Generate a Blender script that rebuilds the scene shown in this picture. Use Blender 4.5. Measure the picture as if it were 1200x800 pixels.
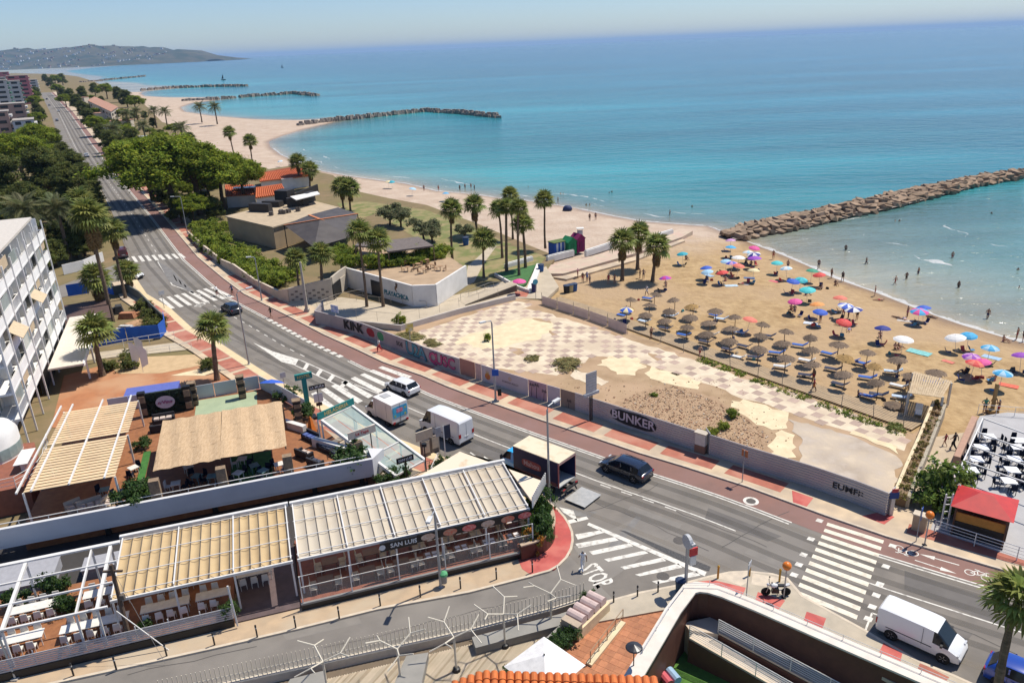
import bpy,bmesh,math,random
import numpy as np
from mathutils import Vector,Matrix
random.seed(7)
for o in list(bpy.data.objects):bpy.data.objects.remove(o)
SC=bpy.context.scene
COL=SC.collection
R=math.radians
# ---------------- camera ----------------
cam=bpy.data.cameras.new('camera');CAM=bpy.data.objects.new('camera',cam);COL.objects.link(CAM)
cam.sensor_width=36;cam.lens=27.0;cam.clip_start=.5;cam.clip_end=120000
_p,_r=R(21.07),R(2.386)
CAM.matrix_world=Matrix.Translation((0,0,35))@Matrix.Rotation(R(90)-_p,4,'X')@Matrix.Rotation(-_r,4,'Z')
SC.camera=CAM
# ---------------- sky and sun ----------------
SUN_EL,SUN_AZ=R(61),R(30)
W=bpy.data.worlds.new('World');SC.world=W;W.use_nodes=True
nt=W.node_tree;nt.nodes.clear()
sky=nt.nodes.new('ShaderNodeTexSky');sky.sky_type='NISHITA';sky.sun_disc=False
sky.sun_elevation=SUN_EL;sky.sun_rotation=R(90)-SUN_AZ;sky.altitude=0;sky.air_density=1.0;sky.dust_density=.3;sky.ozone_density=5
bg=nt.nodes.new('ShaderNodeBackground');bg.inputs[1].default_value=0.1
wo=nt.nodes.new('ShaderNodeOutputWorld')
tn=nt.nodes.new('ShaderNodeMix');tn.data_type='RGBA';tn.blend_type='MULTIPLY';tn.inputs[0].default_value=1;tn.inputs[7].default_value=(.88,.96,1.12,1)
nt.links.new(sky.outputs[0],tn.inputs[6]);nt.links.new(tn.outputs[2],bg.inputs[0]);nt.links.new(bg.outputs[0],wo.inputs[0])
sl=bpy.data.lights.new('sun','SUN');sl.energy=5.0;sl.angle=R(.53);sl.color=(1,.935,.83)
SUN=bpy.data.objects.new('sun',sl);COL.objects.link(SUN)
_d=Vector((math.cos(SUN_AZ)*math.cos(SUN_EL),math.sin(SUN_AZ)*math.cos(SUN_EL),math.sin(SUN_EL)))
SUN.rotation_euler=_d.to_track_quat('Z','Y').to_euler();SUN.location=(60,60,120)
vs=SC.view_settings;vs.view_transform='Standard';vs.look='None';vs.exposure=0.18;vs.gamma=1;vs.use_curve_mapping=False
SC.render.engine='CYCLES'
try:
 SC.cycles.use_denoising=True;SC.cycles.max_bounces=6;SC.cycles.transparent_max_bounces=8
 SC.cycles.volume_bounces=0;SC.cycles.diffuse_bounces=3;SC.cycles.glossy_bounces=3;SC.cycles.transmission_bounces=4
 SC.cycles.caustics_reflective=False;SC.cycles.caustics_refractive=False
except Exception:pass
# ---------------- helpers ----------------
_M={}
def M(name,c=None,c2=None,sc=3.0,rough=.75,metal=0.0,bump=0.0,bsc=None,detail=4,lo=.35,hi=.65,stretch=None,spec=.4,alpha=None,trans=0,c3=None,sc3=.3,rnd=0.0,vcol=False,thin=0.0):
 """procedural material, noise in world space between two colours; c3 adds large soft patches; rnd varies brightness per object"""
 if name in _M:return _M[name]
 m=bpy.data.materials.new(name);m.use_nodes=True;n=m.node_tree.nodes;l=m.node_tree.links;b=n['Principled BSDF']
 b.inputs['Roughness'].default_value=rough;b.inputs['Metallic'].default_value=metal
 b.inputs['Specular IOR Level'].default_value=spec
 if trans:b.inputs['Transmission Weight'].default_value=trans
 if alpha is not None:b.inputs['Alpha'].default_value=alpha
 m.diffuse_color=(*c,1)
 geo=n.new('ShaderNodeNewGeometry');co=geo.outputs['Position']
 if stretch:
  mp=n.new('ShaderNodeMapping');mp.inputs['Scale'].default_value=stretch[:3]
  if len(stretch)>3:mp.inputs['Rotation'].default_value=(0,0,stretch[3])
  l.new(co,mp.inputs[0]);co=mp.outputs[0]
 def noise(s,d=detail,rg=.55):
  t=n.new('ShaderNodeTexNoise');t.inputs['Scale'].default_value=s;t.inputs['Detail'].default_value=d;t.inputs['Roughness'].default_value=rg
  l.new(co,t.inputs['Vector']);return t.outputs[0]
 def ramp(x,a,z):
  r_=n.new('ShaderNodeMapRange');r_.inputs[1].default_value=a;r_.inputs[2].default_value=z;l.new(x,r_.inputs[0]);return r_.outputs[0]
 def mix(f,A,B,mode='MIX'):
  x=n.new('ShaderNodeMix');x.data_type='RGBA';x.blend_type=mode
  if hasattr(f,'links'):l.new(f,x.inputs[0])
  else:x.inputs[0].default_value=f
  for s,k in((A,6),(B,7)):
   if hasattr(s,'links'):l.new(s,x.inputs[k])
   else:x.inputs[k].default_value=(*s,1)
  return x.outputs[2]
 if c2 is None:c2=tuple(v*.86 for v in c)
 col=mix(ramp(noise(sc),lo,hi),c,c2)
 if c3:col=mix(ramp(noise(sc3,3),.45,.62),col,c3)
 if vcol:
  a=n.new('ShaderNodeAttribute');a.attribute_name='tint';col=mix(1.0,col,a.outputs['Color'],'MULTIPLY')
 if rnd:
  oi=n.new('ShaderNodeObjectInfo');mr=n.new('ShaderNodeMapRange');mr.inputs[3].default_value=1-rnd;mr.inputs[4].default_value=1+rnd
  l.new(oi.outputs['Random'],mr.inputs[0]);vm=n.new('ShaderNodeVectorMath');vm.operation='SCALE'
  l.new(col,vm.inputs[0]);l.new(mr.outputs[0],vm.inputs['Scale']);col=vm.outputs[0]
 l.new(col,b.inputs['Base Color'])
 if bump:
  bp=n.new('ShaderNodeBump');bp.inputs['Strength'].default_value=min(1,bump);bp.inputs['Distance'].default_value=.02 if bump<=1 else .02*bump
  l.new(noise(bsc or sc*4,3),bp.inputs['Height']);l.new(bp.outputs[0],b.inputs['Normal'])
 if vcol or thin:
  tr=n.new('ShaderNodeBsdfTranslucent');l.new(col,tr.inputs[0]);ms=n.new('ShaderNodeMixShader');ms.inputs[0].default_value=thin or .42
  l.new(b.outputs[0],ms.inputs[1]);l.new(tr.outputs[0],ms.inputs[2]);l.new(ms.outputs[0],n['Material Output'].inputs['Surface'])
 _M[name]=m;return m
class MB:
 """mesh builder"""
 def __init__(s):s.v=[];s.f=[];s.m=[]
 def add(s,vs,fs,mi=0):
  k=len(s.v);s.v.extend([tuple(p)for p in vs]);s.f.extend([tuple(i+k for i in f)for f in fs]);s.m.extend([mi]*len(fs));return s
 def box(s,c,d,rz=0,mi=0,top=(1,1)):
  hx,hy,hz=d[0]/2,d[1]/2,d[2]/2;cs,sn=math.cos(rz),math.sin(rz);vs=[]
  for z,tx,ty in((-hz,1,1),(hz,top[0],top[1])):
   for x,y in((-hx,-hy),(hx,-hy),(hx,hy),(-hx,hy)):
    x*=tx;y*=ty;vs.append((c[0]+x*cs-y*sn,c[1]+x*sn+y*cs,c[2]+z))
  return s.add(vs,[(3,2,1,0),(4,5,6,7),(0,1,5,4),(1,2,6,5),(2,3,7,6),(3,0,4,7)],mi)
 def beam(s,a,b,w,h,mi=0):
  a=Vector(a);b=Vector(b);d=(b-a).normalized();up=Vector((0,0,1))
  if abs(d.z)>.95:up=Vector((1,0,0))
  sd=d.cross(up).normalized();u=sd.cross(d)
  vs=[]
  for p in(a,b):
   for x,y in((-1,-1),(1,-1),(1,1),(-1,1)):vs.append(p+sd*(x*w/2)+u*(y*h/2))
  return s.add(vs,[(0,1,2,3),(7,6,5,4),(0,4,5,1),(1,5,6,2),(2,6,7,3),(3,7,4,0)],mi)
 def tube(s,pts,rs,n=6,mi=0,cap=True):
  pts=[Vector(p)for p in pts]
  if not isinstance(rs,(list,tuple)):rs=[rs]*len(pts)
  k=len(s.v);vs=[]
  for i,p in enumerate(pts):
   d=(pts[min(i+1,len(pts)-1)]-pts[max(i-1,0)]).normalized()
   a=d.cross(Vector((0,0,1))if abs(d.z)<.9 else Vector((1,0,0))).normalized();b=d.cross(a)
   for j in range(n):
    t=2*math.pi*j/n;vs.append(p+(a*math.cos(t)+b*math.sin(t))*rs[i])
  fs=[]
  for i in range(len(pts)-1):
   for j in range(n):fs.append((i*n+j,i*n+(j+1)%n,(i+1)*n+(j+1)%n,(i+1)*n+j))
  if cap:fs+=[tuple(range(n))[::-1],tuple((len(pts)-1)*n+j for j in range(n))]
  return s.add(vs,fs,mi)
 def prism(s,poly,z0,z1,mi=0,bottom=False):
  n=len(poly)
  A=sum(poly[i][0]*poly[(i+1)%n][1]-poly[(i+1)%n][0]*poly[i][1]for i in range(n))
  if A<0:poly=poly[::-1]
  zt=z1 if isinstance(z1,(list,tuple))else[z1]*n
  if A<0 and isinstance(z1,(list,tuple)):zt=list(zt)[::-1]
  vs=[(p[0],p[1],z0)for p in poly]+[(p[0],p[1],zt[i])for i,p in enumerate(poly)]
  fs=[tuple(range(n,2*n))]+[(i,(i+1)%n,n+(i+1)%n,n+i)for i in range(n)]
  if bottom:fs.append(tuple(range(n))[::-1])
  return s.add(vs,fs,mi)
 def sheet(s,poly,z,mi=0):
  n=len(poly)
  A=sum(poly[i][0]*poly[(i+1)%n][1]-poly[(i+1)%n][0]*poly[i][1]for i in range(n))
  if A<0:poly=poly[::-1]
  return s.add([(p[0],p[1],z)for p in poly],[tuple(range(n))],mi)
 def band(s,A,B,zA,zB=None,mi=0):
  zB=zA if zB is None else zB
  n=len(A);vs=[(p[0],p[1],zA)for p in A]+[(p[0],p[1],zB)for p in B]
  return s.add(vs,[(i,i+1,n+i+1,n+i)for i in range(n-1)],mi)
 def wall(s,line,z0,z1,t=.2,mi=0):
  """vertical wall of thickness t along a polyline; z1 number or list"""
  A=offs(line,t/2);B=offs(line,-t/2);n=len(line)
  zt=z1 if isinstance(z1,(list,tuple))else[z1]*n;zb=z0 if isinstance(z0,(list,tuple))else[z0]*n
  vs=[]
  for i in range(n):vs+=[(*A[i],zb[i]),(*A[i],zt[i]),(*B[i],zt[i]),(*B[i],zb[i])]
  fs=[]
  for i in range(n-1):
   a=4*i;b=a+4
   fs+=[(a,b,b+1,a+1),(a+1,b+1,b+2,a+2),(a+2,b+2,b+3,a+3),(a+3,b+3,b,a)]
  e=4*(n-1);fs+=[(0,1,2,3),(e+3,e+2,e+1,e)]
  return s.add(vs,fs,mi)
 def lathe(s,prof,n=10,c=(0,0,0),mi=0,sx=1,sy=1):
  vs=[];m=len(prof)
  for r,z in prof:
   for j in range(n):
    t=2*math.pi*j/n;vs.append((c[0]+r*sx*math.cos(t),c[1]+r*sy*math.sin(t),c[2]+z))
  fs=[(i*n+j,i*n+(j+1)%n,(i+1)*n+(j+1)%n,(i+1)*n+j)for i in range(m-1)for j in range(n)]
  if prof[0][0]>1e-4:fs.append(tuple(range(n))[::-1])
  if prof[-1][0]>1e-4:fs.append(tuple((m-1)*n+j for j in range(n)))
  return s.add(vs,fs,mi)
 def ball(s,c,r,n=8,mi=0,sz=1):
  k=max(3,n//2);return s.lathe([(r*math.sin(math.pi*i/k)if 0<i<k else 1e-5,-r*sz*math.cos(math.pi*i/k))for i in range(k+1)],n,c,mi)
 def mesh(s,name,mats):
  me=bpy.data.meshes.new(name);me.from_pydata([tuple(p)for p in s.v],[],s.f)
  for m in(mats if isinstance(mats,(list,tuple))else[mats]):me.materials.append(m)
  if any(s.m):me.polygons.foreach_set('material_index',s.m)
  return me
 def build(s,name,mats,parent=None,loc=(0,0,0),rz=0,smooth=False):
  me=s.mesh(name,mats)
  if smooth:
   me.polygons.foreach_set('use_smooth',[True]*len(me.polygons))
   if smooth is not True:me.set_sharp_from_angle(angle=R(smooth))
  return link(name,me,parent,loc,rz)
def link(name,me,parent=None,loc=(0,0,0),rz=0,sc=None):
 o=bpy.data.objects.new(name,me);COL.objects.link(o);o.location=loc
 if rz:o.rotation_euler=(0,0,rz)
 if sc:o.scale=sc if isinstance(sc,(list,tuple))else(sc,sc,sc)
 if parent:o.parent=parent
 return o
def tag(o,label,cat,group=None):
 o['label']=label;o['category']=cat
 if group:o['group']=group
 return o
def struct(o,kind='structure'):o['kind']=kind;return o
def thing(name,label,cat,loc=(0,0,0),rz=0,group=None,sc=None):
 if len(loc)==2:loc=(*loc,0)
 return tag(link(name,None,None,loc,rz,sc),label,cat,group)
def dup(root,loc,rz=0,label=None,group=None,sc=None):
 def cp(o,par):
  c=o.copy();COL.objects.link(c);c.parent=par
  for ch in o.children:cp(ch,c)
  return c
 r=cp(root,None)
 r.location=loc if len(loc)==3 else(*loc,0);r.rotation_euler=(0,0,rz)
 if sc:r.scale=sc if isinstance(sc,(list,tuple))else(sc,sc,sc)
 if label:r['label']=label
 if group:r['group']=group
 return r
def bias(o,root):
 """mesh made in world coordinates, hung under a thing: keep its world place"""
 o.parent=root;o.matrix_parent_inverse=(Matrix.Translation(root.location)@Matrix.Rotation(root.rotation_euler[2],4,'Z')).inverted();return o
def offs(line,d):
 """offset a polyline to its left by d"""
 out=[];n=len(line)
 for i in range(n):
  a=Vector(line[max(i-1,0)][:2]);p=Vector(line[i][:2]);b=Vector(line[min(i+1,n-1)][:2])
  u=(p-a).normalized()if i else(b-p).normalized();w=(b-p).normalized()if i<n-1 else u
  nn=Vector((-u.y-w.y,u.x+w.x));nn.normalize();k=max(.4,nn.dot(Vector((-u.y,u.x))))
  q=p+nn*(d/k);out.append((q.x,q.y))
 return out
def arc(line):
 s=[0]
 for a,b in zip(line[:-1],line[1:]):s.append(s[-1]+math.dist(a[:2],b[:2]))
 return s
def at(line,t,S=None):
 S=S or arc(line);t=max(0,min(S[-1],t))
 for i in range(len(line)-1):
  if t<=S[i+1]or i==len(line)-2:
   k=(t-S[i])/(S[i+1]-S[i]);return(line[i][0]+(line[i+1][0]-line[i][0])*k,line[i][1]+(line[i+1][1]-line[i][1])*k)
def cut(line,a,b,step=3):
 S=arc(line);n=max(1,int((b-a)/step));return[at(line,a+(b-a)*i/n,S)for i in range(n+1)]
def proj(line,p):
 """arc position of the point of the line nearest p"""
 S=arc(line);best=(1e9,0)
 for i in range(len(line)-1):
  a=Vector(line[i][:2]);b=Vector(line[i+1][:2]);d=b-a;t=max(0,min(1,(Vector(p[:2])-a).dot(d)/d.length_squared));q=a+d*t
  e=(q-Vector(p[:2])).length
  if e<best[0]:best=(e,S[i]+d.length*t)
 return best[1]
def ang(a,b):return math.atan2(b[1]-a[1],b[0]-a[0])
def lerp(a,b,t):return tuple(x+(y-x)*t for x,y in zip(a,b))
def text_mesh(s,size=1,ext=.0,align='CENTER',xs=1):
 cu=bpy.data.curves.new('lettering','FONT');cu.body=s;cu.size=size;cu.extrude=ext;cu.align_x=align;cu.align_y='CENTER';cu.resolution_u=2;cu.offset=.022*size
 o=bpy.data.objects.new('lettering',cu);COL.objects.link(o);bpy.context.view_layer.update()
 me=bpy.data.meshes.new_from_object(o.evaluated_get(bpy.context.evaluated_depsgraph_get()));bpy.data.objects.remove(o)
 if xs!=1:
  for v in me.vertices:v.co.x*=xs
 return me
def lettering(s,size,mat,parent,mtx,ext=.004,name='lettering',xs=1):
 me=text_mesh(s,size,ext,xs=xs);me.materials.clear();me.materials.append(mat)
 o=link(name,me);o.matrix_world=mtx
 if parent:
  o.parent=parent;o.matrix_parent_inverse=(Matrix.Translation(parent.location)@Matrix.Rotation(parent.rotation_euler[2],4,'Z')).inverted()
  o.matrix_basis=mtx
 return o
def facing(p,right,up=(0,0,1)):
 """matrix with x along right, y along up, at p"""
 x=Vector(right).normalized();y=Vector(up);y=(y-x*y.dot(x)).normalized();z=x.cross(y)
 m=Matrix((x,y,z)).transposed().to_4x4();m.translation=Vector(p);return m
SEA_Z=-1.3;SAND_Z=-0.6
def seg_dist(px,py,line):
 b=1e9
 for(ax,ay),(bx,by)in zip(line[:-1],line[1:]):
  dx=bx-ax;dy=by-ay
  t=((px-ax)*dx+(py-ay)*dy)/(dx*dx+dy*dy);t=0 if t<0 else 1 if t>1 else t
  d=math.hypot(px-ax-t*dx,py-ay-t*dy)
  if d<b:b=d
 return b
def inside(px,py,poly):
 r=False;j=len(poly)-1
 for i in range(len(poly)):
  xi,yi=poly[i];xj,yj=poly[j]
  if(yi>py)!=(yj>py)and px<(xj-xi)*(py-yi)/(yj-yi)+xi:r=not r
  j=i
 return r
def beach_z(x,y):
 d=seg_dist(x,y,SHORE)
 if not inside(x,y,LAND):return max(-3.2,SEA_Z-0.055*d)
 return SEA_Z+(SAND_Z-SEA_Z)*min(1,d/13)
# ---------------- coast line, metres ----------------
SHORE=[(300,-420),(300,-150),(130,20),(84,62)]+[(62.4,86.42),(60.53,89.91),(58.63,93.65),(56.39,100.22),(54.21,108.45),(51.14,116.57),(50.1,122.77),(48.11,131.49),(45.84,138.74),(44.59,143.68)]+[(42.11,152.97),(41.37,155.48),(34.59,159.23),(28.57,162.93),(22.57,170.39),(16.33,179.45),(11.66,184.61),(3.63,193),(-1.74,196.53),(-9.68,204.44),(-18.75,210.42),(-29.1,225.51),(-36.21,231.85),(-49.62,245.06),(-61.24,258.86),(-74.14,282.66),(-86.2,304.92),(-99.24,336.27),(-105.88,357.35),(-105.63,378.19),(-102.81,408.92),(-94.36,447.7),(-104.09,471.06),(-119.94,470.02),(-150.99,490.05),(-192.75,534.87),(-233.11,591.27),(-257.76,646.73),(-269.89,702.97),(-261.2,742.7),(-291.21,793.56),(-336.74,823.58),(-386.42,878.31),(-423.19,951.95),(-450.41,1026.68),(-426.85,1091.8),(-500.2,1200.59),(-557.41,1262.53),(-623.5,1394.17),(-715.16,1529.19),(-790.41,1618.65),(-928.12,1883.31),(-1078.67,2205.76),(-1337.25,2636.65),(-1691.67,3239.5),(-2292.78,4318.78),(-3047.94,6158.72),(-3815.79,8424.36),(-3691.2,9089.2),(-3545.3,9867.76),(-4645.79,12643.53)]
LAND=SHORE+[(-9000,15000),(-30000,15000),(-30000,-420)]
BACK=[(52.38,48.82),(47.96,58.34),(45.74,64.77),(42.34,62.82),(38.42,62),(37.09,62.61),(24.75,78.92),(5.19,106.14),(3.55,108.39),(6.11,122.29),(8.45,131.82),(3.95,140.69),(-6.2,161.14),(-19.15,184.54),(-29.93,195.85),(-42.51,211.28),(-52.86,239.26),(-72.44,264.67),(-77.93,258.49),(-91.06,278.3),(-109.23,307.16),(-132.23,342.64),(-173.54,433.73),(-205.39,483.05),(-338.66,758.91),(-429.41,933.08),(-564.3,1176.85),(-679.41,1383.53),(-887.75,1763.49),(-1172.79,2273.2),(-1627.1,3024.77)]
def shore_dist(P):
 """numpy: signed distance to the coast, positive on land"""
 P=np.asarray(P,float);best=np.full(len(P),1e18);A=np.array(SHORE)
 for a,b in zip(A[:-1],A[1:]):
  d=b-a;t=np.clip(((P-a)@d)/(d@d),0,1);e=P-a-t[:,None]*d;best=np.minimum(best,(e*e).sum(1))
 L=np.array(LAND);ins=np.zeros(len(P),bool);j=len(L)-1
 for i in range(len(L)):
  xi,yi=L[i];xj,yj=L[j]
  with np.errstate(divide='ignore',invalid='ignore'):
   c=((yi>P[:,1])!=(yj>P[:,1]))&(P[:,0]<(xj-xi)*(P[:,1]-yi)/(yj-yi)+xi)
  ins^=c;j=i
 return np.sqrt(best)*np.where(ins,1,-1)
def grid_mesh(name,xs,ys,zf,keep,mat,attr=None,mod=None):
 X,Y=np.meshgrid(xs,ys);P=np.stack([X.ravel(),Y.ravel()],1);d=shore_dist(P);z=zf(P,d);k=keep(P,d).reshape(X.shape)
 nx=len(xs);ny=len(ys);idx=np.arange(nx*ny).reshape(ny,nx)
 q=np.stack([idx[:-1,:-1],idx[:-1,1:],idx[1:,1:],idx[1:,:-1]],-1).reshape(-1,4)
 kk=(k[:-1,:-1]|k[:-1,1:]|k[1:,1:]|k[1:,:-1]).ravel();q=q[kk]
 used=np.unique(q);rm=np.full(nx*ny,-1);rm[used]=np.arange(len(used))
 me=bpy.data.meshes.new(name);me.from_pydata(np.column_stack([P,z])[used].tolist(),[],rm[q].tolist());me.materials.append(mat)
 me.polygons.foreach_set('use_smooth',[True]*len(me.polygons))
 if attr:
  a=me.attributes.new(attr,'FLOAT','POINT');a.data.foreach_set('value',(mod(P,d)if mod else d)[used].astype(np.float32))
 return struct(link(name,me))
# ---------------- sand ----------------
def sand_material():
 m=M('sand',(.44,.31,.165),(.32,.215,.11),sc=.8,rough=.95,bump=9,bsc=1.3,detail=8,spec=.1,c3=(.39,.275,.165),sc3=.05)
 n=m.node_tree.nodes;l=m.node_tree.links;b=n['Principled BSDF']
 at_=n.new('ShaderNodeAttribute');at_.attribute_name='shore'
 geo=n.new('ShaderNodeNewGeometry');no=n.new('ShaderNodeTexNoise');no.inputs['Scale'].default_value=.25;no.inputs['Detail'].default_value=6;l.new(geo.outputs['Position'],no.inputs['Vector'])
 ad=n.new('ShaderNodeMath');ad.operation='MULTIPLY_ADD';ad.inputs[1].default_value=4;l.new(no.outputs[0],ad.inputs[0]);l.new(at_.outputs['Fac'],ad.inputs[2])
 mr=n.new('ShaderNodeMapRange');mr.inputs[1].default_value=2.6;mr.inputs[2].default_value=5.2;l.new(ad.outputs[0],mr.inputs[0])
 old=b.inputs['Base Color'].links[0].from_socket
 mx=n.new('ShaderNodeMix');mx.data_type='RGBA';mx.inputs[6].default_value=(.25,.165,.095,1);l.new(mr.outputs[0],mx.inputs[0]);l.new(old,mx.inputs[7])
 sx=n.new('ShaderNodeSeparateXYZ');l.new(geo.outputs['Position'],sx.inputs[0])
 lin=n.new('ShaderNodeMath');lin.operation='MULTIPLY_ADD';lin.inputs[1].default_value=-.62;l.new(sx.outputs[0],lin.inputs[0]);l.new(sx.outputs[1],lin.inputs[2])
 nz=n.new('ShaderNodeMath');nz.operation='MULTIPLY_ADD';nz.inputs[1].default_value=14;l.new(no.outputs[0],nz.inputs[0]);l.new(lin.outputs[0],nz.inputs[2])
 pr=n.new('ShaderNodeMapRange');pr.inputs[1].default_value=117;pr.inputs[2].default_value=131;l.new(nz.outputs[0],pr.inputs[0])
 n2=n.new('ShaderNodeTexNoise');n2.inputs['Scale'].default_value=.16;n2.inputs['Detail'].default_value=9;n2.inputs['Roughness'].default_value=.75;l.new(geo.outputs['Position'],n2.inputs['Vector'])
 pc=n.new('ShaderNodeValToRGB');pc.color_ramp.elements[0].position=.36;pc.color_ramp.elements[0].color=(.40,.30,.225,1);pc.color_ramp.elements[1].position=.64;pc.color_ramp.elements[1].color=(.50,.405,.315,1);l.new(n2.outputs[0],pc.inputs[0])
 pm=n.new('ShaderNodeMix');pm.data_type='RGBA';l.new(mr.outputs[0],pm.inputs[0]);pm.inputs[6].default_value=(.30,.22,.16,1);l.new(pc.outputs[0],pm.inputs[7])
 fm=n.new('ShaderNodeMix');fm.data_type='RGBA';l.new(pr.outputs[0],fm.inputs[0]);l.new(mx.outputs[2],fm.inputs[6]);l.new(pm.outputs[2],fm.inputs[7])
 l.new(fm.outputs[2],b.inputs['Base Color'])
 rr=n.new('ShaderNodeMapRange');rr.inputs[1].default_value=2.2;rr.inputs[2].default_value=4.5;rr.inputs[3].default_value=.35;rr.inputs[4].default_value=.95;l.new(ad.outputs[0],rr.inputs[0]);l.new(rr.outputs[0],b.inputs['Roughness'])
 return m
MSAND=sand_material()
def sand_z(P,d):
 z=np.where(d>0,SEA_Z+(SAND_Z-SEA_Z)*np.minimum(1,d/13),np.maximum(-3.2,SEA_Z+.055*d))
 un=.05*np.sin(P[:,0]*.9+1.3*np.sin(P[:,1]*.5))*np.sin(P[:,1]*1.1+np.cos(P[:,0]*.37))
 return z+np.where(d>10,un*.7,0)
grid_mesh('beach',np.arange(-60,141,1.6),np.arange(40,262,1.6),sand_z,lambda P,d:(d<62)&(d>-22),MSAND,'shore')
grid_mesh('beach',np.concatenate([np.arange(-460,-60.01,6),[-59.2]]),np.arange(150,1000,6),sand_z,lambda P,d:(d<75)&(d>-25),MSAND,'shore')
grid_mesh('beach',np.arange(-59.4,20,5),np.arange(260,560,5),sand_z,lambda P,d:(d<60)&(d>-25),MSAND,'shore')
# ---------------- sea ----------------
def sea_material():
 m=bpy.data.materials.new('sea_water');m.use_nodes=True;n=m.node_tree.nodes;l=m.node_tree.links;b=n['Principled BSDF']
 b.inputs['Roughness'].default_value=.16;b.inputs['IOR'].default_value=1.33;b.inputs['Specular IOR Level'].default_value=.5
 A=n.new('ShaderNodeAttribute');A.attribute_name='shore';geo=n.new('ShaderNodeNewGeometry')
 dist=n.new('ShaderNodeMath');dist.operation='MULTIPLY';dist.inputs[1].default_value=-1;l.new(A.outputs['Fac'],dist.inputs[0])
 def noise(s,det,st=(1,1,1),rz=0,rough=.55):
  mp=n.new('ShaderNodeMapping');mp.inputs['Scale'].default_value=st;mp.inputs['Rotation'].default_value=(0,0,rz);l.new(geo.outputs['Position'],mp.inputs[0])
  t=n.new('ShaderNodeTexNoise');t.inputs['Scale'].default_value=s;t.inputs['Detail'].default_value=det;t.inputs['Roughness'].default_value=rough;l.new(mp.outputs[0],t.inputs['Vector']);return t.outputs[0]
 def mth(op,a,c=None,d=None):
  x=n.new('ShaderNodeMath');x.operation=op
  for i,s in enumerate((a,c,d)):
   if s is None:continue
   if hasattr(s,'links'):l.new(s,x.inputs[i])
   else:x.inputs[i].default_value=s
  return x.outputs[0]
 big=noise(.012,5,(1,2.2,1),-.35)
 lg=mth('LOGARITHM',mth('MAXIMUM',mth('MULTIPLY',dist.outputs[0],mth('MULTIPLY_ADD',big,1.2,.4)),.5),10.0)
 mr=n.new('ShaderNodeMapRange');mr.inputs[1].default_value=0;mr.inputs[2].default_value=3.6;l.new(lg,mr.inputs[0])
 cr=n.new('ShaderNodeValToRGB');E=cr.color_ramp.elements
 stops=[(0,(.33,.29,.205)),(.13,(.235,.245,.19)),(.27,(.125,.225,.205)),(.40,(.045,.240,.245)),(.52,(.022,.200,.225)),(.66,(.012,.140,.185)),(.80,(.008,.095,.152)),(1,(.007,.072,.128))]
 E[0].position,E[0].color=stops[0][0],(*stops[0][1],1);E[1].position,E[1].color=1,(*stops[-1][1],1)
 for p,c in stops[1:-1]:e=E.new(p);e.color=(*c,1)
 l.new(mr.outputs[0],cr.inputs[0])
 st=noise(.0022,8,(1,5.5,1),-.10,.65);sm=n.new('ShaderNodeMapRange');sm.inputs[1].default_value=.42;sm.inputs[2].default_value=.62;sm.inputs[3].default_value=.72;sm.inputs[4].default_value=1.3;l.new(st,sm.inputs[0])
 vm=n.new('ShaderNodeVectorMath');vm.operation='SCALE';l.new(cr.outputs[0],vm.inputs[0]);l.new(sm.outputs[0],vm.inputs['Scale'])
 fn=noise(.45,6,rough=.7);wob=mth('MULTIPLY_ADD',noise(.07,3),9,dist.outputs[0])
 edge=mth('LESS_THAN',mth('ADD',dist.outputs[0],mth('MULTIPLY',fn,2.4)),1.75)
 br1=mth('LESS_THAN',mth('ABSOLUTE',mth('SUBTRACT',wob,15.5)),mth('MULTIPLY',mth('SUBTRACT',noise(.06,2),.53),2.4))
 br2=mth('LESS_THAN',mth('ABSOLUTE',mth('SUBTRACT',wob,10.5)),mth('MULTIPLY',mth('SUBTRACT',noise(.08,2,rz=1),.52),2.2))
 fo=mth('MAXIMUM',edge,mth('MULTIPLY',mth('MAXIMUM',br1,br2),mth('GREATER_THAN',fn,.44)))
 mx=n.new('ShaderNodeMix');mx.data_type='RGBA';sp=n.new('ShaderNodeSeparateXYZ');l.new(geo.outputs['Position'],sp.inputs[0]);l.new(mth('MULTIPLY',mth('MULTIPLY',fo,.8),mth('LESS_THAN',sp.outputs[1],330)),mx.inputs[0]);l.new(vm.outputs[0],mx.inputs[6]);mx.inputs[7].default_value=(.62,.60,.55,1)
 l.new(mx.outputs[2],b.inputs['Base Color'])
 w1=noise(.5,5,(1,2.0,1),.5);w2=noise(.12,4,(1,2.4,1),.45);hh=mth('ADD',mth('MULTIPLY',w1,.35),mth('MULTIPLY',w2,1.2))
 bp=n.new('ShaderNodeBump');bp.inputs['Strength'].default_value=.75;bp.inputs['Distance'].default_value=1.0;l.new(hh,bp.inputs['Height']);l.new(bp.outputs[0],b.inputs['Normal'])
 return m
def gs(a,b,first,k):
 o=[a];s=first
 while o[-1]<b:o.append(o[-1]+s);s*=k
 return o
sx_=np.array([-v for v in gs(130,60000,8,1.16)][::-1]+list(np.arange(-126,160,4))+gs(160,60000,6,1.16))
sy_=np.array([-400,-200,-80,0]+list(np.arange(30,330,4))+gs(330,60000,6,1.045))
MSEA=sea_material()
def near_bay(P,d):
 t=(P[:,1]-146)-(P[:,0]-42)*.56;w=np.clip(.5-t/16,0,1)*np.clip((P[:,0]-25)/12,0,1)
 return np.where(d<0,d*(1-w*.72*np.clip(-d/7-.1,0,1)),d)
grid_mesh('sea',sx_,sy_,lambda P,d:np.full(len(P),SEA_Z),lambda P,d:d<40,MSEA,'shore',near_bay)
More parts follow.
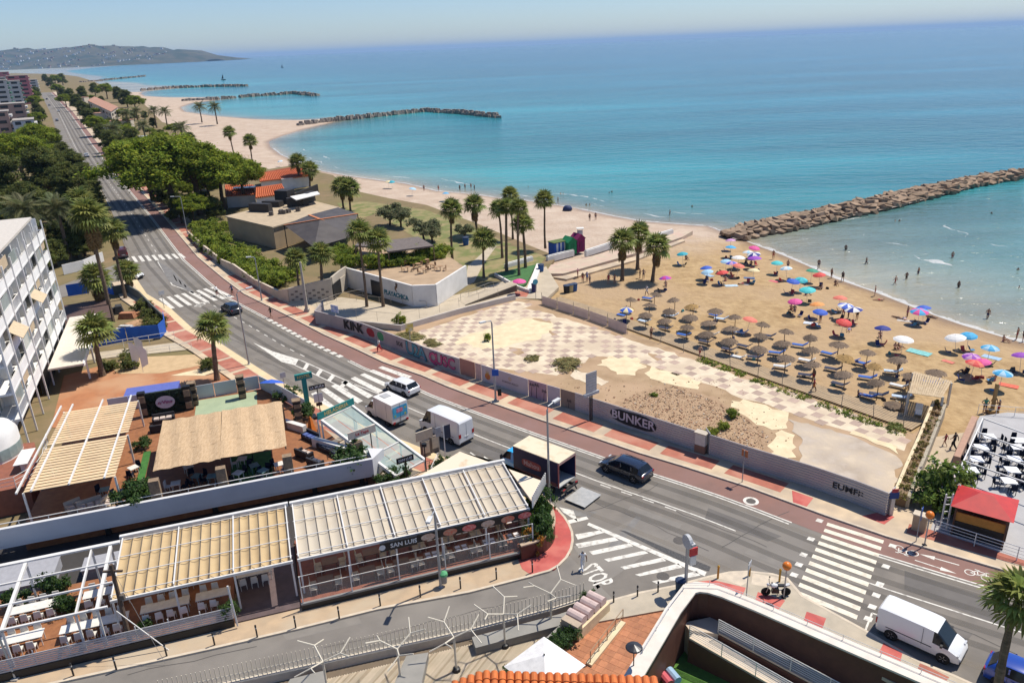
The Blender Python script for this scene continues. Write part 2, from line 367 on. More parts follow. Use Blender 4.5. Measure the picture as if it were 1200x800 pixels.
# ---------------- inland ground ----------------
MLAND=M('dry_ground',(.23,.165,.095),(.165,.135,.07),sc=.35,rough=.95,detail=7,bump=.8,bsc=3,c3=(.19,.155,.075),sc3=.04,spec=.1)
g=MB();g.prism(BACK+[(-2500,4200),(-30000,13000),(-30000,-300),(-75,-300),(-75,22)]+[(-21.43,34.93),(-18.66,35.62),(-11.37,37.46),(-3.52,39.46),(4.11,42.01),(6.11,41.54),(10.44,42.56),(11.73,43.1),(13.1,42.48),(15.77,39.64),(19.72,36)]+[(30,26),(75,-300),(200,-300),(200,20)],-1.4,-.06);struct(g.build('ground',MLAND))
g=MB();g.sheet([(-75,44),(35,44),(75,-300),(-75,-300)],-4.3);struct(g.build('lower_ground',MLAND))
HL=[(-6900,9800,150),(-6500,9900,155),(-6150,9900,135),(-5750,9950,165),(-5400,9950,168),(-5100,9900,150),(-4800,9850,172),(-4500,9850,160),(-4250,9800,142),(-3950,9750,115),(-3700,9700,95),(-3480,9650,62),(-3300,9600,38),(-3150,9560,16)]
MHILL=M('wooded_hill',(.035,.05,.028),(.09,.08,.055),sc=.006,rough=.95,detail=9,spec=.05,c3=(.10,.09,.055),sc3=.003)
def build_headland():
 rng=random.Random(3);mb=MB();prof=[(-1500,.0),(-1150,.22),(-750,.5),(-380,.82),(0,1.0),(500,.75),(1500,.0)]
 rows=[];xs=[-8200+i*75 for i in range(69)]
 for x in xs:
  if x<HL[0][0]:h,y=150,9800
  else:
   h,y=HL[-1][2],HL[-1][1]
   for a,b in zip(HL[:-1],HL[1:]):
    if a[0]<=x<=b[0]:t=(x-a[0])/(b[0]-a[0]);h=a[2]+(b[2]-a[2])*t;y=a[1]+(b[1]-a[1])*t
  f=min(1,max(0,(-3080-x)/500));f=.1+.9*f
  rows.append([(x+rng.uniform(-25,25),y+dy*(.45+.55*f)*(1.0 if dy>0 else 1.25),-2+h*k*(1 if k in(0,1)else rng.uniform(.85,1.12))+(rng.uniform(-14,14)if 0<k else 0))for dy,k in prof])
 rows=[[(x,y,z if z<0 else z*1.32)for x,y,z in r_]for r_ in rows];vs=[p for r_ in rows for p in r_];n=len(prof)
 mb.add(vs,[(i*n+j,(i+1)*n+j,(i+1)*n+j+1,i*n+j+1)for i in range(len(rows)-1)for j in range(n-1)])
 o=struct(mb.build('headland',MHILL,smooth=True))
 vb=MB();
 for _ in range(420):
  i=rng.randrange(8,len(rows)-8);t=rng.random()**1.3;j=rng.choice((0,1,1,2,2,3));a=Vector(rows[i][j]);b=Vector(rows[i][j+1]);p=a.lerp(b,t);w=rng.uniform(14,38);h=rng.uniform(9,18)
  vb.box((p.x,p.y,p.z+h/2-1),(w,14,h),rng.uniform(-.4,.4),rng.choice((0,0,1,1,2)))
 so=vb.build('hillside_village',[M('villa_white',(.7,.68,.64)),M('villa_cream',(.42,.34,.26)),M('villa_terracotta',(.34,.16,.10))]);struct(so,'stuff')
 so['label']='tiny pale villas scattered over the wooded headland across the bay';so['category']='village'
build_headland()
# ---------------- roads, pavements, markings ----------------
KERB=[(-605.29,1097.69),(-327.52,615.27),(-183.76,360.42),(-125.34,258.49),(-99.71,214.11),(-83.26,185.54),(-66.94,156.53),(-58.41,141.46),(-48.34,125.82),(-41.92,116.33),(-32.21,104.84),(-24.91,95.96),(-19.31,89.81),(-15.59,85.52),(-10.43,80.9),(-7.28,77.52),(-3.89,74.32),(2.8,68.33),(7.66,64.18),(11.17,61.13),(14.48,58.59),(18.98,54.9),(23.7,50.34),(27.12,47.33),(30.74,44.76),(34.06,42.39),(37.6,40.1)]+[(52,30),(80,8)]
LANE=[(-332.88,618.01),(-194.93,374.26),(-136.58,270.86),(-104.45,215.19),(-83.06,177.79),(-68.78,153.2),(-54.35,130.38),(-44.57,115.8),(-37.15,106.6),(-29.85,97.52),(-18.58,85.58),(-15.93,82.96),(-10.19,77.35),(-2.48,69.76),(2.65,65.48),(8.2,60.91),(13.89,55.97),(18.16,52.17),(22.34,48.53),(25.92,45.18),(28.55,42.93),(31.95,40.12),(35.68,37.46)]
LANE=offs(KERB,-2.5)
LKERB_A=offs(KERB,-15.0)[:3]+[(-143.41,272.73),(-110.52,213.99),(-86.18,169.53),(-72.64,143.76)]
LKERB_B=[(-64.1,128.13),(-58.24,118.58),(-51.12,110.37),(-44.38,100.96),(-37.88,94.01),(-32.27,87.32),(-26.95,81.14),(-23.69,77.79),(-15.81,69.46),(-10.15,64.88),(-5.06,60.48),(-0.51,56.55),(1.91,54.26),(2.89,53.18),(3.76,51.09),(4.05,49.05),(3.6,46.88),(2.36,45.19),(0.76,44.63)]
LKERB_S=[(0.76,44.63),(-3.65,43.18),(-9.81,41.84),(-14.76,40.27),(-19.77,38.81),(-27.81,36.64)]+[(-60,27.5)]
LKERB_G=[(4.83,41.28),(6.08,41.71),(7.9,42.29),(10.44,42.83),(11.78,43.28),(12.99,43.66),(14.52,44.02),(15.83,44.03),(17.38,43.65),(18.21,43.14),(18.58,41.28),(21.24,37.93),(21.88,37.01),(23.26,35.19),(24.66,34.06)]+[(60,0)]
MASP=M('asphalt',(.205,.182,.155),(.158,.142,.123),sc=.55,rough=.9,detail=9,bump=.5,bsc=25,spec=.25,c3=(.205,.187,.165),sc3=.09)
MASP2=M('asphalt_old',(.205,.185,.162),(.165,.15,.132),sc=.5,rough=.9,detail=9,bump=.5,bsc=25,spec=.25,c3=(.225,.205,.178),sc3=.12)
MRED=M('red_cycle_asphalt',(.245,.135,.108),(.195,.118,.098),sc=.5,rough=.9,detail=9,c3=(.235,.14,.12),sc3=.16,spec=.25,lo=.3,hi=.7)
MPAINT=M('road_paint',(.64,.61,.54),(.30,.275,.24),sc=2.2,rough=.7,detail=9,lo=.5,hi=.72)
MPAINTY=M('road_paint_cream',(.68,.62,.49),(.40,.36,.29),sc=2.0,rough=.7,detail=9,lo=.5,hi=.75)
MPAVE=M('pavement_slabs',(.58,.45,.30),(.47,.365,.25),sc=.8,rough=.85,detail=7,c3=(.40,.32,.235),sc3=.2)
MKERB=M('kerb_stone',(.58,.49,.37),(.47,.40,.31),sc=2,rough=.85,detail=6)
MPRED=M('pavement_red_tile',(.40,.135,.085),(.31,.105,.07),sc=1.1,rough=.8,detail=7,c3=(.43,.19,.13),sc3=.3)
MPRED2=M('pavement_bright_red',(.46,.085,.07),(.37,.075,.065),sc=1.3,rough=.8,detail=8,c3=(.50,.14,.11),sc3=.5)
MCONC=M('concrete',(.42,.385,.335),(.34,.31,.27),sc=.7,rough=.9,detail=8,c3=(.36,.33,.29),sc3=.15)
def smooth_line(l,k=2):
 for _ in range(k):
  o=[l[0]]
  for a,b in zip(l[:-1],l[1:]):o+=[lerp(a,b,.25),lerp(a,b,.75)]
  l=o+[l[-1]]
 return l
road_poly=KERB+[(60,-10),(40,-10)]+LKERB_G[::-1]+[(4.25,41.15),(4.09,41.84),(-2.97,39.74),(-11.4,37.61),(-18.66,35.62)]+[(-62,21)]+LKERB_S[::-1]+LKERB_B[::-1]+[(-66.49,126.94),(-72.98,117.46),(-76.4,109.67)]+[(-83.96,122.12),(-76.09,125.82),(-73.06,137.74)]+LKERB_A[::-1]
m=MB();m.sheet(road_poly,0.0);struct(m.build('road',MASP))
m=MB();m.sheet(LKERB_S[:]+[(-62,21)]+[(-18.66,35.62),(-11.4,37.61),(-2.97,39.74),(4.09,41.84),(4.87,41.62),(6.1,41.88),(3.58,46.68),(2.36,45.19)],.004);struct(m.build('side_street',MASP2))
def patch(px,mat,z=.004,name='road_patch'):
 q=MB();q.sheet(px,z);return struct(q.build(name,mat))
patch([(10.27,51.91),(12.49,49.67),(5.14,42.99),(3.94,47.88),(5.17,48.65)],MASP2);patch([(15.09,52.16),(19.55,48.07),(18.34,47.52),(14.47,50.78)],M('asphalt_dark',(.14,.128,.115),(.115,.105,.096),sc=.8,rough=.9,detail=8));
patch([(26.55,43.61),(31.99,39.14),(30.77,37.23),(30.34,37.55),(25.6,41.7)],M('asphalt_dark'));patch([(-7.12,68.12),(-0.43,62.1),(-1.53,60.95),(-7.85,66.75)],M('asphalt_dark'));patch([(-85.42,176.41),(-61.34,135.92),(-64.8,135.31),(-84.53,169.22)],MASP2)
for i,q in enumerate(([(6.47,47.71),(9.26,51.51),(9.62,51.25),(7.04,47.26)],[(2.16,52.51),(3.03,53.17),(6.24,52.21),(5.48,51.55)])):patch(q,M('asphalt_seam',(.20,.19,.175),(.15,.14,.13),sc=1),.008)
cl=KERB;c2_=offs(KERB,-2.35)
q=MB();q.band([p for p in cl],c2_,.006);struct(q.build('cycle_lane',MRED))
def line(pl,w,z=.012,name='road_line',mat=MPAINT):
 q=MB();q.band(offs(pl,w/2),offs(pl,-w/2),z);return struct(q.build(name,mat))
def dashes(pl,w,on,off_,a,b,z=.012,mat=MPAINT,name='road_dash'):
 q=MB();t=a
 while t+on<b:
  c=cut(pl,t,t+on);q.band(offs(c,w/2),offs(c,-w/2),z);t+=on+off_
 return struct(q.build(name,mat))
sK=lambda x:proj(KERB,x)
XW=[(23.61,50.12),(27.07,47.23),(20.79,38.11),(17.54,40.92)]
a0,a1=sK(XW[0])-1.0,sK(XW[1])+.6
end=arc(KERB)[-1]-40
for d_ in(-2.4,-2.72):
 ln=offs(KERB,d_)
 line(cut(ln,30,sK((-32.76,104.16))),.13);dashes(ln,.3,.9,.6,sK((-32.76,104.16)),sK((-18.15,87.98)))
 line(cut(ln,sK((-17.89,87.67)),a0),.13);line(cut(ln,a1,end),.13)
CEN=offs(KERB,-6.1)
line(cut(CEN,sK((-13.25,83.95)),sK((21.93,52.26))),.12);dashes(offs(KERB,-6.4),.12,1.0,1.0,sK((12.84,59.77)),sK((18.67,55.06)))
line(cut(CEN,a1,end),.12)
dashes(CEN,.12,2.2,3.5,120,sK((-59.25,142.86)))
dashes(offs(KERB,-5.6),.12,1.1,1.5,sK((-44.71,120.39)),sK((-19.31,89.81)))
line(cut(offs(KERB,-9.6),120,sK((-94.89,205.56)),8),.12)
ROADMARK=struct(link('zebra_crossing',None,None,(0,0,0)))
def bar(px,mat=MPAINT,name='zebra_bar',par=ROADMARK,z=.013):
 q=MB();q.sheet(px,z);o=q.build(name,mat,par);return o
def zebra(A,B,C,D,n,mat,duty=.5):
 """A-B near edge of the first bar (kerb side), D-C far end; bars run A->B"""
 for i in range(n):
  t0=(i+.0)/(n-1+duty);t1=(i+duty)/(n-1+duty)
  bar([lerp(A,D,t0),lerp(B,C,t0),lerp(B,C,t1),lerp(A,D,t1)],mat)
zebra(*[(23.58,49.55),(26.73,47.05),(20.69,38.26),(17.71,40.91)],12,MPAINTY)
for e0,e1 in([(23.31,50.37),(17.24,41.36)],[(27.29,46.9),(21.05,37.87)]):
 for t in(.05,.3,.5,.62,.74,.86):
  p=lerp(e0,e1,t);bar([(p[0]-.28,p[1]-.12),(p[0]+.1,p[1]-.4),(p[0]+.4,p[1]-.05),(p[0]+.02,p[1]+.23)],MPAINT,'edge_block')
zebra(*[(-15.54,84.46),(-11.62,81.02),(-19.53,70.75),(-23.36,76.43)],9,MPAINT,.5)
zebra(*[(-48.53,121.4),(-43.02,115.15),(-51.12,110.37),(-55.23,115.94)],8,MPAINT)
zebra(*[(-63.17,145.43),(-60.81,141.85),(-70.83,139.77),(-73.66,144.56)],9,MPAINT)
for q in([(2.27,50.85),(5.3,51.68),(5.46,51.32),(2.37,50.27)],[(4.2,49.37),(6.21,49.78),(6.43,49.43),(4.34,48.7)],[(4.1,48.19),(7.13,48.83),(7.39,48.39),(4.3,47.65)],[(5.01,47.19),(8.17,48.01),(8.35,47.58),(5.28,46.76)],[(6.02,46.21),(9.07,47.02),(9.33,46.69),(6.29,45.9)],[(7.06,45.27),(10.22,46.13),(10.44,45.72),(7.32,44.96)],[(7.95,44.35),(11.23,45.38),(11.42,44.88),(8.27,44.15)],[(9,43.55),(12.29,44.45),(12.47,43.97),(9.3,43.26)],[(3.24,53.16),(4.36,52.59),(4.56,51.03),(3.53,52.41)]):bar(q)
bar([(5.41,50.85),(12.98,44.31),(12.74,43.86),(5.24,50.52)],MPAINT,'stop_line')
patch([(7.64,49.68),(8.08,49.53),(13.41,44.85),(13.18,44.39),(12.16,44.93)],M('drain_grate',(.03,.03,.03),(.08,.075,.07),sc=9,rough=.6),.016,'drain_grate')
bar([(-34.01,94.49),(-30.6,91.08),(-26.31,87.77),(-26.26,85.87),(-28.25,87.16),(-31.18,90.86)],MPAINT,'traffic_island');line([(-26.31,87.77),(-18.02,79.52)],.14);line([(-26.26,85.87),(-18.41,77.95)],.14)
for t in(.15,.4,.62,.85):
 p=lerp((-26.31,87.77),(-18.02,79.52),t);r_=lerp((-26.26,85.87),(-18.41,77.95),t);bar([(p[0],p[1]),(p[0]+.5,p[1]-.5),(r_[0]+.5,r_[1]-.5),r_],MPAINT,'island_stripe')
bar([(-65.41,140.12),(-60.61,134.1),(-50.5,118.41),(-50.61,117.98),(-57.52,125.64)],M('asphalt_seam'),'traffic_island');line([(-65.41,140.12),(-50.65,118.43)],.18);line([(-65.14,139.47),(-56.07,123.44),(-50.65,118.43)],.18)
for t in(.45,.6,.75):bar([lerp((-65.41,140.12),(-50.65,118.43),t),lerp((-65.41,140.12),(-50.65,118.43),t+.06),lerp((-60.55,131.32),(-50.65,118.43),t+.02),lerp((-60.55,131.32),(-50.65,118.43),t-.04)],MPAINT,'island_stripe')
def ground_text(s,p,dirpx,size,tall,z=.016):
 me=text_mesh(s,size,0)
 for v in me.vertices:v.co.y*=tall
 me.materials.clear();me.materials.append(MPAINT);o=link('road_lettering',me,ROADMARK,(*p,z),ang(p,dirpx));return o
ground_text('STOP',(5.14,44.44),(5.84,42.94),1.05,2.0)
ground_text('STOP',(-47.04,111.87),(-46.59,113.91),.9,2.0)
def poly_on(p,ax,pts,z=.013,mat=MPAINT,name='lane_symbol'):
 c,s=math.cos(ax),math.sin(ax);bar([(p[0]+x*c-y*s,p[1]+x*s+y*c)for x,y in pts],mat,name,z=z)
la=ang((28.74,43.28),(31.76,40.54))
for a,b,fl in(((30.51,43.91),(28.48,45.3),1),((27.79,44.66),(29.84,43.03),1)):
 q=ang(a,b);L_=math.dist(a,b);poly_on(a,q,[(0,-.05),(L_*.62,-.05),(L_*.62,-.22),(L_,0),(L_*.62,.22),(L_*.62,.05),(0,.05)])
def bike_symbol(p,a):
 q=MB()
 def ring(cx,cy,r):
  n=14;vs=[]
  for k in range(n):
   t=2*math.pi*k/n
   for rr in(r-.07,r):vs.append((cx+rr*math.cos(t),cy+rr*math.sin(t),0))
  q.add(vs,[(2*k,2*k+1,(2*k+3)%(2*n),(2*k+2)%(2*n))for k in range(n)])
 ring(-.5,0,.34);ring(.5,0,.34)
 for x0,y0,x1,y1 in((-.5,0,-.15,.5),(-.15,.5,.38,.5),(.38,.5,0,0),(0,0,-.5,0),(.5,0,.36,.62),(-.15,.5,0,0),(.36,.62,.56,.62),(-.32,.58,-.02,.58)):q.beam((x0,y0,0),(x1,y1,0),.07,.001)
 o=q.build('bicycle_symbol',MPAINT,ROADMARK,(*p,.017),a)
bike_symbol((27.72,45.75),la+math.pi/2*0+3.14);bike_symbol((31.15,42.76),la)
line([(21.21,37.86),(22.46,39.56)],.12);line([(22.46,39.56),(22.96,39.21)],.12)
for q in([(-4.3,62.75),(-3.48,61.57)],[(-3.01,61.85),(-2.38,61.02)]):line(q,.15)
def manhole(p,r,ringr=0):
 q=MB();q.lathe([(r,0),(r,.004)],16,(0,0,0));o=q.build('manhole_cover',M('cast_iron',(.10,.085,.07),(.06,.055,.05),sc=14,rough=.6),None,(*p,.014));struct(o)
 if ringr:
  q=MB();n=20;vs=[]
  for k in range(n):
   t=2*math.pi*k/n;vs+=[(math.cos(t)*r,math.sin(t)*r,0),(math.cos(t)*ringr,math.sin(t)*ringr,0)]
  q.add(vs,[(2*k,2*k+1,(2*k+3)%(2*n),(2*k+2)%(2*n))for k in range(n)]);struct(q.build('manhole_ring',MPAINT,None,(*p,.013)))
manhole((18.71,52.87),.38,.62);manhole((11.88,48.07),.45);manhole((9.87,44.04),.45)
# ---- pavements ----
def slab(poly,z,mat,name='pavement'):
 q=MB();q.prism(poly,-.1,z,0);return struct(q.build(name,mat))
HOARD=[(-29.99,103.81),(-20.3,95.57),(-16.18,91.22),(-13.35,88.29),(-10.07,84.66),(-6.03,80.93),(2.01,73.75),(6.13,70.31),(8.16,68.4),(13.57,63.5),(16.52,60.84),(17.21,60.24),(24.05,54.24),(28.13,49.9)]
s0,s1=0,sK((28.08,49.79))
seaside=KERB+offs(KERB,4.2)[::-1]
kk=[p for p in KERB]
q=MB();o4=offs(kk,4.6)
for A,B,z in((kk,o4,.13),):q.band(A,B,z);q.band([p for p in kk],kk,-.05,z)
PAV=struct(q.build('pavement',MPAVE))
q=MB();q.band(offs(kk,-.02),offs(kk,.16),.136);q.band(offs(kk,-.02),offs(kk,-.02),-.02,.136);struct(q.build('kerb',MKERB))
def red_panels(line_,t0,t1,lead,gap,o0,o1,par,z,mat=MPRED,n=999):
 t=t0;i=0
 while t+lead<t1:
  c=cut(line_,t,t+lead,2.5);q=MB();q.band(offs(c,o0),offs(c,o1),z);q.build('red_panel',mat,par);t+=lead+gap
sb=sK((8.51,65.83));
red_panels(KERB,sb+.55-6.05*14,sK((22.91,51.22)),4.95,1.1,.85,2.6,PAV,.135)
red_panels(KERB,sb+.55-6.05*45,sb-6.05*16,4.95,1.1,.85,2.9,PAV,.135)
red_panels(KERB,sK((27.92,46.65)),end,7.4,.9,1.15,2.5,PAV,.135)
for q_ in([(26.41,50.03),(28.07,50.49),(28.78,49.74),(27.56,48.82)],[(22.41,53.98),(23.13,53.29),(23.69,52.74),(22.71,51.59),(21.87,52.26)]):q=MB();q.sheet(q_,.139);q.build('red_panel',MPRED2,PAV)
q=MB();lb=LKERB_B;inner=offs(lb,-3.6)
cream=M('kerb_strip_cream',(.66,.52,.31),(.58,.45,.27),sc=1,rough=.85)
q.prism(lb[:13]+offs(lb[:13],-3.8)[::-1],-.1,.13);PAVL=struct(q.build('pavement',MPAVE))
q=MB();q.band(offs(lb[:13],0),offs(lb[:13],-.9),.134);q.build('kerb_strip',cream,PAVL)
red_panels(lb[:13],14,arc(lb[:13])[-1]-4,4.4,.6,-1.0,-3.0,PAVL,.135)
q=MB();q.prism(lb[12:15]+[lb[15]]+offs(lb[12:16],-4.5)[::-1],-.1,.126);PAVM=struct(q.build('pavement',MPAVE))
red_panels(lb[12:16],1,21,3.6,.8,-1.2,-3.4,PAVM,.135)
q=MB();q.prism([(-4.98,60.4),(-0.51,56.55),(1.91,54.26),(2.89,53.18),(3.76,51.09),(4.05,49.05),(3.6,46.88),(2.36,45.19),(0.75,44.54),(0.05,45.34),(-0.64,48.2),(-3.39,55.44),(-6.49,58.98)],-.1,.13);PAVR=struct(q.build('pavement',MPRED2))
q=MB();cc=smooth_line([(-0.51,56.55),(1.91,54.26),(2.89,53.18),(3.76,51.09),(4.05,49.05),(3.6,46.88),(2.36,45.19),(0.76,44.63)],1);q.wall(cc,-.02,.138,.18);q.build('kerb',MKERB,PAVR)
ls=LKERB_S;q=MB();q.prism(ls+offs(ls,-5.0)[::-1],-.1,.120);PAVS=struct(q.build('pavement',M('pavement_tan',(.47,.345,.22),(.38,.285,.19),sc=.9,rough=.9,detail=8,c3=(.43,.35,.25),sc3=.25)))
q=MB();q.wall(offs(ls,.02),-.02,.135,.2);q.build('kerb',M('kerb_stone'),PAVS)
lg=LKERB_G;q=MB();ig=[(4.27,39.31),(5.53,37.37),(10.51,40.77),(13.05,42.31),(14.67,41.52),(17.57,38.52),(20.16,35.84),(22.66,33.72)]+[(38,20)]
q.prism(lg[:15]+[(34.5,25)]+[(30,24)]+[(20.8,33.95),(18.8,36.26),(15.7,39.41),(12.99,41.63),(11.33,41.39),(10.51,40.77),(4.75,39.67),(4.32,40.82)],-.1,.13);PAVG=struct(q.build('pavement',M('pavement_grey',(.45,.385,.29),(.37,.32,.245),sc=.9,rough=.9,detail=8)))
q=MB();q.wall(lg,-.02,.138,.2);q.build('kerb',M('kerb_stone'),PAVG)
for q_,mm in(([(11.5,43.12),(13.19,43.28),(15.15,42.35),(14.46,41.2),(13.21,42.04),(11.78,42.57)],MPRED2),([(15.81,41.88),(17.32,40.93),(16.58,40.08),(15.25,40.81)],MPRED2),([(18.32,39.81),(19.31,39.12),(18.52,37.94),(17.62,38.67)],MPRED2),([(22,36.93),(22.78,36.18),(22,34.99),(21.06,35.79)],MPRED2),([(23.27,35.12),(24.35,33.95),(23.6,33.29),(22.53,34.24)],MPRED)):q=MB();q.sheet(q_,.136);q.build('red_panel',mm,PAVG)
for q_ in([(13.08,43.56),(14.49,43.93),(15.8,43.94),(15.42,42.87),(14.86,42.55),(14,43.23)],[(16.07,43.83),(18.06,43.06),(16.91,42.24),(15.6,42.68)]):q=MB();q.sheet(q_,.134);q.build('cream_panel',MKERB,PAVG)
MSEAM=M('tar_seam',(.07,.065,.06),rough=.8)
for i,px in enumerate(([(-3.68,66.38),(2.61,60.31),(6.85,57.35),(12.89,51.48),(18.14,46.91)],[(5.56,52.26),(10.86,55.13),(11.76,56.13)],[(14.7,46.94),(19.65,50.52),(21.19,51.11)],[(-10.83,71.11),(-7.12,68.12),(-5.57,64.49)],[(-31.83,88.65),(-21.38,79.39),(-14.89,74.75)],[(24.45,40.5),(26.97,37.97),(29.27,35.67)],[(-44.44,102.72),(-32.71,91.61),(-24.53,84.64)],[(1,58.38),(6.38,53.42),(10.02,50.52),(13.7,46.7)],[(-12.63,38.4),(-6.34,40.33),(0.43,42.4)],[(-24.35,36.93),(-17.08,38.88)])):
 r_=random.Random(i);pl=[(x+r_.uniform(-.12,.12),y+r_.uniform(-.12,.12))for x,y in cut(px,0,arc(px)[-1],1.1)];line(pl,.035+.02*r_.random(),.0105+.0002*i,'tar_seam',MSEAM)
for i,px in enumerate(([(-0.47,59.66),(3.14,56.81),(2.35,55.79),(-0.93,58.53)],[(9.09,52.97),(12.59,50.11),(12.05,49.47),(8.63,52.27)],[(-16.55,79.37),(-12.16,74.91),(-12.74,73.71),(-16.91,78.02)],[(16.92,46.99),(19.28,44.84),(18.44,44.14),(16.19,46.23)],[(25.93,39.03),(27.72,37.4),(26.91,36.72),(25.16,38.38)],[(-15.73,39.94),(-10.97,41.25),(-10.63,40.58),(-15.23,39.3)])):patch(px,M('asphalt_patch_%d'%(i%2),((.155,.14,.125),(.215,.195,.17))[i%2],((.13,.118,.105),(.18,.165,.145))[i%2],sc=.9,rough=.9,detail=8),.0052+.0004*i)
MWEAR=M('tyre_worn_track',(.10,.09,.08),(.13,.118,.10),sc=.5,rough=.8,detail=8,alpha=.30)
MWEAR2=M('dusty_track',(.30,.26,.21),(.24,.21,.17),sc=.4,rough=.9,detail=8,alpha=.25)
for i,d_ in enumerate((-3.75,-5.3,-7.1,-8.7)):line(cut(offs(KERB,d_),60,arc(KERB)[-1]-45,4),.62,.0088+.0003*i,'wheel_track',MWEAR)
for i,d_ in enumerate((-3.05,-10.6)):line(cut(offs(KERB,d_),200,arc(KERB)[-1]-45,4),.5,.0100+.0002*i,'wheel_track',MWEAR2)
# ---------------- vegetation ----------------
nr=np.random.default_rng(11)
MPINE=M('pine_needles',(.26,.295,.028),(.125,.18,.022),sc=1.1,rough=.8,spec=.2,vcol=True,lo=.4,hi=.6)
MDARK=M('dark_foliage',(.16,.17,.042),(.08,.105,.03),sc=.9,rough=.8,spec=.2,vcol=True,lo=.4,hi=.6)
MOLIVE=M('olive_foliage',(.25,.25,.13),(.15,.17,.085),sc=1.1,rough=.8,spec=.2,vcol=True)
MHEDGE=M('garden_foliage',(.27,.31,.036),(.13,.19,.026),sc=.8,rough=.75,spec=.25,vcol=True,lo=.38,hi=.62)
MFROND=M('palm_frond',(.26,.285,.075),(.155,.19,.05),sc=1.5,rough=.6,spec=.35,vcol=True)
MFROND2=M('date_palm_frond',(.18,.185,.08),(.10,.12,.05),sc=1.5,rough=.6,spec=.35,vcol=True)
MDEAD=M('dead_palm_skirt',(.34,.225,.095),(.22,.14,.065),sc=2.5,rough=.9,spec=.1,vcol=True)
MBARK=M('bark',(.13,.09,.06),(.07,.05,.035),sc=3,rough=.95,bump=1,bsc=9,spec=.1)
MPTRUNK=M('palm_trunk',(.20,.145,.10),(.11,.08,.055),sc=2.0,rough=.95,bump=1,bsc=8,stretch=(1,1,4),spec=.1)
MFLOWER=M('oleander_flower',(.75,.62,.6),rough=.8)
def quads_mesh(name,V,mat,tint):
 """V: (n,4,3) leaf quads, tint (n,) brightness of each leaf"""
 n=len(V);me=bpy.data.meshes.new(name);me.vertices.add(4*n);me.vertices.foreach_set('co',V.reshape(-1).astype(np.float32))
 me.loops.add(4*n);me.loops.foreach_set('vertex_index',np.arange(4*n,dtype=np.int32));me.polygons.add(n);me.polygons.foreach_set('loop_start',np.arange(0,4*n,4,dtype=np.int32))
 me.update(calc_edges=True);a=me.color_attributes.new('tint','FLOAT_COLOR','POINT');t=np.repeat(tint,4)
 c=np.ones((4*n,4),np.float32);c[:,0]=t*(1+.12*np.sin(t*37));c[:,1]=t;c[:,2]=t;a.data.foreach_set('color',c.reshape(-1));me.materials.append(mat);return me
def crown(name,lobes,clumps,per,cs,leaf,mat,seed=0,low=-.35,tb=(.65,1.35)):
 r=np.random.default_rng(seed);L=np.array(lobes,float);w=(L[:,3]*L[:,4]+L[:,3]*L[:,5]);w/=w.sum();out=[];tn=[]
 for k in range(clumps):
  b=L[r.choice(len(L),p=w)]
  while True:
   d=r.normal(size=3);d/=np.linalg.norm(d)
   if d[2]>low:break
  ctr=b[:3]+d*b[3:6]*r.uniform(.72,1.02);n=int(per*r.uniform(.6,1.4));s=cs*r.uniform(.6,1.35)
  P=ctr+r.normal(size=(n,3))*s*np.array([.55,.55,.4]);N=d*.7+np.array([0,0,.35])+r.normal(size=(n,3))*.55;N/=np.linalg.norm(N,axis=1)[:,None]
  A=np.cross(N,r.normal(size=(n,3)));A/=np.linalg.norm(A,axis=1)[:,None];B=np.cross(N,A);sz=leaf*r.uniform(.6,1.35,n)[:,None]
  A=A*sz;B=B*sz*.55
  out.append(np.stack([P-A,P-B,P+A,P+B],1));tn.append(np.full(n,r.uniform(*tb))*r.uniform(.8,1.2,n))
 return quads_mesh(name,np.concatenate(out),mat,np.concatenate(tn))
def fan_frond(L=1.9,blades=13,seed=0):
 """fan leaf along +X: stalk then pleated blades with drooping tips"""
 r=np.random.default_rng(seed);Q=[];s=L*.42
 Q.append([(0,-.03,0),(0,.03,0),(s,.025,.05),(s,-.025,.05)])
 for i in range(blades):
  a=(i/(blades-1)-.5)*R(205);l_=(L-s)*(1-.25*abs(i/(blades-1)-.5)*2)*r.uniform(.88,1.08);w=.085*L/1.9;ca,sa=math.cos(a),math.sin(a);dz=(.06 if i%2 else .0)
  m=(s+l_*.62*ca,l_*.62*sa,.06+dz+.02);e=(s+l_*ca*.98,l_*sa*.98,-.22*l_*r.uniform(.5,1.5))
  nx,ny=-sa*w,ca*w
  Q.append([(s,0,.05),(m[0]+nx,m[1]+ny,m[2]),e,(m[0]-nx,m[1]-ny,m[2]-dz)])
 return np.array(Q)
def feather_frond(L=3.2,n=20,seed=0,droop=.5):
 r=np.random.default_rng(seed);Q=[]
 def P(t):return np.array([L*(t-.12*t*t),0,L*(.38*t-droop*1.15*t*t)])
 prev=P(0)
 for i in range(1,n+1):
  t=i/n;p=P(t);w=.035*(1-t)+.01;Q.append([prev+[0,-w,0],prev+[0,w,0],p+[0,w,0],p+[0,-w,0]]);prev_=prev;prev=p
  if t<.12:continue
  ll=(.62*math.sin(math.pi*min(1,t*.82+.12))+.12)*L/3.2;d=(p-prev_)/np.linalg.norm(p-prev_)
  for s in(-1,1):
   e=p+d*ll*.55+np.array([0,s*ll*.78,-.12*ll-.1*r.random()]);m=p+d*ll*.22+np.array([0,s*ll*.36,.06*ll]);wv=d*.075
   Q.append([p,m+wv,e,m-wv])
 return np.array(Q)
def rot_frond(Q,az,el,roll=0):
 ce,se=math.cos(el),math.sin(el);x=Q[...,0]*ce-Q[...,2]*se;z=Q[...,0]*se+Q[...,2]*ce;y=Q[...,1];ca,sa=math.cos(az),math.sin(az)
 return np.stack([x*ca-y*sa,x*sa+y*ca,z],-1)
FANS=[fan_frond(1.9,13,s)for s in range(3)];FEATH=[feather_frond(3.0,17,s,.42+.1*s)for s in range(3)]
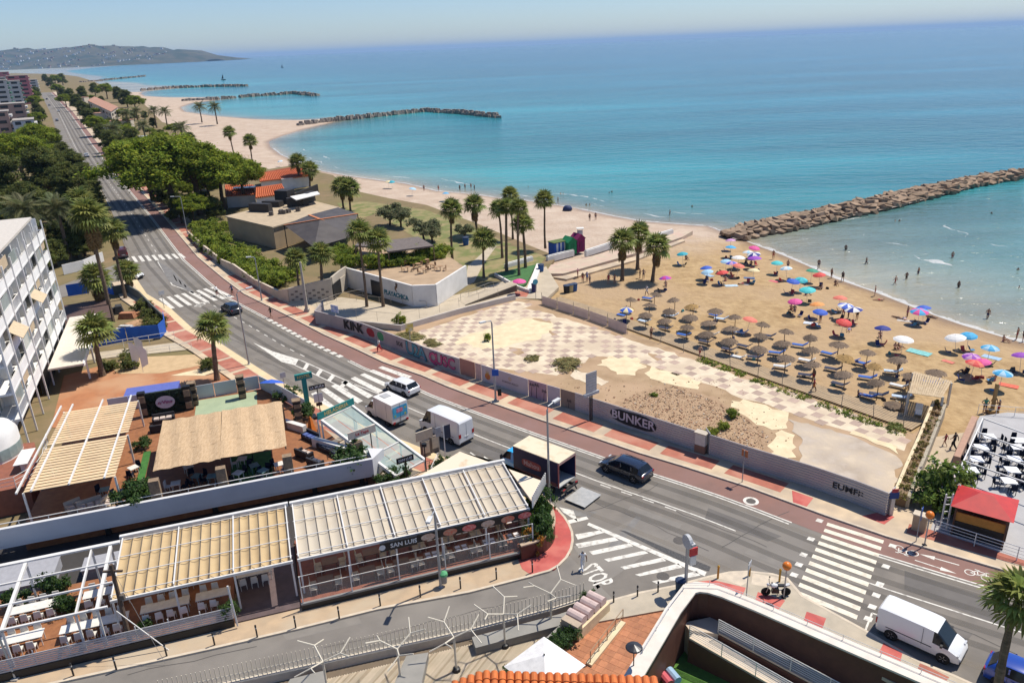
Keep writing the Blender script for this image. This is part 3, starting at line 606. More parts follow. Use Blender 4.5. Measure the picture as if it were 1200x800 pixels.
FAN_ME=[quads_mesh('frond',f,MFROND,np.full(len(f),.9+.2*i))for i,f in enumerate(FANS)]
def fan_angles(n,r):
 for i in range(n):
  t=(i+.5)/n;yield i*2.39996+r.uniform(-.2,.2),R(82)-t*R(112)+r.uniform(-.12,.12)
def fan_crown(n,seed,sc=1):
 r=random.Random(seed);V=[];T=[]
 for i,(az,el)in enumerate(fan_angles(n,r)):
  f=FANS[i%3]*sc*r.uniform(.85,1.1);V.append(rot_frond(f,az,el));T.append(np.full(len(f),r.uniform(.72,1.3)))
 return quads_mesh('crown',np.concatenate(V),MFROND,np.concatenate(T))
def skirt_mesh(n,seed,ln=1.6,sc=.9):
 r=random.Random(seed);V=[];T=[]
 for i in range(n):
  f=FANS[i%3]*sc*r.uniform(.7,1.0);q=rot_frond(f,r.uniform(0,6.28),R(-62)-r.random()*R(22));q=q+np.array([0,0,-r.random()*ln]);V.append(q);T.append(np.full(len(f),r.uniform(.6,1.3)))
 return quads_mesh('dead_skirt',np.concatenate(V),MDEAD,np.concatenate(T))
def date_crown(n,seed,sc=1):
 r=random.Random(seed);V=[];T=[]
 for i in range(n):
  t=(i+.5)/n;f=FEATH[i%3]*sc*r.uniform(.85,1.12);V.append(rot_frond(f,i*2.39996+r.uniform(-.2,.2),R(62)-t*R(88)+r.uniform(-.1,.1)));T.append(np.full(len(f),r.uniform(.7,1.3)))
 return quads_mesh('crown',np.concatenate(V),MFROND2,np.concatenate(T))
FANC=[fan_crown(46,s)for s in range(3)];SKIRT=[skirt_mesh(26,s)for s in range(2)];DATEC=[date_crown(44,s)for s in range(2)]
def trunk_mesh(h,r0,r1,lean=(0,0),mat=None,rings=9,seed=0):
 r=random.Random(seed);q=MB();pts=[];rs=[]
 for i in range(rings):
  t=i/(rings-1);pts.append((lean[0]*t*t+.06*math.sin(t*5+seed),lean[1]*t*t,h*t));rs.append((r0*(1-t)+r1*t)*(1.35 if i==0 else 1)*(1+.06*((i%2)*2-1)))
 q.tube(pts,rs,8);return q.mesh('trunk',mat or MPTRUNK)
_tk={}
def fan_palm(p,h,label,z=0,cr=1.0,skirt=True,fronds=False,group=None,seed=0,tr=.24,lean=(0,0)):
 if lean==(0,0):lean=(.4*math.sin(seed*2.1),.35*math.cos(seed*1.7))
 t=thing('fan_palm',label,'palm tree',(*p,z),seed*1.3,group);key=(round(h,1),tr,lean,seed%3)
 if key not in _tk:_tk[key]=trunk_mesh(h,tr,tr*.72,lean,seed=seed%3)
 link('trunk',_tk[key],t);top=(lean[0],lean[1],h)
 if fronds:
  r=random.Random(seed)
  for i,(az,el)in enumerate(fan_angles(40,r)):
   o=link('frond',FAN_ME[i%3],t,top);s=cr*1.12*r.uniform(.88,1.1);o.scale=(s,s,s);o.rotation_euler=(0,-el,az)
 else:link('crown',FANC[seed%3],t,top,0,cr*1.14)
 if skirt:link('dead_skirt',SKIRT[seed%2],t,(top[0],top[1],h-.15),0,cr*.72*(.8 if skirt is True else skirt))
 return t
def date_palm(p,h,label,z=0,cr=1.0,group=None,seed=0):
 t=thing('date_palm',label,'palm tree',(*p,z),seed*1.7,group);key=('d',round(h,1))
 if key not in _tk:_tk[key]=trunk_mesh(h,.36,.3,(0,0))
 link('trunk',_tk[key],t);link('crown',DATEC[seed%2],t,(0,0,h),0,cr);return t
def tree_meshes(kind,seed):
 r=random.Random(seed*7+1);q=MB();lob=[]
 if kind=='pine':
  q.tube([(0,0,0),(.2,.1,3),(.1,-.2,6),(0,0,8.5)],[.42,.34,.28,.18],8)
  for i in range(13):
   a=i*2.4;d=1.2+3.6*((i%5)/4);z=10.6-.12*d*d+r.uniform(-.7,.5);lob.append((d*math.cos(a),d*math.sin(a),z,r.uniform(1.5,2.3),r.uniform(1.5,2.3),r.uniform(1.0,1.5)))
   q.tube([(.1,-.1,5.2+(i%3)),(d*.5*math.cos(a),d*.5*math.sin(a),7.6),(d*.85*math.cos(a),d*.85*math.sin(a),z)],[.16,.12,.05],5)
  for i in range(9):a=i*2.1+.5;d=2.6+1.6*(i%3)/2;lob.append((d*math.cos(a),d*math.sin(a),6.4+1.4*r.random(),r.uniform(1.5,2.1),r.uniform(1.5,2.1),r.uniform(1.2,1.7)))
  c=crown('crown',lob,340,105,.66,.17,MPINE,seed,-.6)
 elif kind=='dark':
  q.tube([(0,0,0),(.1,.1,3),(0,0,9)],[.4,.3,.12],8)
  for i in range(15):
   t=i/14;a=i*2.4;d=(1-t*.75)*r.uniform(1.6,3.1);z=3.0+8*t;lob.append((d*math.cos(a),d*math.sin(a),z,r.uniform(1.3,2.1),r.uniform(1.3,2.1),r.uniform(1.1,1.7)))
   q.tube([(0,0,z-1),(d*.8*math.cos(a),d*.8*math.sin(a),z)],[.12,.04],5)
  c=crown('crown',lob,250,85,.7,.20,MDARK,seed,-.6)
 elif kind=='olive':
  q.tube([(0,0,0),(.1,.05,1.0),(.3,0,2.2)],[.22,.17,.1],7);q.tube([(.1,.05,.9),(-.6,.2,2.2),(-1.1,.4,3)],[.14,.1,.04],5);q.tube([(.2,.05,1.2),(.9,-.5,2.4)],[.1,.04],5)
  for i in range(9):
   a=i*2.4;d=.4+1.5*((i%4)/3);lob.append((d*math.cos(a),d*math.sin(a),3.1+r.uniform(-.7,.8),r.uniform(.8,1.2),r.uniform(.8,1.2),r.uniform(.7,1.0)))
  c=crown('crown',lob,150,42,.42,.17,MOLIVE,seed,-.6)
 return q.mesh('trunk',MBARK),c
TREES={(k,s):tree_meshes(k,s)for k,n in(('pine',3),('dark',3),('olive',2))for s in range(n)}
def tree(kind,p,h,label,z=0,seed=0,group=None,wide=1.0,name=None):
 base={'pine':12.0,'dark':12.4,'olive':4.6}[kind];tm,cm=TREES[(kind,seed%(2 if kind=='olive' else 3))]
 t=thing(name or{'pine':'pine_tree','dark':'evergreen_tree','olive':'tamarisk_tree'}[kind],label,'tree',(*p,z),seed*1.1,group,sc=(h/base*wide,h/base*wide,h/base))
 link('trunk',tm,t);link('crown',cm,t);return t
_sh={}
def shrub(p,h,w,label,z=0,seed=0,mat=None,group=None,name='shrub',flowers=0):
 mat=mat or MHEDGE;key=(mat.name,seed%3,flowers)
 if key not in _sh:
  r=random.Random(seed);lob=[(r.uniform(-.45,.45),r.uniform(-.45,.45),r.uniform(.22,.7),r.uniform(.3,.45),r.uniform(.3,.45),r.uniform(.25,.4))for _ in range(7)]
  q=MB()
  for i in range(5):a=i*1.3;q.tube([(0,0,0),(.3*math.cos(a),.3*math.sin(a),.6)],[.03,.012],4)
  _sh[key]=(q.mesh('stem',MBARK),crown('crown',lob,80,36,.15,.062,mat,seed,-.7),crown('flower_heads',lob,flowers,5,.04,.035,MFLOWER,seed+5,-.2)if flowers else None)
 t=thing(name,label,'shrub',(*p,z),seed*1.9,group,sc=(w,w,h));a,b,f=_sh[key];link('stem',a,t);link('crown',b,t)
 if f:link('flower_heads',f,t)
 return t
fan_palm((-49.23,85.17),5.4,'stocky fan palm with big green crown on the terracotta terrace beside the white apartment block',cr=1.3,fronds=True,seed=1,tr=.34,skirt=.55)
fan_palm((-34.45,82.4),6.2,'fan palm on the pavement edge left of the road, above the green tiled terrace',cr=1.15,fronds=True,seed=2,tr=.30,skirt=.5)
fan_palm((25.14,31.33),7.6,'fan palm leaning in at the right edge beside the parked dark blue car',cr=.98,fronds=True,seed=4,tr=.25,skirt=False,lean=(.01,0))
GR='palms around the fenced garden left of the road'
fan_palm((-57.53,105.42),15.0,'tallest fan palm with a shaggy yellow skirt in the fenced garden left of the road',cr=1.5,seed=0,tr=.3,skirt=1.5,group=GR)
fan_palm((-60.81,116.7),10.4,'slender fan palm with bare trunk standing nearest the road by the blue screened garden',cr=1.3,seed=1,skirt=1.0,group=GR)
fan_palm((-61.9,120),3.4,'short fan palm with hanging brown skirt at the street corner by the parked white car',cr=1.15,seed=2,skirt=1.1,group=GR)
fan_palm((-59.99,107.98),5.6,'low fan palm with long dead skirt behind the blue garden screen',cr=1.3,seed=3,skirt=1.35,group=GR)
fan_palm((-80.06,146.25),10.5,'yellowing fan palm against the dark park trees left of the road',cr=1.5,seed=5,skirt=1.4,group=GR)
date_palm((-87.67,140.01),10.0,'large grey-green date palm among the dark park trees above the apartment block',cr=1.75,seed=0)
date_palm((-83.68,143.65),9.5,'arching date palm just left of the tall shaggy fan palm',cr=1.55,seed=1)
LB='fan palms along the beach path'
for i,(p,h,c_,s_,tx)in enumerate((((-21.12,107.64),10.8,1.15,.6,'tall fan palm before the white restaurant wall, left of its doorway'),((-18.68,107.32),9.5,1.15,.6,'tall fan palm before the white restaurant wall, right of its doorway'),((-28.53,112.32),6.8,1.1,.5,'fan palm behind the concrete garden wall of the restaurant'),((-32.61,114.6),5.6,1.0,.5,'fan palm in the garden hedge by the grey utility pole'),((-9.98,132.46),8.6,1.2,.9,'fan palm with dead skirt beside the pale gazebo on the beach lawn'),((-6.11,151.62),5.6,1.3,1.2,'bushy fan palm with broad brown skirt at the back of the beach lawn'),((-4.14,120.3),6.0,1.15,.6,'short fan palm just right of the white restaurant wall'),((-1.04,132.19),8.5,1.0,.5,'leftmost slim palm of the tight row of tall palms by the beach path'),((-0.37,122.25),10.6,.95,.5,'slim palm on the green triangle bed, left of the pink parasol'),((0.99,145.99),8.3,1.0,.5,'slim palm furthest back on the pebbles of the tight palm row'),((1.53,119.46),11.0,.95,.5,'tallest slim palm rising from the pink parasol on the triangle bed'),((2.77,123.83),7.6,1.1,.6,'sturdy palm at the tip of the green triangle bed'),((6.82,137.61),8.6,1.1,.5,'lone slim palm left of the striped beach hut'))):
 fan_palm(p,h,tx,cr=c_,skirt=s_,seed=i,tr=.2+.03*(i%3),group=LB,fronds=i in(0,1))
for i,(p,h,tx)in enumerate((((17.89,117.17),5.7,'leftmost of the three shaggy palms on the sand'),((21.33,123.12),5.3,'rear middle one of the three shaggy palms on the sand'),((22.57,116.01),5.1,'rightmost of the three shaggy palms on the sand'))):
 fan_palm(p,h+.4,tx,z=-.65,cr=1.28,skirt=1.15,seed=i,tr=.3,group='three palms on the sand',fronds=True)
for i,(p,h,tx)in enumerate((((-57.85,218.39),6.8,'tallest of the palms behind the orange roofed beach bar'),((-54.13,214.79),5.2,'palm right beside the tallest one behind the orange roofed beach bar'),((-39.14,184.5),5.0,'left one of the two palms between dark tent roof and sand'),((-36.86,181.01),5.2,'right one of the two palms between dark tent roof and sand'),((-104.75,305.36),8.0,'lone fan palm at the edge of the far sand'),((-89.18,277.79),7.2,'fan palm on the sand just above the big pine'))):
 fan_palm(p,h,tx,z=-.3,cr=1.5,skirt=.9,seed=i+1,tr=.26,group='palms at the back of the far beach')
for i,(p,h,tx)in enumerate((((-174.87,465.33),8.4,'left one of the two palms standing alone on the far sand'),((-160.25,448.79),9.0,'right one of the two palms standing alone on the far sand'),((-128.56,318.55),9,'spreading date palm above the big pine crown'),((-197.04,420.99),9,'first palm of the far grove beyond the pines'),((-195.12,428.95),9.5,'second palm of the far grove beyond the pines'),((-190.95,440.98),9,'third palm of the far grove beyond the pines'),((-179.15,426.93),9,'last palm of the far grove beside the sand'),((-160.58,328.89),9,'date palm close to the far pavement before the grove'),((-158.25,351.62),8,'date palm between the far grove and the pine'))):
 date_palm(p,h,tx,cr=1.5 if i>1 else 1.7,seed=i,group='date palms of the far grove')
PG='pines of the villa garden right of the road'
for i,(p,h,w,tx)in enumerate((((-78.43,180.65),19,1.5,'huge round bright green pine overhanging the road'),((-73.45,183.56),17,1.4,'middle pine of the bright green group right of the road'),((-93.64,205.28),16,1.25,'rear left pine of the bright green group right of the road'),((-69.06,188.78),14,1.15,'right hand pine beside the orange tiled roof'),((-65.09,192.23),12.5,1.0,'smallest pine at the right end of the bright green group'))):
 tree('pine',p,h,tx,seed=i,group=PG,wide=w)
LP='park trees left of the road'
for i,(p,h,k,tx)in enumerate((((-127.45,198.76),14.5,'dark','dark evergreen at the left edge above the date palm'),((-107.41,173.47),11,'dark','dark evergreen just behind the large date palm'),((-123.61,209.44),15,'dark','tall dark evergreen in the middle of the left park'),((-107.98,192.62),12.5,'dark','dark evergreen nearest the road in the left park'),((-152.55,248.4),16,'pine','big olive green pine at the back of the left park'),((-99.17,149.36),9,'dark','low evergreen right above the apartment roof'),((-88.93,158.14),9.5,'dark','low dark evergreen under the yellowing fan palm'),((-86.96,147.37),7,'dark','rounded evergreen beside the white garden hoarding'),((-178.73,304.11),14,'pine','pine before the white balcony tower'),((-153.37,265.92),11,'dark','evergreen beside the far kerb in the left park'),((-130.77,228.02),12,'dark','evergreen between the tall park tree and the road'),((-82.23,146.6),8,'dark','evergreen behind the low shaggy palm'),((-91.2,144.85),8,'dark','evergreen shading the side street mouth'),((-104.89,163.2),9,'dark','spreading evergreen between date palm and apartment block'))):
 tree(k,p,h,tx,seed=i,group=LP,wide=1.2)
FT='trees lining the far avenue'
far=[((-275.83,476.34),9),((-306.06,534.4),9),((-340.77,591.21),10),((-396.21,686.15),11),((-226.39,392.56),8),((-248.46,428.28),8),((-473.61,817.24),13),((-512.39,895.45),13),((-469.41,867.8),12),((-529.51,969.48),13),((-398.3,748.75),14),((-333.7,634.98),13),((-373.67,692.97),11),((-277.29,533.71),12),((-237.35,460.31),11),((-205.8,403.88),10),((-417.12,807.82),14),((-461.73,922.88),14),((-400.8,823.65),15),((-351.55,743.43),14),((-303.23,653.91),14),((-265.13,583.32),12),((-185.69,367.63),9),((-157.19,317.16),10),((-131.19,273.3),10),((-120.3,255.37),11),((-719.63,1303.09),16),((-759.67,1392.57),18),((-899.19,1613.75),18),((-767.84,1429.94),20),((-168.13,355.02),9),((-187.92,389.55),9),((-149.51,319.96),10),((-134.36,310.02),9)]
for i,(p,h)in enumerate(far):
 tree('pine' if i%3==0 else 'dark',p,h,'dark rounded tree lining the far avenue',seed=i,group=FT,wide=1.25)
for i,(p,h,tx)in enumerate((((-25.12,163.1),4.6,'leftmost grey-green tamarisk on the beach lawn'),((-22.48,160.93),4.4,'second grey-green tamarisk on the beach lawn'),((-16.37,147.64),4.6,'grey-green tamarisk in the middle of the beach lawn'),((-14.56,145.93),4.0,'grey-green tamarisk leaning beside the gazebo'),((-8.32,146.93),3.3,'small grey-green tamarisk near the bushy palm'))):
 tree('olive',p,h,tx,seed=i,group='tamarisks on the beach lawn',wide=1.15)
shrub((33.16,51.18),4.0,3.0,'big flowering oleander bush beside the red roofed kiosk',seed=0,mat=M('oleander_leaves',(.19,.26,.045),(.10,.165,.03),sc=1.2,rough=.7,vcol=True),name='oleander_bush',flowers=40);shrub((32.78,50.85),2.6,2.6,'low skirt of green shrub at the foot of the big oleander',seed=1,mat=M('oleander_leaves'),name='low_shrub')
rr=random.Random(5)
hedge=[(-64.92,159.2),(-61.4,153.36),(-58.28,147.94),(-56.06,144.91),(-53.31,140.64),(-50.51,135.97),(-48.3,133.9),(-45.93,130.19),(-44.01,127.76),(-41.84,124.36),(-39.92,121.61),(-38.2,119.46),(-45.45,134.6),(-49,141.19),(-42.5,129.67),(-40.03,127.17),(-51.81,142.91),(-56.59,150.41),(-37,121.19),(-36.76,124.62),(-64.03,163.78),(-60.52,159.96),(-60.88,166.5),(-60.24,171.56),(-67.69,167.77)]
for i,p in enumerate(hedge):shrub(p,rr.uniform(1.8,3.0),rr.uniform(2.4,3.2),'bright green garden shrub behind the wall of the dark roofed restaurant',.1,i,group='garden shrubs behind the roadside wall')
for i,p in enumerate([(-27.51,121.28),(-26.09,119.63),(-25.13,120.45),(-23.83,119.3),(-21.78,118.53),(-20.66,118.37),(-19.39,119.14),(-18.19,119.44),(-16.99,119.75),(-15.78,120.06),(-14.61,120.86),(-13.57,121.7),(-12.51,122.54),(-11.48,123.92),(-10.69,124.84),(-18.04,123.88),(-19.35,123.06),(-28.9,125.5),(-28.12,127.49),(-26.73,126.22)]):shrub(p,rr.uniform(1.6,2.6),rr.uniform(1.6,2.4),'leafy terrace shrub above the white restaurant wall',2.85,i,group='shrubs along the white terrace wall')
for i,p in enumerate([(-49.36,86.74),(-48.19,90.16),(-36.69,86.19),(-46.99,87.02)]):shrub(p,1.3,1.6,'rounded dark green bush on the sandy front garden',.05,i,mat=MDARK,group='front garden bushes')
shrub((35.67,63.93),.9,1.1,'low spiky plant on the boardwalk beside the flat straw mat',-.3,1,mat=MFROND,name='spiky_plant')
UN='undergrowth trees of the left park'
for i,p in enumerate([(-87.89,130.05),(-87.3,132.61),(-85.67,134),(-84.35,136.03),(-84.02,139.45),(-83.32,145.49),(-84.43,152.35),(-86.83,160.03),(-95.41,171.24),(-102.96,179.79),(-96.31,178.51),(-104.17,191.84),(-108.32,203.75),(-117.7,220.86),(-128.11,237.66),(-142.23,261.15),(-156.67,284.51),(-173.79,312.21),(-193.51,345.29),(-173.24,302.5),(-163.73,278.3),(-176.57,292.27),(-175.29,281.47),(-160.22,250.31),(-136.31,209.78),(-116.53,182.4),(-119.59,195),(-107.44,180.65),(-114.57,199.39),(-194.74,308.82),(-208.2,338.6),(-203.18,342.64),(-207.15,362.03),(-216.67,385.48)]):tree('dark',p,rr.uniform(5,8.5),'low dark evergreen filling the park left of the avenue',seed=i,group=UN,wide=1.5)
VG='garden trees between the pines and the sea side villas'
for i,p in enumerate([(-127.8,272.35),(-117.78,254.71),(-108.92,239.12),(-99.21,222),(-91.73,207.28),(-85.13,194.3),(-85.18,201.07),(-86.28,211.05),(-84.78,215.91),(-83.21,220.99),(-119.23,266.1),(-109.06,252.41),(-142.34,297.97),(-161.94,334.93),(-182.86,373.4),(-208.97,421.42),(-236.06,469.8),(-72.9,185.45),(-70.99,173.63),(-73.93,174.19),(-67.35,176.57),(-77.39,201.71),(-95.3,223.87),(-137.99,301.35),(-124.87,283.9),(-105.36,251.44),(-222.66,454.19),(-276.71,546.4),(-320.94,628.28),(-210.7,449.21),(-244.84,518.63),(-229.16,499.47),(-227.58,510.61),(-293.83,598.02),(-251.9,521.91),(-321.46,645.8),(-173.82,391.81),(-153.35,356.28),(-160.4,346.18),(-176.15,371),(-137.8,327.01),(-120.97,296.19),(-106.93,270.48),(-95.05,248.72),(-193.24,441.94),(-159,386.21),(-130.53,330.24),(-358.55,725.41),(-404.78,800.13),(-485.62,939.3)]):tree('dark' if i%3 else 'pine',p,rr.uniform(4.5,7.5),'bushy garden tree crowding the villa plots right of the avenue',seed=i+1,group=VG,wide=1.4)
# ---------------- vacant lot, hoardings, boardwalk ----------------
MEARTH=M('bare_earth',(.40,.285,.175),(.30,.205,.12),sc=.5,rough=.95,detail=9,bump=1,bsc=5,c3=(.42,.29,.185),sc3=.12,spec=.1)
LOT=HOARD[1:-1]+[(28.96,50.54),(38.94,64.51),(36.79,62.81),(24.75,78.92),(5.22,106.54),(1.03,108.73),(-7.09,103.5),(-14.9,97.72),(-19.17,95.6)]
q=MB();q.sheet(LOT,-.035);LOTO=struct(q.build('vacant_lot',MEARTH))
MCREAM=M('worn_cream_paving',(.64,.54,.39),(.53,.43,.31),sc=1.0,rough=.9,detail=9,lo=.4,hi=.7,c3=(.50,.40,.285),sc3=.22)
MCREAM2=M('cream_screed',(.70,.58,.37),(.58,.46,.29),sc=.9,rough=.9,detail=9,bump=.6)
MGREY=M('grey_rubble_screed',(.46,.39,.315),(.34,.275,.21),sc=.6,rough=.95,detail=12,bump=2,c3=(.52,.43,.32),sc3=.3)
MMAUVE=M('mauve_paving',(.42,.31,.245),(.35,.26,.205),sc=1.2,rough=.9,detail=8,rnd=.12)
def ragged(poly,amp,seed,step=1.2):
 r=random.Random(seed);out=[]
 for a,b in zip(poly,poly[1:]+poly[:1]):
  n=max(1,int(math.dist(a,b)/step))
  for i in range(n):
   p=lerp(a,b,i/n);out.append((p[0]+r.uniform(-amp,amp),p[1]+r.uniform(-amp,amp)))
 return out
FIELD1=[(2.37,103.4),(4.94,101.58),(16.76,87.75),(25.14,76.98),(31,70.33),(36.02,62.54),(34.66,59.77),(31.45,63.28),(25.69,70.04),(23,72.76),(18.82,78.1),(14,83.63),(10.15,85.13),(5.14,79.52),(1.81,80.84),(-4.14,83.5),(-10.09,88.49),(-14.27,92.51),(-8.99,95.68),(-2.81,100.39)]
PAVF=ragged(FIELD1,.35,1);q=MB();q.sheet(PAVF,-.029);q.build('paving_field',MCREAM,LOTO)
FIELD2=[(-13.44,94.92),(-6.97,100.91),(0.75,107.54),(2.93,105.26),(0.16,101.46),(-4.53,98.49),(-8.9,94.38),(-10.89,91.51)];q=MB();q.sheet(ragged(FIELD2,.3,2),-.031);q.build('paving_field',MCREAM,LOTO)
for i,(px,mm)in enumerate((([(-7.6,91.13),(-6.08,93.73),(-2.77,96.25),(0.12,98.61),(3.43,99.96),(5.63,97.58),(5.68,94.89),(3.06,91.41),(-0.02,89.67),(-2.68,88.52),(-5.18,90.26)],MCREAM2),([(9.97,81.98),(11.32,84.72),(13.71,85),(15.36,81.66),(13.68,78.63),(11.9,79.54)],MCREAM2),([(15.1,80.18),(16.29,80.8),(18.82,78.1),(20.28,76.32),(19.31,74.19),(17.72,75.23),(15.71,76.79),(15.04,78.26)],MCREAM2),([(22.06,70.99),(23.57,71.66),(25.69,70.04),(27.13,67.96),(25.52,65.01),(24.14,64.79),(22.98,66.86),(22.55,68.2)],MCREAM2),([(25.05,64.36),(26.31,63.39),(25.23,61.04),(23.55,58.44),(22.75,59.85),(23.02,61.87)],MCREAM2),([(26.62,66.52),(29.86,64.27),(33.05,59.91),(33.65,58.34),(29.2,51.47),(25.08,55.09),(24.56,58.35),(26.26,61.75)],MGREY),([(6.7,83.11),(7.62,80.23),(10.2,77.58),(9.84,76.25),(8.23,76.86),(6.76,79.35)],MCREAM),([(31.66,63.77),(33.76,61.43),(34.22,59.81),(33.64,59.55),(31.79,62.25),(31.3,63.29)],MCREAM2))):
 q=MB();q.sheet(ragged(px,.38,20+i,.7),-.022);q.build('screed_patch',mm,LOTO,(0,0,.002*i))
u=Vector((36.6-5.1,62.5-104.6)).normalized();v_=Vector((-u.y,u.x));o0=Vector((4.94,101.58));tq=MB();tq.box((0,0,0),(.98,.98,.012));tile_me=tq.mesh('paving_tile',MMAUVE);cnt=0
r=random.Random(9);holes=[[(10.15,85.13),(15.36,81.66),(20.28,76.32),(19.31,74.19),(13.68,78.63),(8.23,76.86)],[(-7.6,91.13),(-6.08,93.73),(-2.77,96.25),(0.12,98.61),(3.43,99.96),(5.63,97.58),(5.68,94.89),(3.06,91.41),(-0.02,89.67),(-2.68,88.52),(-5.18,90.26)]]
cells=sorted(((i,j)for i in range(-26,50)for j in range(-34,6)if(i+j)%2==0),key=lambda t:abs(t[0]-6)+abs(t[1])*1.5)
for i,j in cells:
 p=o0+u*(i*1.14)+v_*(j*1.14+.5)
 if not(inside(p.x,p.y,FIELD1)or inside(p.x,p.y,FIELD2))or any(inside(p.x,p.y,h)for h in holes):continue
 if r.random()<.16 or cnt>=295:continue
 link('paving_tile',tile_me,LOTO,(p.x+r.uniform(-.03,.03),p.y+r.uniform(-.03,.03),-.024),math.atan2(u.y,u.x)+r.uniform(-.03,.03));cnt+=1
for i in range(26):
 c=o0+u*r.uniform(-22,46)+v_*r.uniform(-26,4)
 if not inside(c.x,c.y,FIELD1):continue
 n=11;rx,ry=r.uniform(.6,2.6),r.uniform(.3,1.0);a0_=math.atan2(u.y,u.x)+r.uniform(-.5,.5);q=MB();q.sheet([(c.x+math.cos(a0_)*rx*math.cos(t*6.283/n)*(k_:=r.uniform(.7,1.2))-math.sin(a0_)*ry*math.sin(t*6.283/n)*k_,c.y+math.sin(a0_)*rx*math.cos(t*6.283/n)*k_+math.cos(a0_)*ry*math.sin(t*6.283/n)*k_)for t in range(n)],-.0165-.0004*i);q.build('dirt_patch',MEARTH,LOTO)
heap=[(10.79,71.26),(12.42,73.8),(17.31,75.49),(20.83,71.31),(22.98,66.86),(23.65,63.29),(22.2,60.51),(19.57,60.73),(15.32,62.37),(12.73,65.45)]
q=MB();rng=random.Random(4);xs_=[p[0]for p in heap];ys_=[p[1]for p in heap];n_=0
while n_<3000:
 x=rng.uniform(min(xs_)-6,max(xs_)+2);y=rng.uniform(min(ys_),max(ys_)+2)
 if not(inside(x,y,heap)or rng.random()<.05):continue
 if not inside(x,y,LOT):continue
 s=rng.choice((.03,.035,.04,.05,.06,.1));q.box((x,y,-.02+s*.3),(s*rng.uniform(1,2.4),s*rng.uniform(1,1.8),s),rng.random()*3,rng.choice((0,0,1,1,2,3)),(.7,.75));n_+=1
ru=q.build('rubble',[M('rubble_brown',(.37,.25,.15)),M('rubble_brick',(.40,.22,.13)),M('rubble_pale',(.58,.48,.36)),M('rubble_dark',(.27,.18,.11))]);struct(ru,'stuff');ru['label']='spread of broken brick and stone rubble on the bare lot';ru['category']='rubble'
q=MB();q.sheet(ragged([(10.41,71.09),(12.74,74.63),(17.64,76.14),(21.21,72.09),(23.42,67.18),(23.96,63.27),(22.3,59.89),(19.25,60.14),(15.06,61.91),(12.31,64.97)],.6,8),-.026);q.build('dirt_patch',M('rubble_dirt',(.39,.265,.16),(.31,.205,.12),sc=1.3,rough=.95,detail=9,bump=1,bsc=7),LOTO)
MWEED=M('dry_weed',(.30,.25,.10),(.20,.19,.07),sc=2,rough=.9,vcol=True)
for i,(p,h,w,mm,tx)in enumerate((((6.04,82.41),.55,2.6,MWEED,'spread of dry brown weeds in the middle of the paved lot'),((2.25,84.65),.5,1.2,MWEED,'small dry tuft in the paved lot near the printed banners'),((21.4,67.74),1.0,.9,MHEDGE,'green weed on the rubble beside the cream screed'),((19.74,65.35),.8,.9,MHEDGE,'green weed on the rubble near the metal hoarding'),((18.44,64.43),.7,.8,MHEDGE,'green weed beside the gap in the metal hoarding'),((-3.04,91.51),1.1,.7,MHEDGE,'thin sapling by the tall lamp in the paved lot'),((-15.35,99.48),1.6,1.2,MHEDGE,'leafy sapling against the pale wall at the back of the lot'),((-13.78,94.01),.4,2.4,MWEED,'yellow dry weeds behind the graffiti wall'),((-10.01,91.41),.35,1.6,MWEED,'dry weeds beside the yellow sign board'),((14.7,73.36),.4,.6,MHEDGE,'tiny green weed in the dirt before the screed'))):
 shrub(p,h,w,tx,-.05,i,mat=mm,name='weed_tuft')
gl=crown('edge_weeds',[(*lerp((10.59,98.7),(36.17,62.2),t/40),-.1,.9,.6,.25)for t in range(18,40)if t%7!=3],260,22,.2,.09,MHEDGE,3,-.1)
o=link('edge_weeds',gl);struct(o,'stuff');o['label']='strip of green weeds along the seaward edge of the lot';o['category']='weeds'
BW=offs([(5.28,107.74),(10.82,100.82),(25.16,80.36),(37.36,63.95)],.0);bwA=offs(BW,.3);bwB=offs(BW,3.0)
MPLANK=M('boardwalk_planks',(.42,.31,.19),(.34,.25,.155),sc=1.2,rough=.9,rnd=.1)
q=MB();L_=arc(BW)[-1];t=0
while t<L_-.3:
 a=at(bwA,t*arc(bwA)[-1]/L_);b=at(bwB,t*arc(bwB)[-1]/L_);q.beam((*a,-.42),(*b,-.42),.26,.05);t+=.29
bw=q.build('boardwalk',MPLANK);struct(bw)
pm=MB();pm.tube([(0,0,0),(.03,.02,1.5)],.035,5);post_me=pm.mesh('post',M('grey_post',(.30,.26,.21),rough=.8))
rope=thing('rope_fence','thin leaning posts and rope along the seaward edge of the vacant lot','fence',(14.78,91.88))
last=None
for i,p in enumerate([(14.78,91.88),(18.21,88.16),(20.41,84.8),(22.37,82.45),(24.65,79.91),(26.92,77.26),(28.79,74.78),(30.76,71.99),(32.86,69.35),(34.91,66.68),(36.68,64.36)]):
 o=link('post',post_me);bias(o,rope);o.location=(*p,-.35);o.rotation_euler=(rr.uniform(-.12,.12),rr.uniform(-.12,.12),i)
 if last:q=MB();q.tube([(*last,.75),(*lerp(last,p,.5),.55),(*p,.75)],.015,4);bias(q.build('rope',M('rope_grey',(.35,.31,.26))),rope)
 last=p
scr=thing('screen_fence','pale pink translucent screen fence between posts at the corner of the lot','fence',(4.66,107.83))
sp=[(4.54,105.44),(6.58,102.86),(8.65,100.37),(10.52,98.01),(12.67,95.03),(14.78,91.88)];MSCR=M('fence_screen',(.60,.48,.44),(.52,.42,.40),sc=1,rough=.7,alpha=.72)
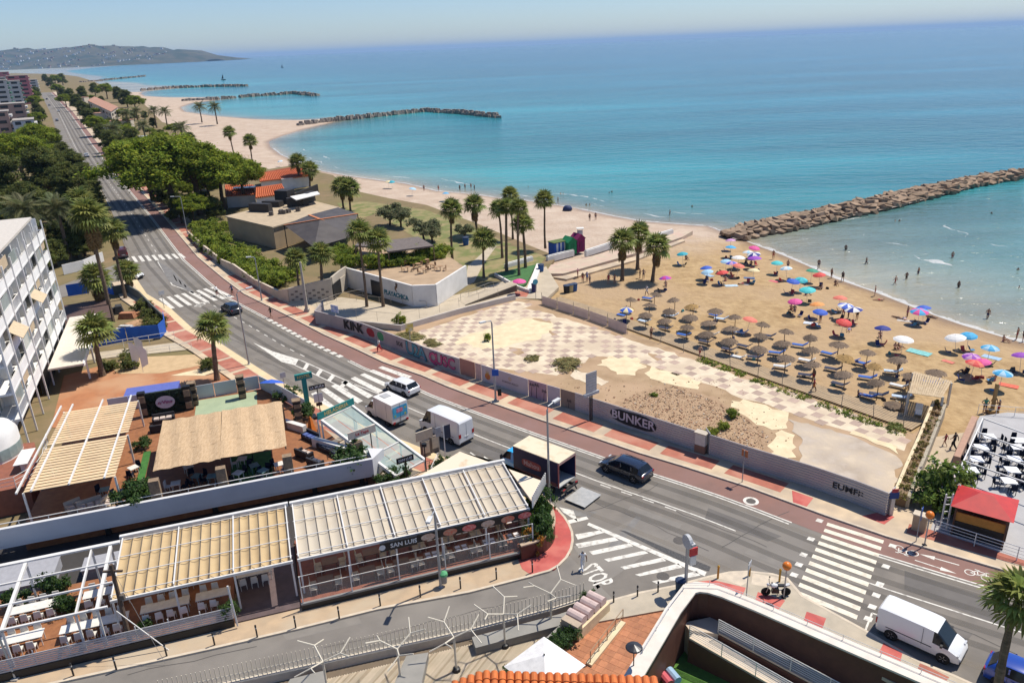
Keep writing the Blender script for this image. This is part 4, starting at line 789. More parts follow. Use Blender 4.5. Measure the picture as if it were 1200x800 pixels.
for i in range(len(sp)-1):
 q=MB();q.tube([(*sp[i],-.4),(*sp[i],1.75)],.04,5);bias(q.build('post',M('grey_post')),scr);a,b=lerp(sp[i],sp[i+1],.03),lerp(sp[i],sp[i+1],.97)
 q=MB();q.wall([a,b],-.25,1.25,.02);bias(q.build('screen_panel',MSCR),scr)
HM=M('galvanised_sheet',(.47,.44,.42),(.40,.375,.37),sc=.25,rough=.42,metal=.2,rnd=.04)
def ribbed(a,b,z0,h,ribs,mat):
 """steel sheet with horizontal trapezoid ribs between ground points a and b, in world coordinates"""
 d=Vector(b)-Vector(a);nn=Vector((d.y,-d.x)).normalized();q=MB();prof=[]
 for k in range(ribs):
  z=z0+h*k/ribs;s=h/ribs;prof+=[(0,z),(0,z+s*.42),(.045,z+s*.55),(.045,z+s*.9)]
 prof.append((0,z0+h));vs=[]
 for p in(a,b):
  for o_,z in prof:vs.append((p[0]+nn.x*o_,p[1]+nn.y*o_,z))
  for o_,z in prof[::-1]:vs.append((p[0]+nn.x*(o_-.02),p[1]+nn.y*(o_-.02),z))
 m=len(prof)*2;q.add(vs,[(i,m+i,m+(i+1)%m,(i+1)%m)for i in range(m)]+[tuple(range(m))[::-1],tuple(m+i for i in range(m))])
 return q.build('sheet_panel',mat)
hl=[(6.13,70.31),(8.16,68.4),(13.57,63.5),(16.38,60.93)];hA=thing('metal_hoarding','ribbed steel hoarding with black and white bubble graffiti beside the pavement','hoarding',hl[1])
S_=arc(hl)[-1];n_=10
for i in range(n_):bias(ribbed(at(hl,S_*i/n_),at(hl,S_*(i+.998)/n_),.1,2.05,9,HM),hA)
hr=[(17.21,60.24),(20.14,57.56),(24.05,54.24),(26.51,51.79),(28.13,49.9)];hB=thing('metal_hoarding','ribbed steel hoarding at the right end of the lot, black tag near its corner','hoarding',hr[1]);S2=arc(hr)[-1];n_=12
for i in range(n_):bias(ribbed(at(hr,S2*i/n_),at(hr,S2*(i+.998)/n_),.1,2.1,9,HM),hB)
bias(ribbed(hr[-1],(29.07,50.76),.1,2.1,9,HM),hB);bias(ribbed((17.12,61.41),(17.21,60.24),.1,2.2,9,HM),hB)
gp=thing('meter_pier','small white meter box pier in the gap between the steel hoardings','pier',(16.59,60.83))
q=MB();q.box((0,0,.45),(1.0,.6,.9),0);q.build('base',M('brown_brick',(.25,.13,.08)),gp,rz=-.7);q=MB();q.box((0,0,1.5),(.95,.56,1.15),0);q.build('meter_box',M('offwhite_paint',(.66,.61,.52)),gp,rz=-.7)
q=MB();q.box((0,0,2.12),(1.15,.75,.1),0);q.build('cap',M('stone_cap',(.5,.43,.34)),gp,rz=-.7)
bl=[(-6.03,80.93),(2.01,73.75),(6.13,70.31)];bn=thing('banner_hoarding','hoarding of printed banners with palm tree pictures and a small gold emblem','hoarding',bl[1]);S3=arc(bl)[-1]
WH=M('banner_white',(.47,.43,.45),(.44,.40,.42),sc=.5,rough=.6);PK=M('banner_terracotta',(.36,.19,.14),(.34,.17,.13),rough=.6);SP_=M('banner_sunset',(.40,.27,.30),(.30,.20,.26),sc=.4,rough=.6);BR=M('banner_dusk',(.26,.20,.15),(.20,.15,.12),sc=.6,rough=.6);BG=M('banner_blush',(.50,.36,.33),rough=.6)
segs=[(0,.145,PK),(.15,.205,BG),(.21,.33,WH),(.335,.625,WH),(.63,.78,SP_),(.785,.885,WH),(.89,1.0,BR)]
for a,b,mm in segs:
 q=MB();q.wall([at(bl,S3*a),at(bl,S3*b)],.1,2.1,.06);bias(q.build('banner_panel',mm),bn)
bd=(Vector(bl[1])-Vector(bl[0])).normalized();bnn=Vector((bd.y,-bd.x))
def on_banner(t,z,o_=.036):p=at(bl,S3*t);return(p[0]+bnn.x*o_,p[1]+bnn.y*o_,z)
DK=M('print_black',(.03,.03,.03));GOLD=M('print_gold',(.50,.33,.12))
lettering('ROMANA BEACH',.3,M('print_grey',(.16,.15,.16)),bn,facing(on_banner(.47,.95),(bd.x,bd.y,0)),.003)
def palm_print(t,z,h):
 q=MB();p=Vector(on_banner(t,z));x=Vector((bd.x,bd.y,0));q.add([p-x*.03,p+x*.03,p+x*.1+Vector((0,0,h)),p+x*.05+Vector((0,0,h))],[(0,1,2,3)]);c=p+x*.07+Vector((0,0,h))
 for k in range(7):a=R(-30)+k*R(40);e=c+x*(.42*math.cos(a))+Vector((0,0,.36*math.sin(a)));w=Vector((0,0,.05));q.add([c,c.lerp(e,.5)+w,e-w,c.lerp(e,.5)-w],[(0,1,2,3)])
 bias(q.build('palm_print',DK),bn)
palm_print(.655,.25,1.35);palm_print(.695,.2,1.5);palm_print(.755,.15,1.1);palm_print(.95,.2,.8)
q=MB();p=on_banner(.47,1.45)
for k in range(12):
 a=2*math.pi*k/12;x=Vector((bd.x,bd.y,0));c=Vector(p)+x*.17*math.cos(a)+Vector((0,0,.17*math.sin(a)));q.add([c-x*.06,c+Vector((0,0,.06)),c+x*.06,c-Vector((0,0,.06))],[(0,1,2,3)])
bias(q.build('emblem',GOLD),bn)
q=MB();p=Vector(on_banner(.265,.9));x=Vector((bd.x,bd.y,0));n=14;q.add([p+x*.42*math.cos(2*math.pi*k/n)+Vector((0,0,.4*math.sin(2*math.pi*k/n)))for k in range(n)],[tuple(range(n))])
bias(q.build('fruit_print',M('print_orange',(.45,.12,.05),(.5,.28,.04),sc=3)),bn)
for k in(-1,0,1):q=MB();a=p+Vector((0,0,.38))+x*.14*k;q.add([a-x*.05,a+x*.05,a+x*.12*k+Vector((0,0,.45))],[(0,1,2)]);bias(q.build('leaf_print',M('print_ochre',(.5,.33,.05))),bn)
gw=[(-26.96,100.57),(-23.63,98.11),(-20.27,95.41),(-16.18,91.22),(-13.35,88.29),(-10.07,84.66),(-6.03,80.93)];gt=thing('graffiti_wall','grey concrete street wall sprayed with teal, pink, red and black graffiti','wall',gw[3]);S4=arc(gw)[-1];GWM=M('grey_render',(.36,.325,.32),(.29,.265,.27),sc=.8,rough=.85,detail=8,rnd=.07)
for i in range(9):
 q=MB();q.wall(cut(gw,S4*i/9,S4*(i+.99)/9,2),.1,2.0,.16);bias(q.build('wall_panel',GWM),gt)
q=MB();q.wall([gw[0],(-26.73,104.52)],.1,2.0,.16);bias(q.build('wall_panel',GWM),gt)
def gpoint(t,z,line_=gw,o_=.12):
 S=arc(line_)[-1];a=at(line_,S*max(0,t-.01));b=at(line_,S*min(1,t+.01));d=(Vector(b)-Vector(a)).normalized();p=at(line_,S*t);return Vector((p[0]+d.y*o_,p[1]-d.x*o_,z)),Vector((d.x,d.y,0))
def graf(s,t,z,size,col,outline,root,line_,xs=1.0,blob=None,o_=.11):
 p,d=gpoint(t,z,line_,o_)
 if blob:
  n=22;w,h=blob;r_=random.Random(len(s));q=MB();q.add([p+d*(w/2*(abs(math.cos(a))**.6)*math.copysign(1,math.cos(a))*r_.uniform(.93,1.07))+Vector((0,0,h/2*(abs(math.sin(a))**.7)*math.copysign(1,math.sin(a))*r_.uniform(.9,1.08)))for a in[2*math.pi*k/n for k in range(n)]],[tuple(range(n))]);bias(q.build('graffiti_patch',outline),root)
 nrm=Vector((d.y,-d.x,0))
 if outline and not blob:
  for dx,dz in((-.05,0),(.05,0),(0,.05),(0,-.05)):lettering(s,size*1.04,outline,root,facing(p+d*dx+Vector((0,0,dz))+nrm*.004,d),.001,'graffiti_outline',xs)
 lettering(s,size,col,root,facing(p+nrm*.012,d),.002,'graffiti',xs)
BK=M('spray_black',(.015,.015,.018));WHT=M('spray_white',(.55,.50,.54));TEAL=M('spray_teal',(.06,.30,.30),(.10,.22,.34),sc=1.5);PINK=M('spray_pink',(.42,.04,.16),(.5,.12,.22),sc=2)
[graf(ch,.225+.032*i_,1.15,1.5,BK,BK,gt,gw,1.15,None,.2)for i_,ch in enumerate('KINK')];[graf(ch,.69+.042*i_,1.0,2.1,TEAL,BK,gt,gw,1.2)for i_,ch in enumerate('U2A')];[graf(ch,.845+.036*i_,1.0,1.75,PINK,M('spray_maroon',(.10,.01,.05)),gt,gw,1.0)for i_,ch in enumerate('QUSC')];graf('SOE',.615,1.1,.75,BK,None,gt,gw,1.0)
for t,c,w in((.40,M('spray_red',(.30,.02,.03)),1.5),(.475,M('spray_green',(.05,.26,.12)),1.2)):
 p,d=gpoint(t,1.15,gw,.087);n=16;r_=random.Random(3);q=MB();q.add([p+d*(w*.6*math.cos(2*math.pi*k/n)*r_.uniform(.85,1.1))+Vector((0,0,.62*math.sin(2*math.pi*k/n)*r_.uniform(.85,1.1)))for k in range(n)],[tuple(range(n))]);bias(q.build('graffiti_patch',c),gt)
graf('BUNKER',.5,1.2,1.25,WHT,BK,hA,hl,1.02,(5.0,1.45),.06);graf('EUMFR',.80,1.15,.75,BK,None,hB,hr,1.1,None,.06)
bw_=[(29.46,51.45),(32.44,55.59),(35.91,60.29),(40.77,67.06)];wt=thing('planted_wall','pale boundary wall with weeds growing along its top at the right end of the lot','wall',bw_[1])
q=MB();q.wall(bw_,-.4,1.15,.25);bias(q.build('wall_face',MCREAM2),wt);q=MB();q.wall(offs(bw_,-1.0),-.4,1.1,.25);bias(q.build('wall_face',M('stone_wall',(.42,.36,.27),(.30,.26,.19),sc=2.5,rough=.95,bump=1)),wt)
q=MB();q.wall(offs(bw_,-.5),-.4,1.0,.8);bias(q.build('soil',M('soil',(.20,.13,.07))),wt)
me=crown('planting',[(*at(offs(bw_,-.5),arc(bw_)[-1]*t/14),1.0,.5,.5,.25)for t in range(15)],150,26,.16,.08,M('mixed_groundcover',(.17,.19,.035),(.24,.13,.05),sc=.9,vcol=True),4,-.1);o=link('planting',me);bias(o,wt)
st=thing('notice_post','slim pale post with a dark blue notice at the corner of the planted wall','sign',(28.62,50.1));q=MB();q.box((0,0,1.1),(.28,.28,2.2));q.build('post',M('offwhite_paint'),st);q=MB();q.box((0,-.16,1.9),(.7,.05,.55));q.build('notice',M('notice_blue',(.03,.06,.2)),st);q=MB();q.box((0,-.19,2.35),(.5,.04,.3));q.build('notice',M('notice_red',(.45,.06,.06)),st)
q=MB();q.prism([(-33.58,112.16),(-28,105.81),(-24.33,101.65),(-14.9,97.72),(-7.08,103.12),(1.03,108.73),(5.28,107.74),(7.58,113.43),(6.28,125.41),(4.01,122.61),(1.84,120.9),(-4.93,113.41),(-12.47,109.32),(-15.96,106.57),(-21.59,110.55),(-25.88,112.82),(-28.4,112.3)],-.5,-.02);struct(q.build('access_path',M('path_concrete',(.47,.395,.29),(.40,.335,.245),sc=.6,rough=.9,detail=8)))
q=MB();q.wall([(-24.12,100.57),(-14.78,96.7),(-7.06,102.75),(0.76,107.95)],-.3,.75,.2);tag(q.build('low_wall',M('pale_wall',(.55,.50,.44),(.47,.42,.37),sc=.8,rough=.9)),'long low pale wall at the back of the vacant lot','wall')
# ---------------- vehicles ----------------
GLASS=M('car_glass',(.012,.016,.02),rough=.12,spec=.35);TYRE=M('tyre',(.018,.018,.018),rough=.85);RIM=M('alloy_rim',(.45,.45,.46),rough=.3,metal=.8);BLKP=M('black_plastic',(.02,.02,.022),rough=.6);CHROME=M('lamp_lens',(.55,.56,.58),rough=.12);REDL=M('tail_lens',(.35,.01,.012),rough=.2);PLATE=M('number_plate',(.7,.7,.66),rough=.4);DARKV=M('underbody',(.012,.012,.012),rough=.9)
def paint(n,c,rough=.22):
 m=M(n,c,tuple(v*.96 for v in c),sc=1,rough=rough,spec=.6)
 m.node_tree.nodes['Principled BSDF'].inputs['Coat Weight'].default_value=.6;m.node_tree.nodes['Principled BSDF'].inputs['Coat Roughness'].default_value=.06;return m
_wh={}
def wheel(par,x,y,r,w=.22,rim=RIM):
 if(r,w,rim.name)not in _wh:
  q=MB();q.lathe([(r*.62,-w/2),(r*.94,-w/2),(r,-w*.36),(r,w*.36),(r*.94,w/2),(r*.62,w/2),(r*.62,-w/2)],20);t=q.mesh('tyre',TYRE);q=MB();q.lathe([(r*.12,w*.40),(r*.2,w*.46),(r*.6,w*.38),(r*.63,w*.5),(r*.63,-w*.45),(.01,-w*.45)],20)
  for k in range(5):a=2*math.pi*k/5;q.box((r*.38*math.cos(a),r*.38*math.sin(a),w*.43),(r*.44,r*.13,.03),a)
  _wh[(r,w,rim.name)]=(t,q.mesh('rim',rim))
 t,m=_wh[(r,w,rim.name)];e=link('wheel',t,par,(x,y,r));e.rotation_euler=(R(-90)if y>0 else R(90),0,0);k=link('rim',m,e)
 return e
def loft_car(root,st,body,win,wind,W,sharp=32):
 """st rows: x, zsill, zbelt, zroof, halfwidth, roof halfwidth. win: station spans with side glass; wind: spans whose top is glass"""
 rings=[]
 for x,zs,zb,zr,w,wr in st:
  zm=zs+(zb-zs)*.55;rings.append([(x,-w*.93,zs),(x,-w,zm),(x,-w*.97,zb),(x,-wr,zr-.03),(x,-wr*.86,zr+.012),(x,wr*.86,zr+.012),(x,wr,zr-.03),(x,w*.97,zb),(x,w,zm),(x,w*.93,zs)])
 q=MB();n=10;vs=[p for r_ in rings for p in r_];fs=[];gl=[];gt_=[]
 for i in range(len(rings)-1):
  for j in range(n):
   f=(i*n+j,(i+1)*n+j,(i+1)*n+(j+1)%n,i*n+(j+1)%n)
   if i in win and j in(2,6):gl.append(f)
   elif i in wind and j in(3,4,5):gt_.append(f)
   else:fs.append(f)
 fs+=[tuple(range(n))[::-1],tuple((len(rings)-1)*n+j for j in range(n))];q.add(vs,fs);q.build('body',body,root,smooth=sharp)
 for grp,nm in((gl,'side_window'),(gt_,None)):
  sets={}
  for f in grp:sets.setdefault((min(f)//n,f[0]%n in(6,)and 1 or 0)if nm else min(f)//n,[]).append(f)
  for k,fl in sets.items():
   g_=MB();use=sorted({i for f in fl for i in f});mp={o_:i for i,o_ in enumerate(use)};g_.add([vs[i]for i in use],[tuple(mp[i]for i in f)for f in fl]);g_.build(nm or('windscreen' if k>len(rings)/2 else 'rear_window'),GLASS,root)
def finish_car(t,L,W,wheels,r,zs,lamps,back,mirror=None,rim=RIM,arch=BLKP):
 for x in wheels:
  for s in(-1,1):
   wheel(t,x,s*(W/2-.1),r,.22,rim)
   q=MB();q.tube([(x,s*(W/2-.32),r*1.02),(x,s*(W/2+.006),r*1.02)],r*1.14,18);q.build('wheel_arch',DARKV,t)
 q=MB();q.box((0,0,zs-.02),(L*.9,W*.82,.12));q.build('underbody',DARKV,t)
 for s in(-1,1):
  q=MB();q.box((lamps[0],s*(W/2-.26),lamps[1]),(.1,.38,.15));q.build('headlight',CHROME,t)
  q=MB();q.box((back[0],s*(W/2-.17),back[1]),(.08,.26,back[2]));q.build('tail_light',REDL,t)
  if mirror:q=MB();q.box((mirror[0],s*(W/2+.09),mirror[1]),(.12,.2,.15));q.build('mirror',mirror[2],t)
 q=MB();q.box((back[0]-.01,0,back[1]-.22),(.06,.5,.11));q.build('number_plate',PLATE,t)
 q=MB();q.box((L/2-.03,0,zs+.12),(.1,W*.8,.16));q.build('front_bumper',BLKP,t);q=MB();q.box((-L/2+.03,0,zs+.1),(.1,W*.8,.16));q.build('rear_bumper',BLKP,t)
def hatchback(name,label,p,rz,col,L=4.28,W=1.8,H=1.48,suv=False,group=None,rails=False):
 t=thing(name,label,'car',p,rz,group);h=H;zs=.26 if not suv else .34;zb=h*.62;w=W/2
 st=[(-L/2,zs+.12,zb*.92,zb*.96,w*.80,w*.62),(-L/2+.07,zs,zb,zb+.03,w*.93,w*.74),(-L/2+.16,zs,zb+.01,zb+.06,w*.96,w*.78),(-L/2+.55,zs,zb+.01,h*.965,w*.985,w*.74),(-L/2+1.2,zs,zb,h,w,w*.75),(-.05,zs,zb,h,w,w*.76),(.28*L/2,zs,zb-.01,h*.97,w,w*.74),(.62*L/2,zs,zb-.02,zb+.04,w,w*.84),(L/2-.32,zs,zb-.14,zb-.11,w*.96,w*.8),(L/2-.08,zs+.03,zb-.28,zb-.25,w*.84,w*.66),(L/2,zs+.12,zb-.36,zb-.35,w*.72,w*.55)]
 loft_car(t,st,col,(3,4,5,6),(2,6),W)
 q=MB()
 for s in(-1,1):
  for x in(-L/2+1.22,-.04):q.box((x,s*w*.885,zb+(h-zb)*.46),(.09,.03,(h-zb)*.86))
 q.build('door_pillar',col,t)
 finish_car(t,L,W,(L*.305,-L*.295),.33 if not suv else .37,zs,(L/2-.2,zb-.22),(-L/2+.06,zb-.08,.15),(.5*L/2,zb+.05,col))
 for s in(-1,1):
  for x in(-L/2+1.2,-.04,L*.19):q=MB();q.box((x,s*(w+.002),zs+(zb-zs)*.52),(.014,.012,(zb-zs)*.8));q.build('door_seam',DARKV,t)
  for x in(-.32,-L/2+1.5):q=MB();q.box((x,s*(w+.012),zb-.14),(.17,.03,.035));q.build('door_handle',col,t)
  q=MB();q.box((0,s*(w-.005),zs+.06),(L*.5,.03,.09));q.build('side_skirt',BLKP,t)
 q=MB();q.box((L/2-.02,0,zb-.36),(.06,W*.5,.16));q.build('grille',BLKP,t);q=MB();q.tube([(-L/2+.7,0,h),(-L/2+.55,0,h+.18)],.012,4);q.build('antenna',BLKP,t)
 if rails:
  for s in(-1,1):q=MB();q.tube([(-L/2+.8,s*w*.7,h+.05),(.2*L/2,s*w*.7,h+.05)],.025,5);q.build('roof_rail',BLKP,t)
 return t
def panel_van(name,label,p,rz,col,L=5.0,W=1.92,H=1.95,low=True,group=None):
 t=thing(name,label,'van',p,rz,group);w=W/2;zs=.3;zb=1.12 if low else 1.3;hood=.95 if low else .9
 st=[(-L/2,zs+.1,zb,H*.93,w*.93,w*.84),(-L/2+.1,zs,zb,H*.985,w*.98,w*.86),(-L/2+.4,zs,zb,H,w,w*.87),(L*.06,zs,zb,H,w,w*.87),(L*.17,zs,zb,H*.985,w,w*.86),(L/2-hood-.45,zs,zb-.02,H*.955,w,w*.82),(L/2-hood+.25,zs,zb-.06,zb+.02,w,w*.84),(L/2-.3,zs,zb-.22,zb-.18,w*.97,w*.8),(L/2-.07,zs,zb-.42,zb-.4,w*.88,w*.68),(L/2,zs+.1,zb-.55,zb-.54,w*.75,w*.55)]
 loft_car(t,st,col,(4,5),(5,),W)
 q=MB()
 for s in(-1,1):q.box((L/2-hood-.5,s*w*.935,zb+.02),(.07,.03,(H-zb)*1.0-.2))if False else None
 for s in(-1,1):
  q2=MB();q2.box((-.1*L,s*(w+.004),zb*.72),(L*.55,.012,.05));q2.build('side_trim',BLKP,t)
  q2=MB();q2.box((L*.055,s*(w+.003),(zb+H)*.42),(.018,.01,H*.62));q2.build('door_seam',DARKV,t)
 q2=MB();q2.box((-L/2-.004,0,H*.55),(.012,.018,H*.62));q2.build('door_seam',DARKV,t)
 finish_car(t,L,W,(L*.315,-L*.30),.34,zs,(L/2-.17,zb-.3),(-L/2+.02,zb-.12,.4),(L/2-hood-.1,zb+.1,BLKP))
 return t
rd=R(-42)
WHITE=paint('white_car_paint',(.72,.72,.71));NAVY=paint('navy_car_paint',(.012,.018,.035));BLUE=paint('blue_car_paint',(.012,.05,.30));DKBL=paint('slate_car_paint',(.02,.03,.05));SILV=paint('silver_car_paint',(.35,.36,.37))
hatchback('parked_hatchback','white hatchback driving past the zebra crossing by the graffiti wall',(-12.25,77.0),R(180-42.5),WHITE,4.28,1.8,1.48)
hatchback('suv','dark navy estate car driving past the bubble graffiti hoarding',(9.35,57.85),R(180-43),NAVY,4.65,1.88,1.5,True,rails=True)
hatchback('hatchback','small dark slate hatchback near the far crossing behind the palm',(-41.0,107.6),R(180-47),DKBL,4.1,1.75,1.46)
panel_van('panel_van','white panel van parked nose to the right below the wide zebra crossing',(24.15,36.85),R(-44.5),WHITE,4.75,1.9,1.92)
hatchback('parked_car','bright blue car cut by the right edge, parked ahead of the white van',(28.15,33.0),R(-44),BLUE,4.1,1.8,1.5)
panel_van('high_roof_van','white high roof van parked behind the blue cab truck',(-6.75,66.35),R(180-44.5),WHITE,5.95,2.0,2.62,low=False)
def reefer():
 t=thing('refrigerated_van','white refrigerated box van with a blue picture on its rear doors','van',(-13.1,70.45),R(180-47));L=5.2;w=.95
 st=[(.55,.35,1.2,1.92,w,w*.84),(.9,.35,1.2,1.98,w,w*.85),(1.35,.35,1.18,1.9,w,w*.8),(1.95,.35,1.1,1.16,w,w*.84),(2.35,.35,.92,.96,w*.95,w*.78),(2.55,.4,.74,.76,w*.8,w*.6)]
 loft_car(t,st,WHITE,(1,2),(2,),1.9);WB=M('box_body_white',(.70,.68,.64),(.64,.62,.58),sc=1,rough=.5)
 q=MB();q.box((-.95,0,1.62),(3.2,2.0,2.0),0,0,(.985,.965));q.build('box_body',WB,t)
 q=MB();q.box((-2.562,0,1.72),(.02,1.72,1.15));pic=q.build('rear_picture',M('picture_blue',(.03,.28,.50),(.08,.40,.60),sc=2,rough=.5),t)
 q=MB();q.box((-2.575,.05,1.86),(.012,.75,.42));q.build('picture_badge',M('picture_red',(.55,.12,.15),(.6,.3,.4),sc=6),pic);
 for y,z,s in((-.6,1.3,.22),(-.62,1.95,.2),(.62,1.35,.2)):q=MB();q.box((-2.573,y,z),(.01,s,s));q.build('picture_fruit',M('picture_green',(.25,.42,.12),(.5,.45,.1),sc=7),pic)
 q=MB();q.box((-.2,0,2.64),(.9,.8,.06));q.build('roof_hatch',M('grey_plastic',(.4,.4,.4)),t)
 q=MB()
 for y in(.0,):q.box((-2.57,y-.98*0,1.6),(.02,.02,1.9))
 q.build('door_seam',DARKV,t)
 for x in(-1.6,.3):q=MB();q.box((x,1.003,1.55),(.03,.012,1.7));q.build('side_seam',M('grey_plastic'),t)
 finish_car(t,L,1.9,(1.62,-1.45),.34,.42,(2.42,.85),(-2.56,.62,.22),(1.55,1.3,BLKP));return t
reefer()
def truck():
 t=thing('delivery_truck','dark blue delivery truck with bright blue cab and its tail lift lowered','truck',(2.2,56.95),R(180-41.5));w=1.12;CAB=paint('bright_blue_cab',(.04,.40,.78));NV=M('truck_navy',(.012,.016,.055),(.016,.02,.07),sc=1,rough=.4)
 L0,L1=-2.55,2.35;z0,z1=1.0,3.25
 for nm,c,d,mm in(('box_floor',((L0+L1)/2,0,z0),(L1-L0,2.24,.1),M('lift_alu',(.45,.45,.43))),('box_front',(L1-.03,0,(z0+z1)/2+.03),(.06,2.2,z1-z0-.1),NV),('box_side',((L0+L1)/2,1.1,(z0+z1)/2+.03),(L1-L0-.01,.05,z1-z0-.05),NV),('box_side',((L0+L1)/2,-1.1,(z0+z1)/2+.03),(L1-L0-.01,.05,z1-z0-.05),NV),('box_roof',((L0+L1)/2,0,z1+.03),(L1-L0+.04,2.26,.07),M('dusty_cream_roof',(.66,.56,.40),(.52,.40,.25),sc=1.1,rough=.8,detail=6,lo=.5,hi=.75))):
  q=MB();q.box(c,d);q.build(nm,mm,t)
 RP=M('truck_red_trim',(.38,.12,.10))
 q=MB();q.box((L0+.06,0,z1-.1),(.14,2.3,.2));q.build('rear_header',M('truck_pink',(.52,.30,.26)),t)
 for s in(-1,1):
  q=MB();q.box((L0+.04,s*1.13,(z0+z1)/2),(.1,.06,z1-z0));q.build('rear_post',RP,t);q=MB();q.box((0,s*1.13,z0+.16),(L1-L0-.3,.02,.34));q.build('side_stripe',M('truck_brown_stripe',(.16,.06,.05)),t)
  n=18;q=MB();pts=[(.35+1.05*math.copysign(abs(math.cos(2*math.pi*k/n))**.5,math.cos(2*math.pi*k/n)),s*1.131,2.15+.36*math.copysign(abs(math.sin(2*math.pi*k/n))**.6,math.sin(2*math.pi*k/n)))for k in range(n)];q.add(pts,[tuple(range(n))if s<0 else tuple(range(n))[::-1]]);b=q.build('badge',M('badge_red',(.42,.10,.07)),t)
  lettering('Mahou',.62,M('badge_cream',(.62,.42,.36)),t,facing((.35,s*1.136,2.13),(-s,0,0)),.004).matrix_parent_inverse=Matrix.Identity(4)
 st=[(2.45,.7,1.75,2.45,.98,.86),(2.8,.7,1.75,2.5,1.0,.88),(3.3,.7,1.72,2.42,1.0,.86),(3.95,.7,1.6,1.66,.99,.88),(4.1,.7,1.1,1.12,.96,.84)]
 loft_car(t,st,CAB,(1,2),(2,),2.0)
 for x in(3.3,-1.5):
  for s in(-1,1):wheel(t,x,s*.92,.42,.26)
 for s in(-1,1):q=MB();q.box((0,s*.42,.75),(5.6,.12,.25));q.build('chassis_rail',DARKV,t)
 q=MB();q.box((-2.75,0,.62),(.3,2.0,.16));q.build('lift_frame',BLKP,t)
 for s in(-.7,.7):q=MB();q.beam((-2.6,s,.75),(-3.0,s,.2),.08,.1);q.build('lift_arm',BLKP,t)
 q=MB();q.box((-4.15,0,.19),(2.0,2.35,.05));q.build('tail_lift',M('lift_plate',(.46,.45,.42),(.38,.38,.36),sc=3,rough=.5,metal=.4),t)
 for s in(-1,1):
  q=MB();q.box((-2.85,s*.85,.75),(.06,.3,.12));q.build('tail_light',REDL,t);q=MB();q.box((4.12,s*.7,.95),(.06,.3,.16));q.build('headlight',CHROME,t);q=MB();q.box((3.7,s*1.18,1.85),(.1,.24,.4));q.build('mirror',BLKP,t)
 q=MB();q.box((4.1,0,.6),(.16,1.9,.3));q.build('front_bumper',BLKP,t)
truck()
for i,(p,rz,c,tx)in enumerate((((-166.36,314.91),119.5,WHITE,'white car driving away up the far avenue'),((-348.92,634.5),119,WHITE,'distant white car parked at the far left kerb'),((-293.27,528.59),119,SILV,'distant silver car parked nearest in the far row'),((-410.96,734.31),119,SILV,'distant silver car parked behind the white one'),((-484.34,863.35),119,DKBL,'distant dark car at the head of the far parked row'),((-65.14,128.8),-20,WHITE,'white car nosing out of the side street below the short palm'))):
 hatchback('distant_car' if i else 'moving_car',tx,p,R(rz),c,4.2,1.8,1.48)
panel_van('delivery_van','small dark van with pale roof waiting at the far crossing',(-74.01,144.62),R(120),paint('maroon_van_paint',(.09,.02,.03)),4.2,1.8,1.9)
def motorbike():
 t=thing('motorcycle','white and black motorcycle parked on its stand by the wide zebra crossing','motorcycle',(16.85,41.45,.13),R(176));bl=M('bike_black',(.015,.015,.016),rough=.4);wt=paint('bike_white',(.7,.7,.68))
 for x in(.66,-.66):
  q=MB();n=18;q.lathe([(.24,-.05),(.3,-.05),(.32,0),(.3,.05),(.24,.05),(.24,-.05)],n);e=q.build('wheel',TYRE,t,(x,0,.32));e.rotation_euler=(R(90),0,0);q=MB()
  for k in range(6):a=k*math.pi/3;q.box((.12*math.cos(a),.12*math.sin(a),0),(.24,.02,.02),a)
  q.build('rim',RIM,e)
 q=MB();q.tube([(.66,.09,.32),(.45,.09,.95)],.025,6);q.tube([(.66,-.09,.32),(.45,-.09,.95)],.025,6);q.build('fork',RIM,t)
 q=MB();q.box((.05,0,.45),(.5,.28,.36),0,0,(.8,.9));q.build('engine',bl,t);q=MB();q.lathe([(.01,-.3),(.12,-.22),(.17,0),(.13,.2),(.01,.26)],10);e=q.build('tank',wt,t,(.18,0,.82),smooth=True);e.rotation_euler=(0,R(90),0)
 q=MB();q.box((-.32,0,.83),(.62,.26,.1),0,0,(.9,.8));q.build('saddle',bl,t);q=MB();q.beam((-.5,0,.8),(-.85,0,.92),.2,.1);q.build('tail',wt,t);q=MB();q.tube([(.42,-.36,1.06),(.47,0,1.0),(.42,.36,1.06)],.02,6);q.build('handlebar',bl,t)
 q=MB();q.ball((.56,0,.9),.1,8);q.build('headlight',CHROME,t);q=MB();q.tube([(.1,-.15,.3),(-.5,-.17,.32),(-.75,-.17,.42)],.045,6);q.build('exhaust',RIM,t);q=MB();q.tube([(-.05,.1,.35),(-.1,.3,0)],.015,5);q.build('side_stand',bl,t)
 for s in(-1,1):q=MB();q.tube([(.43,s*.25,1.05),(.4,s*.3,1.25)],.01,4);q.ball((.4,s*.3,1.27),.06,6);q.build('mirror',bl,t)
motorbike()
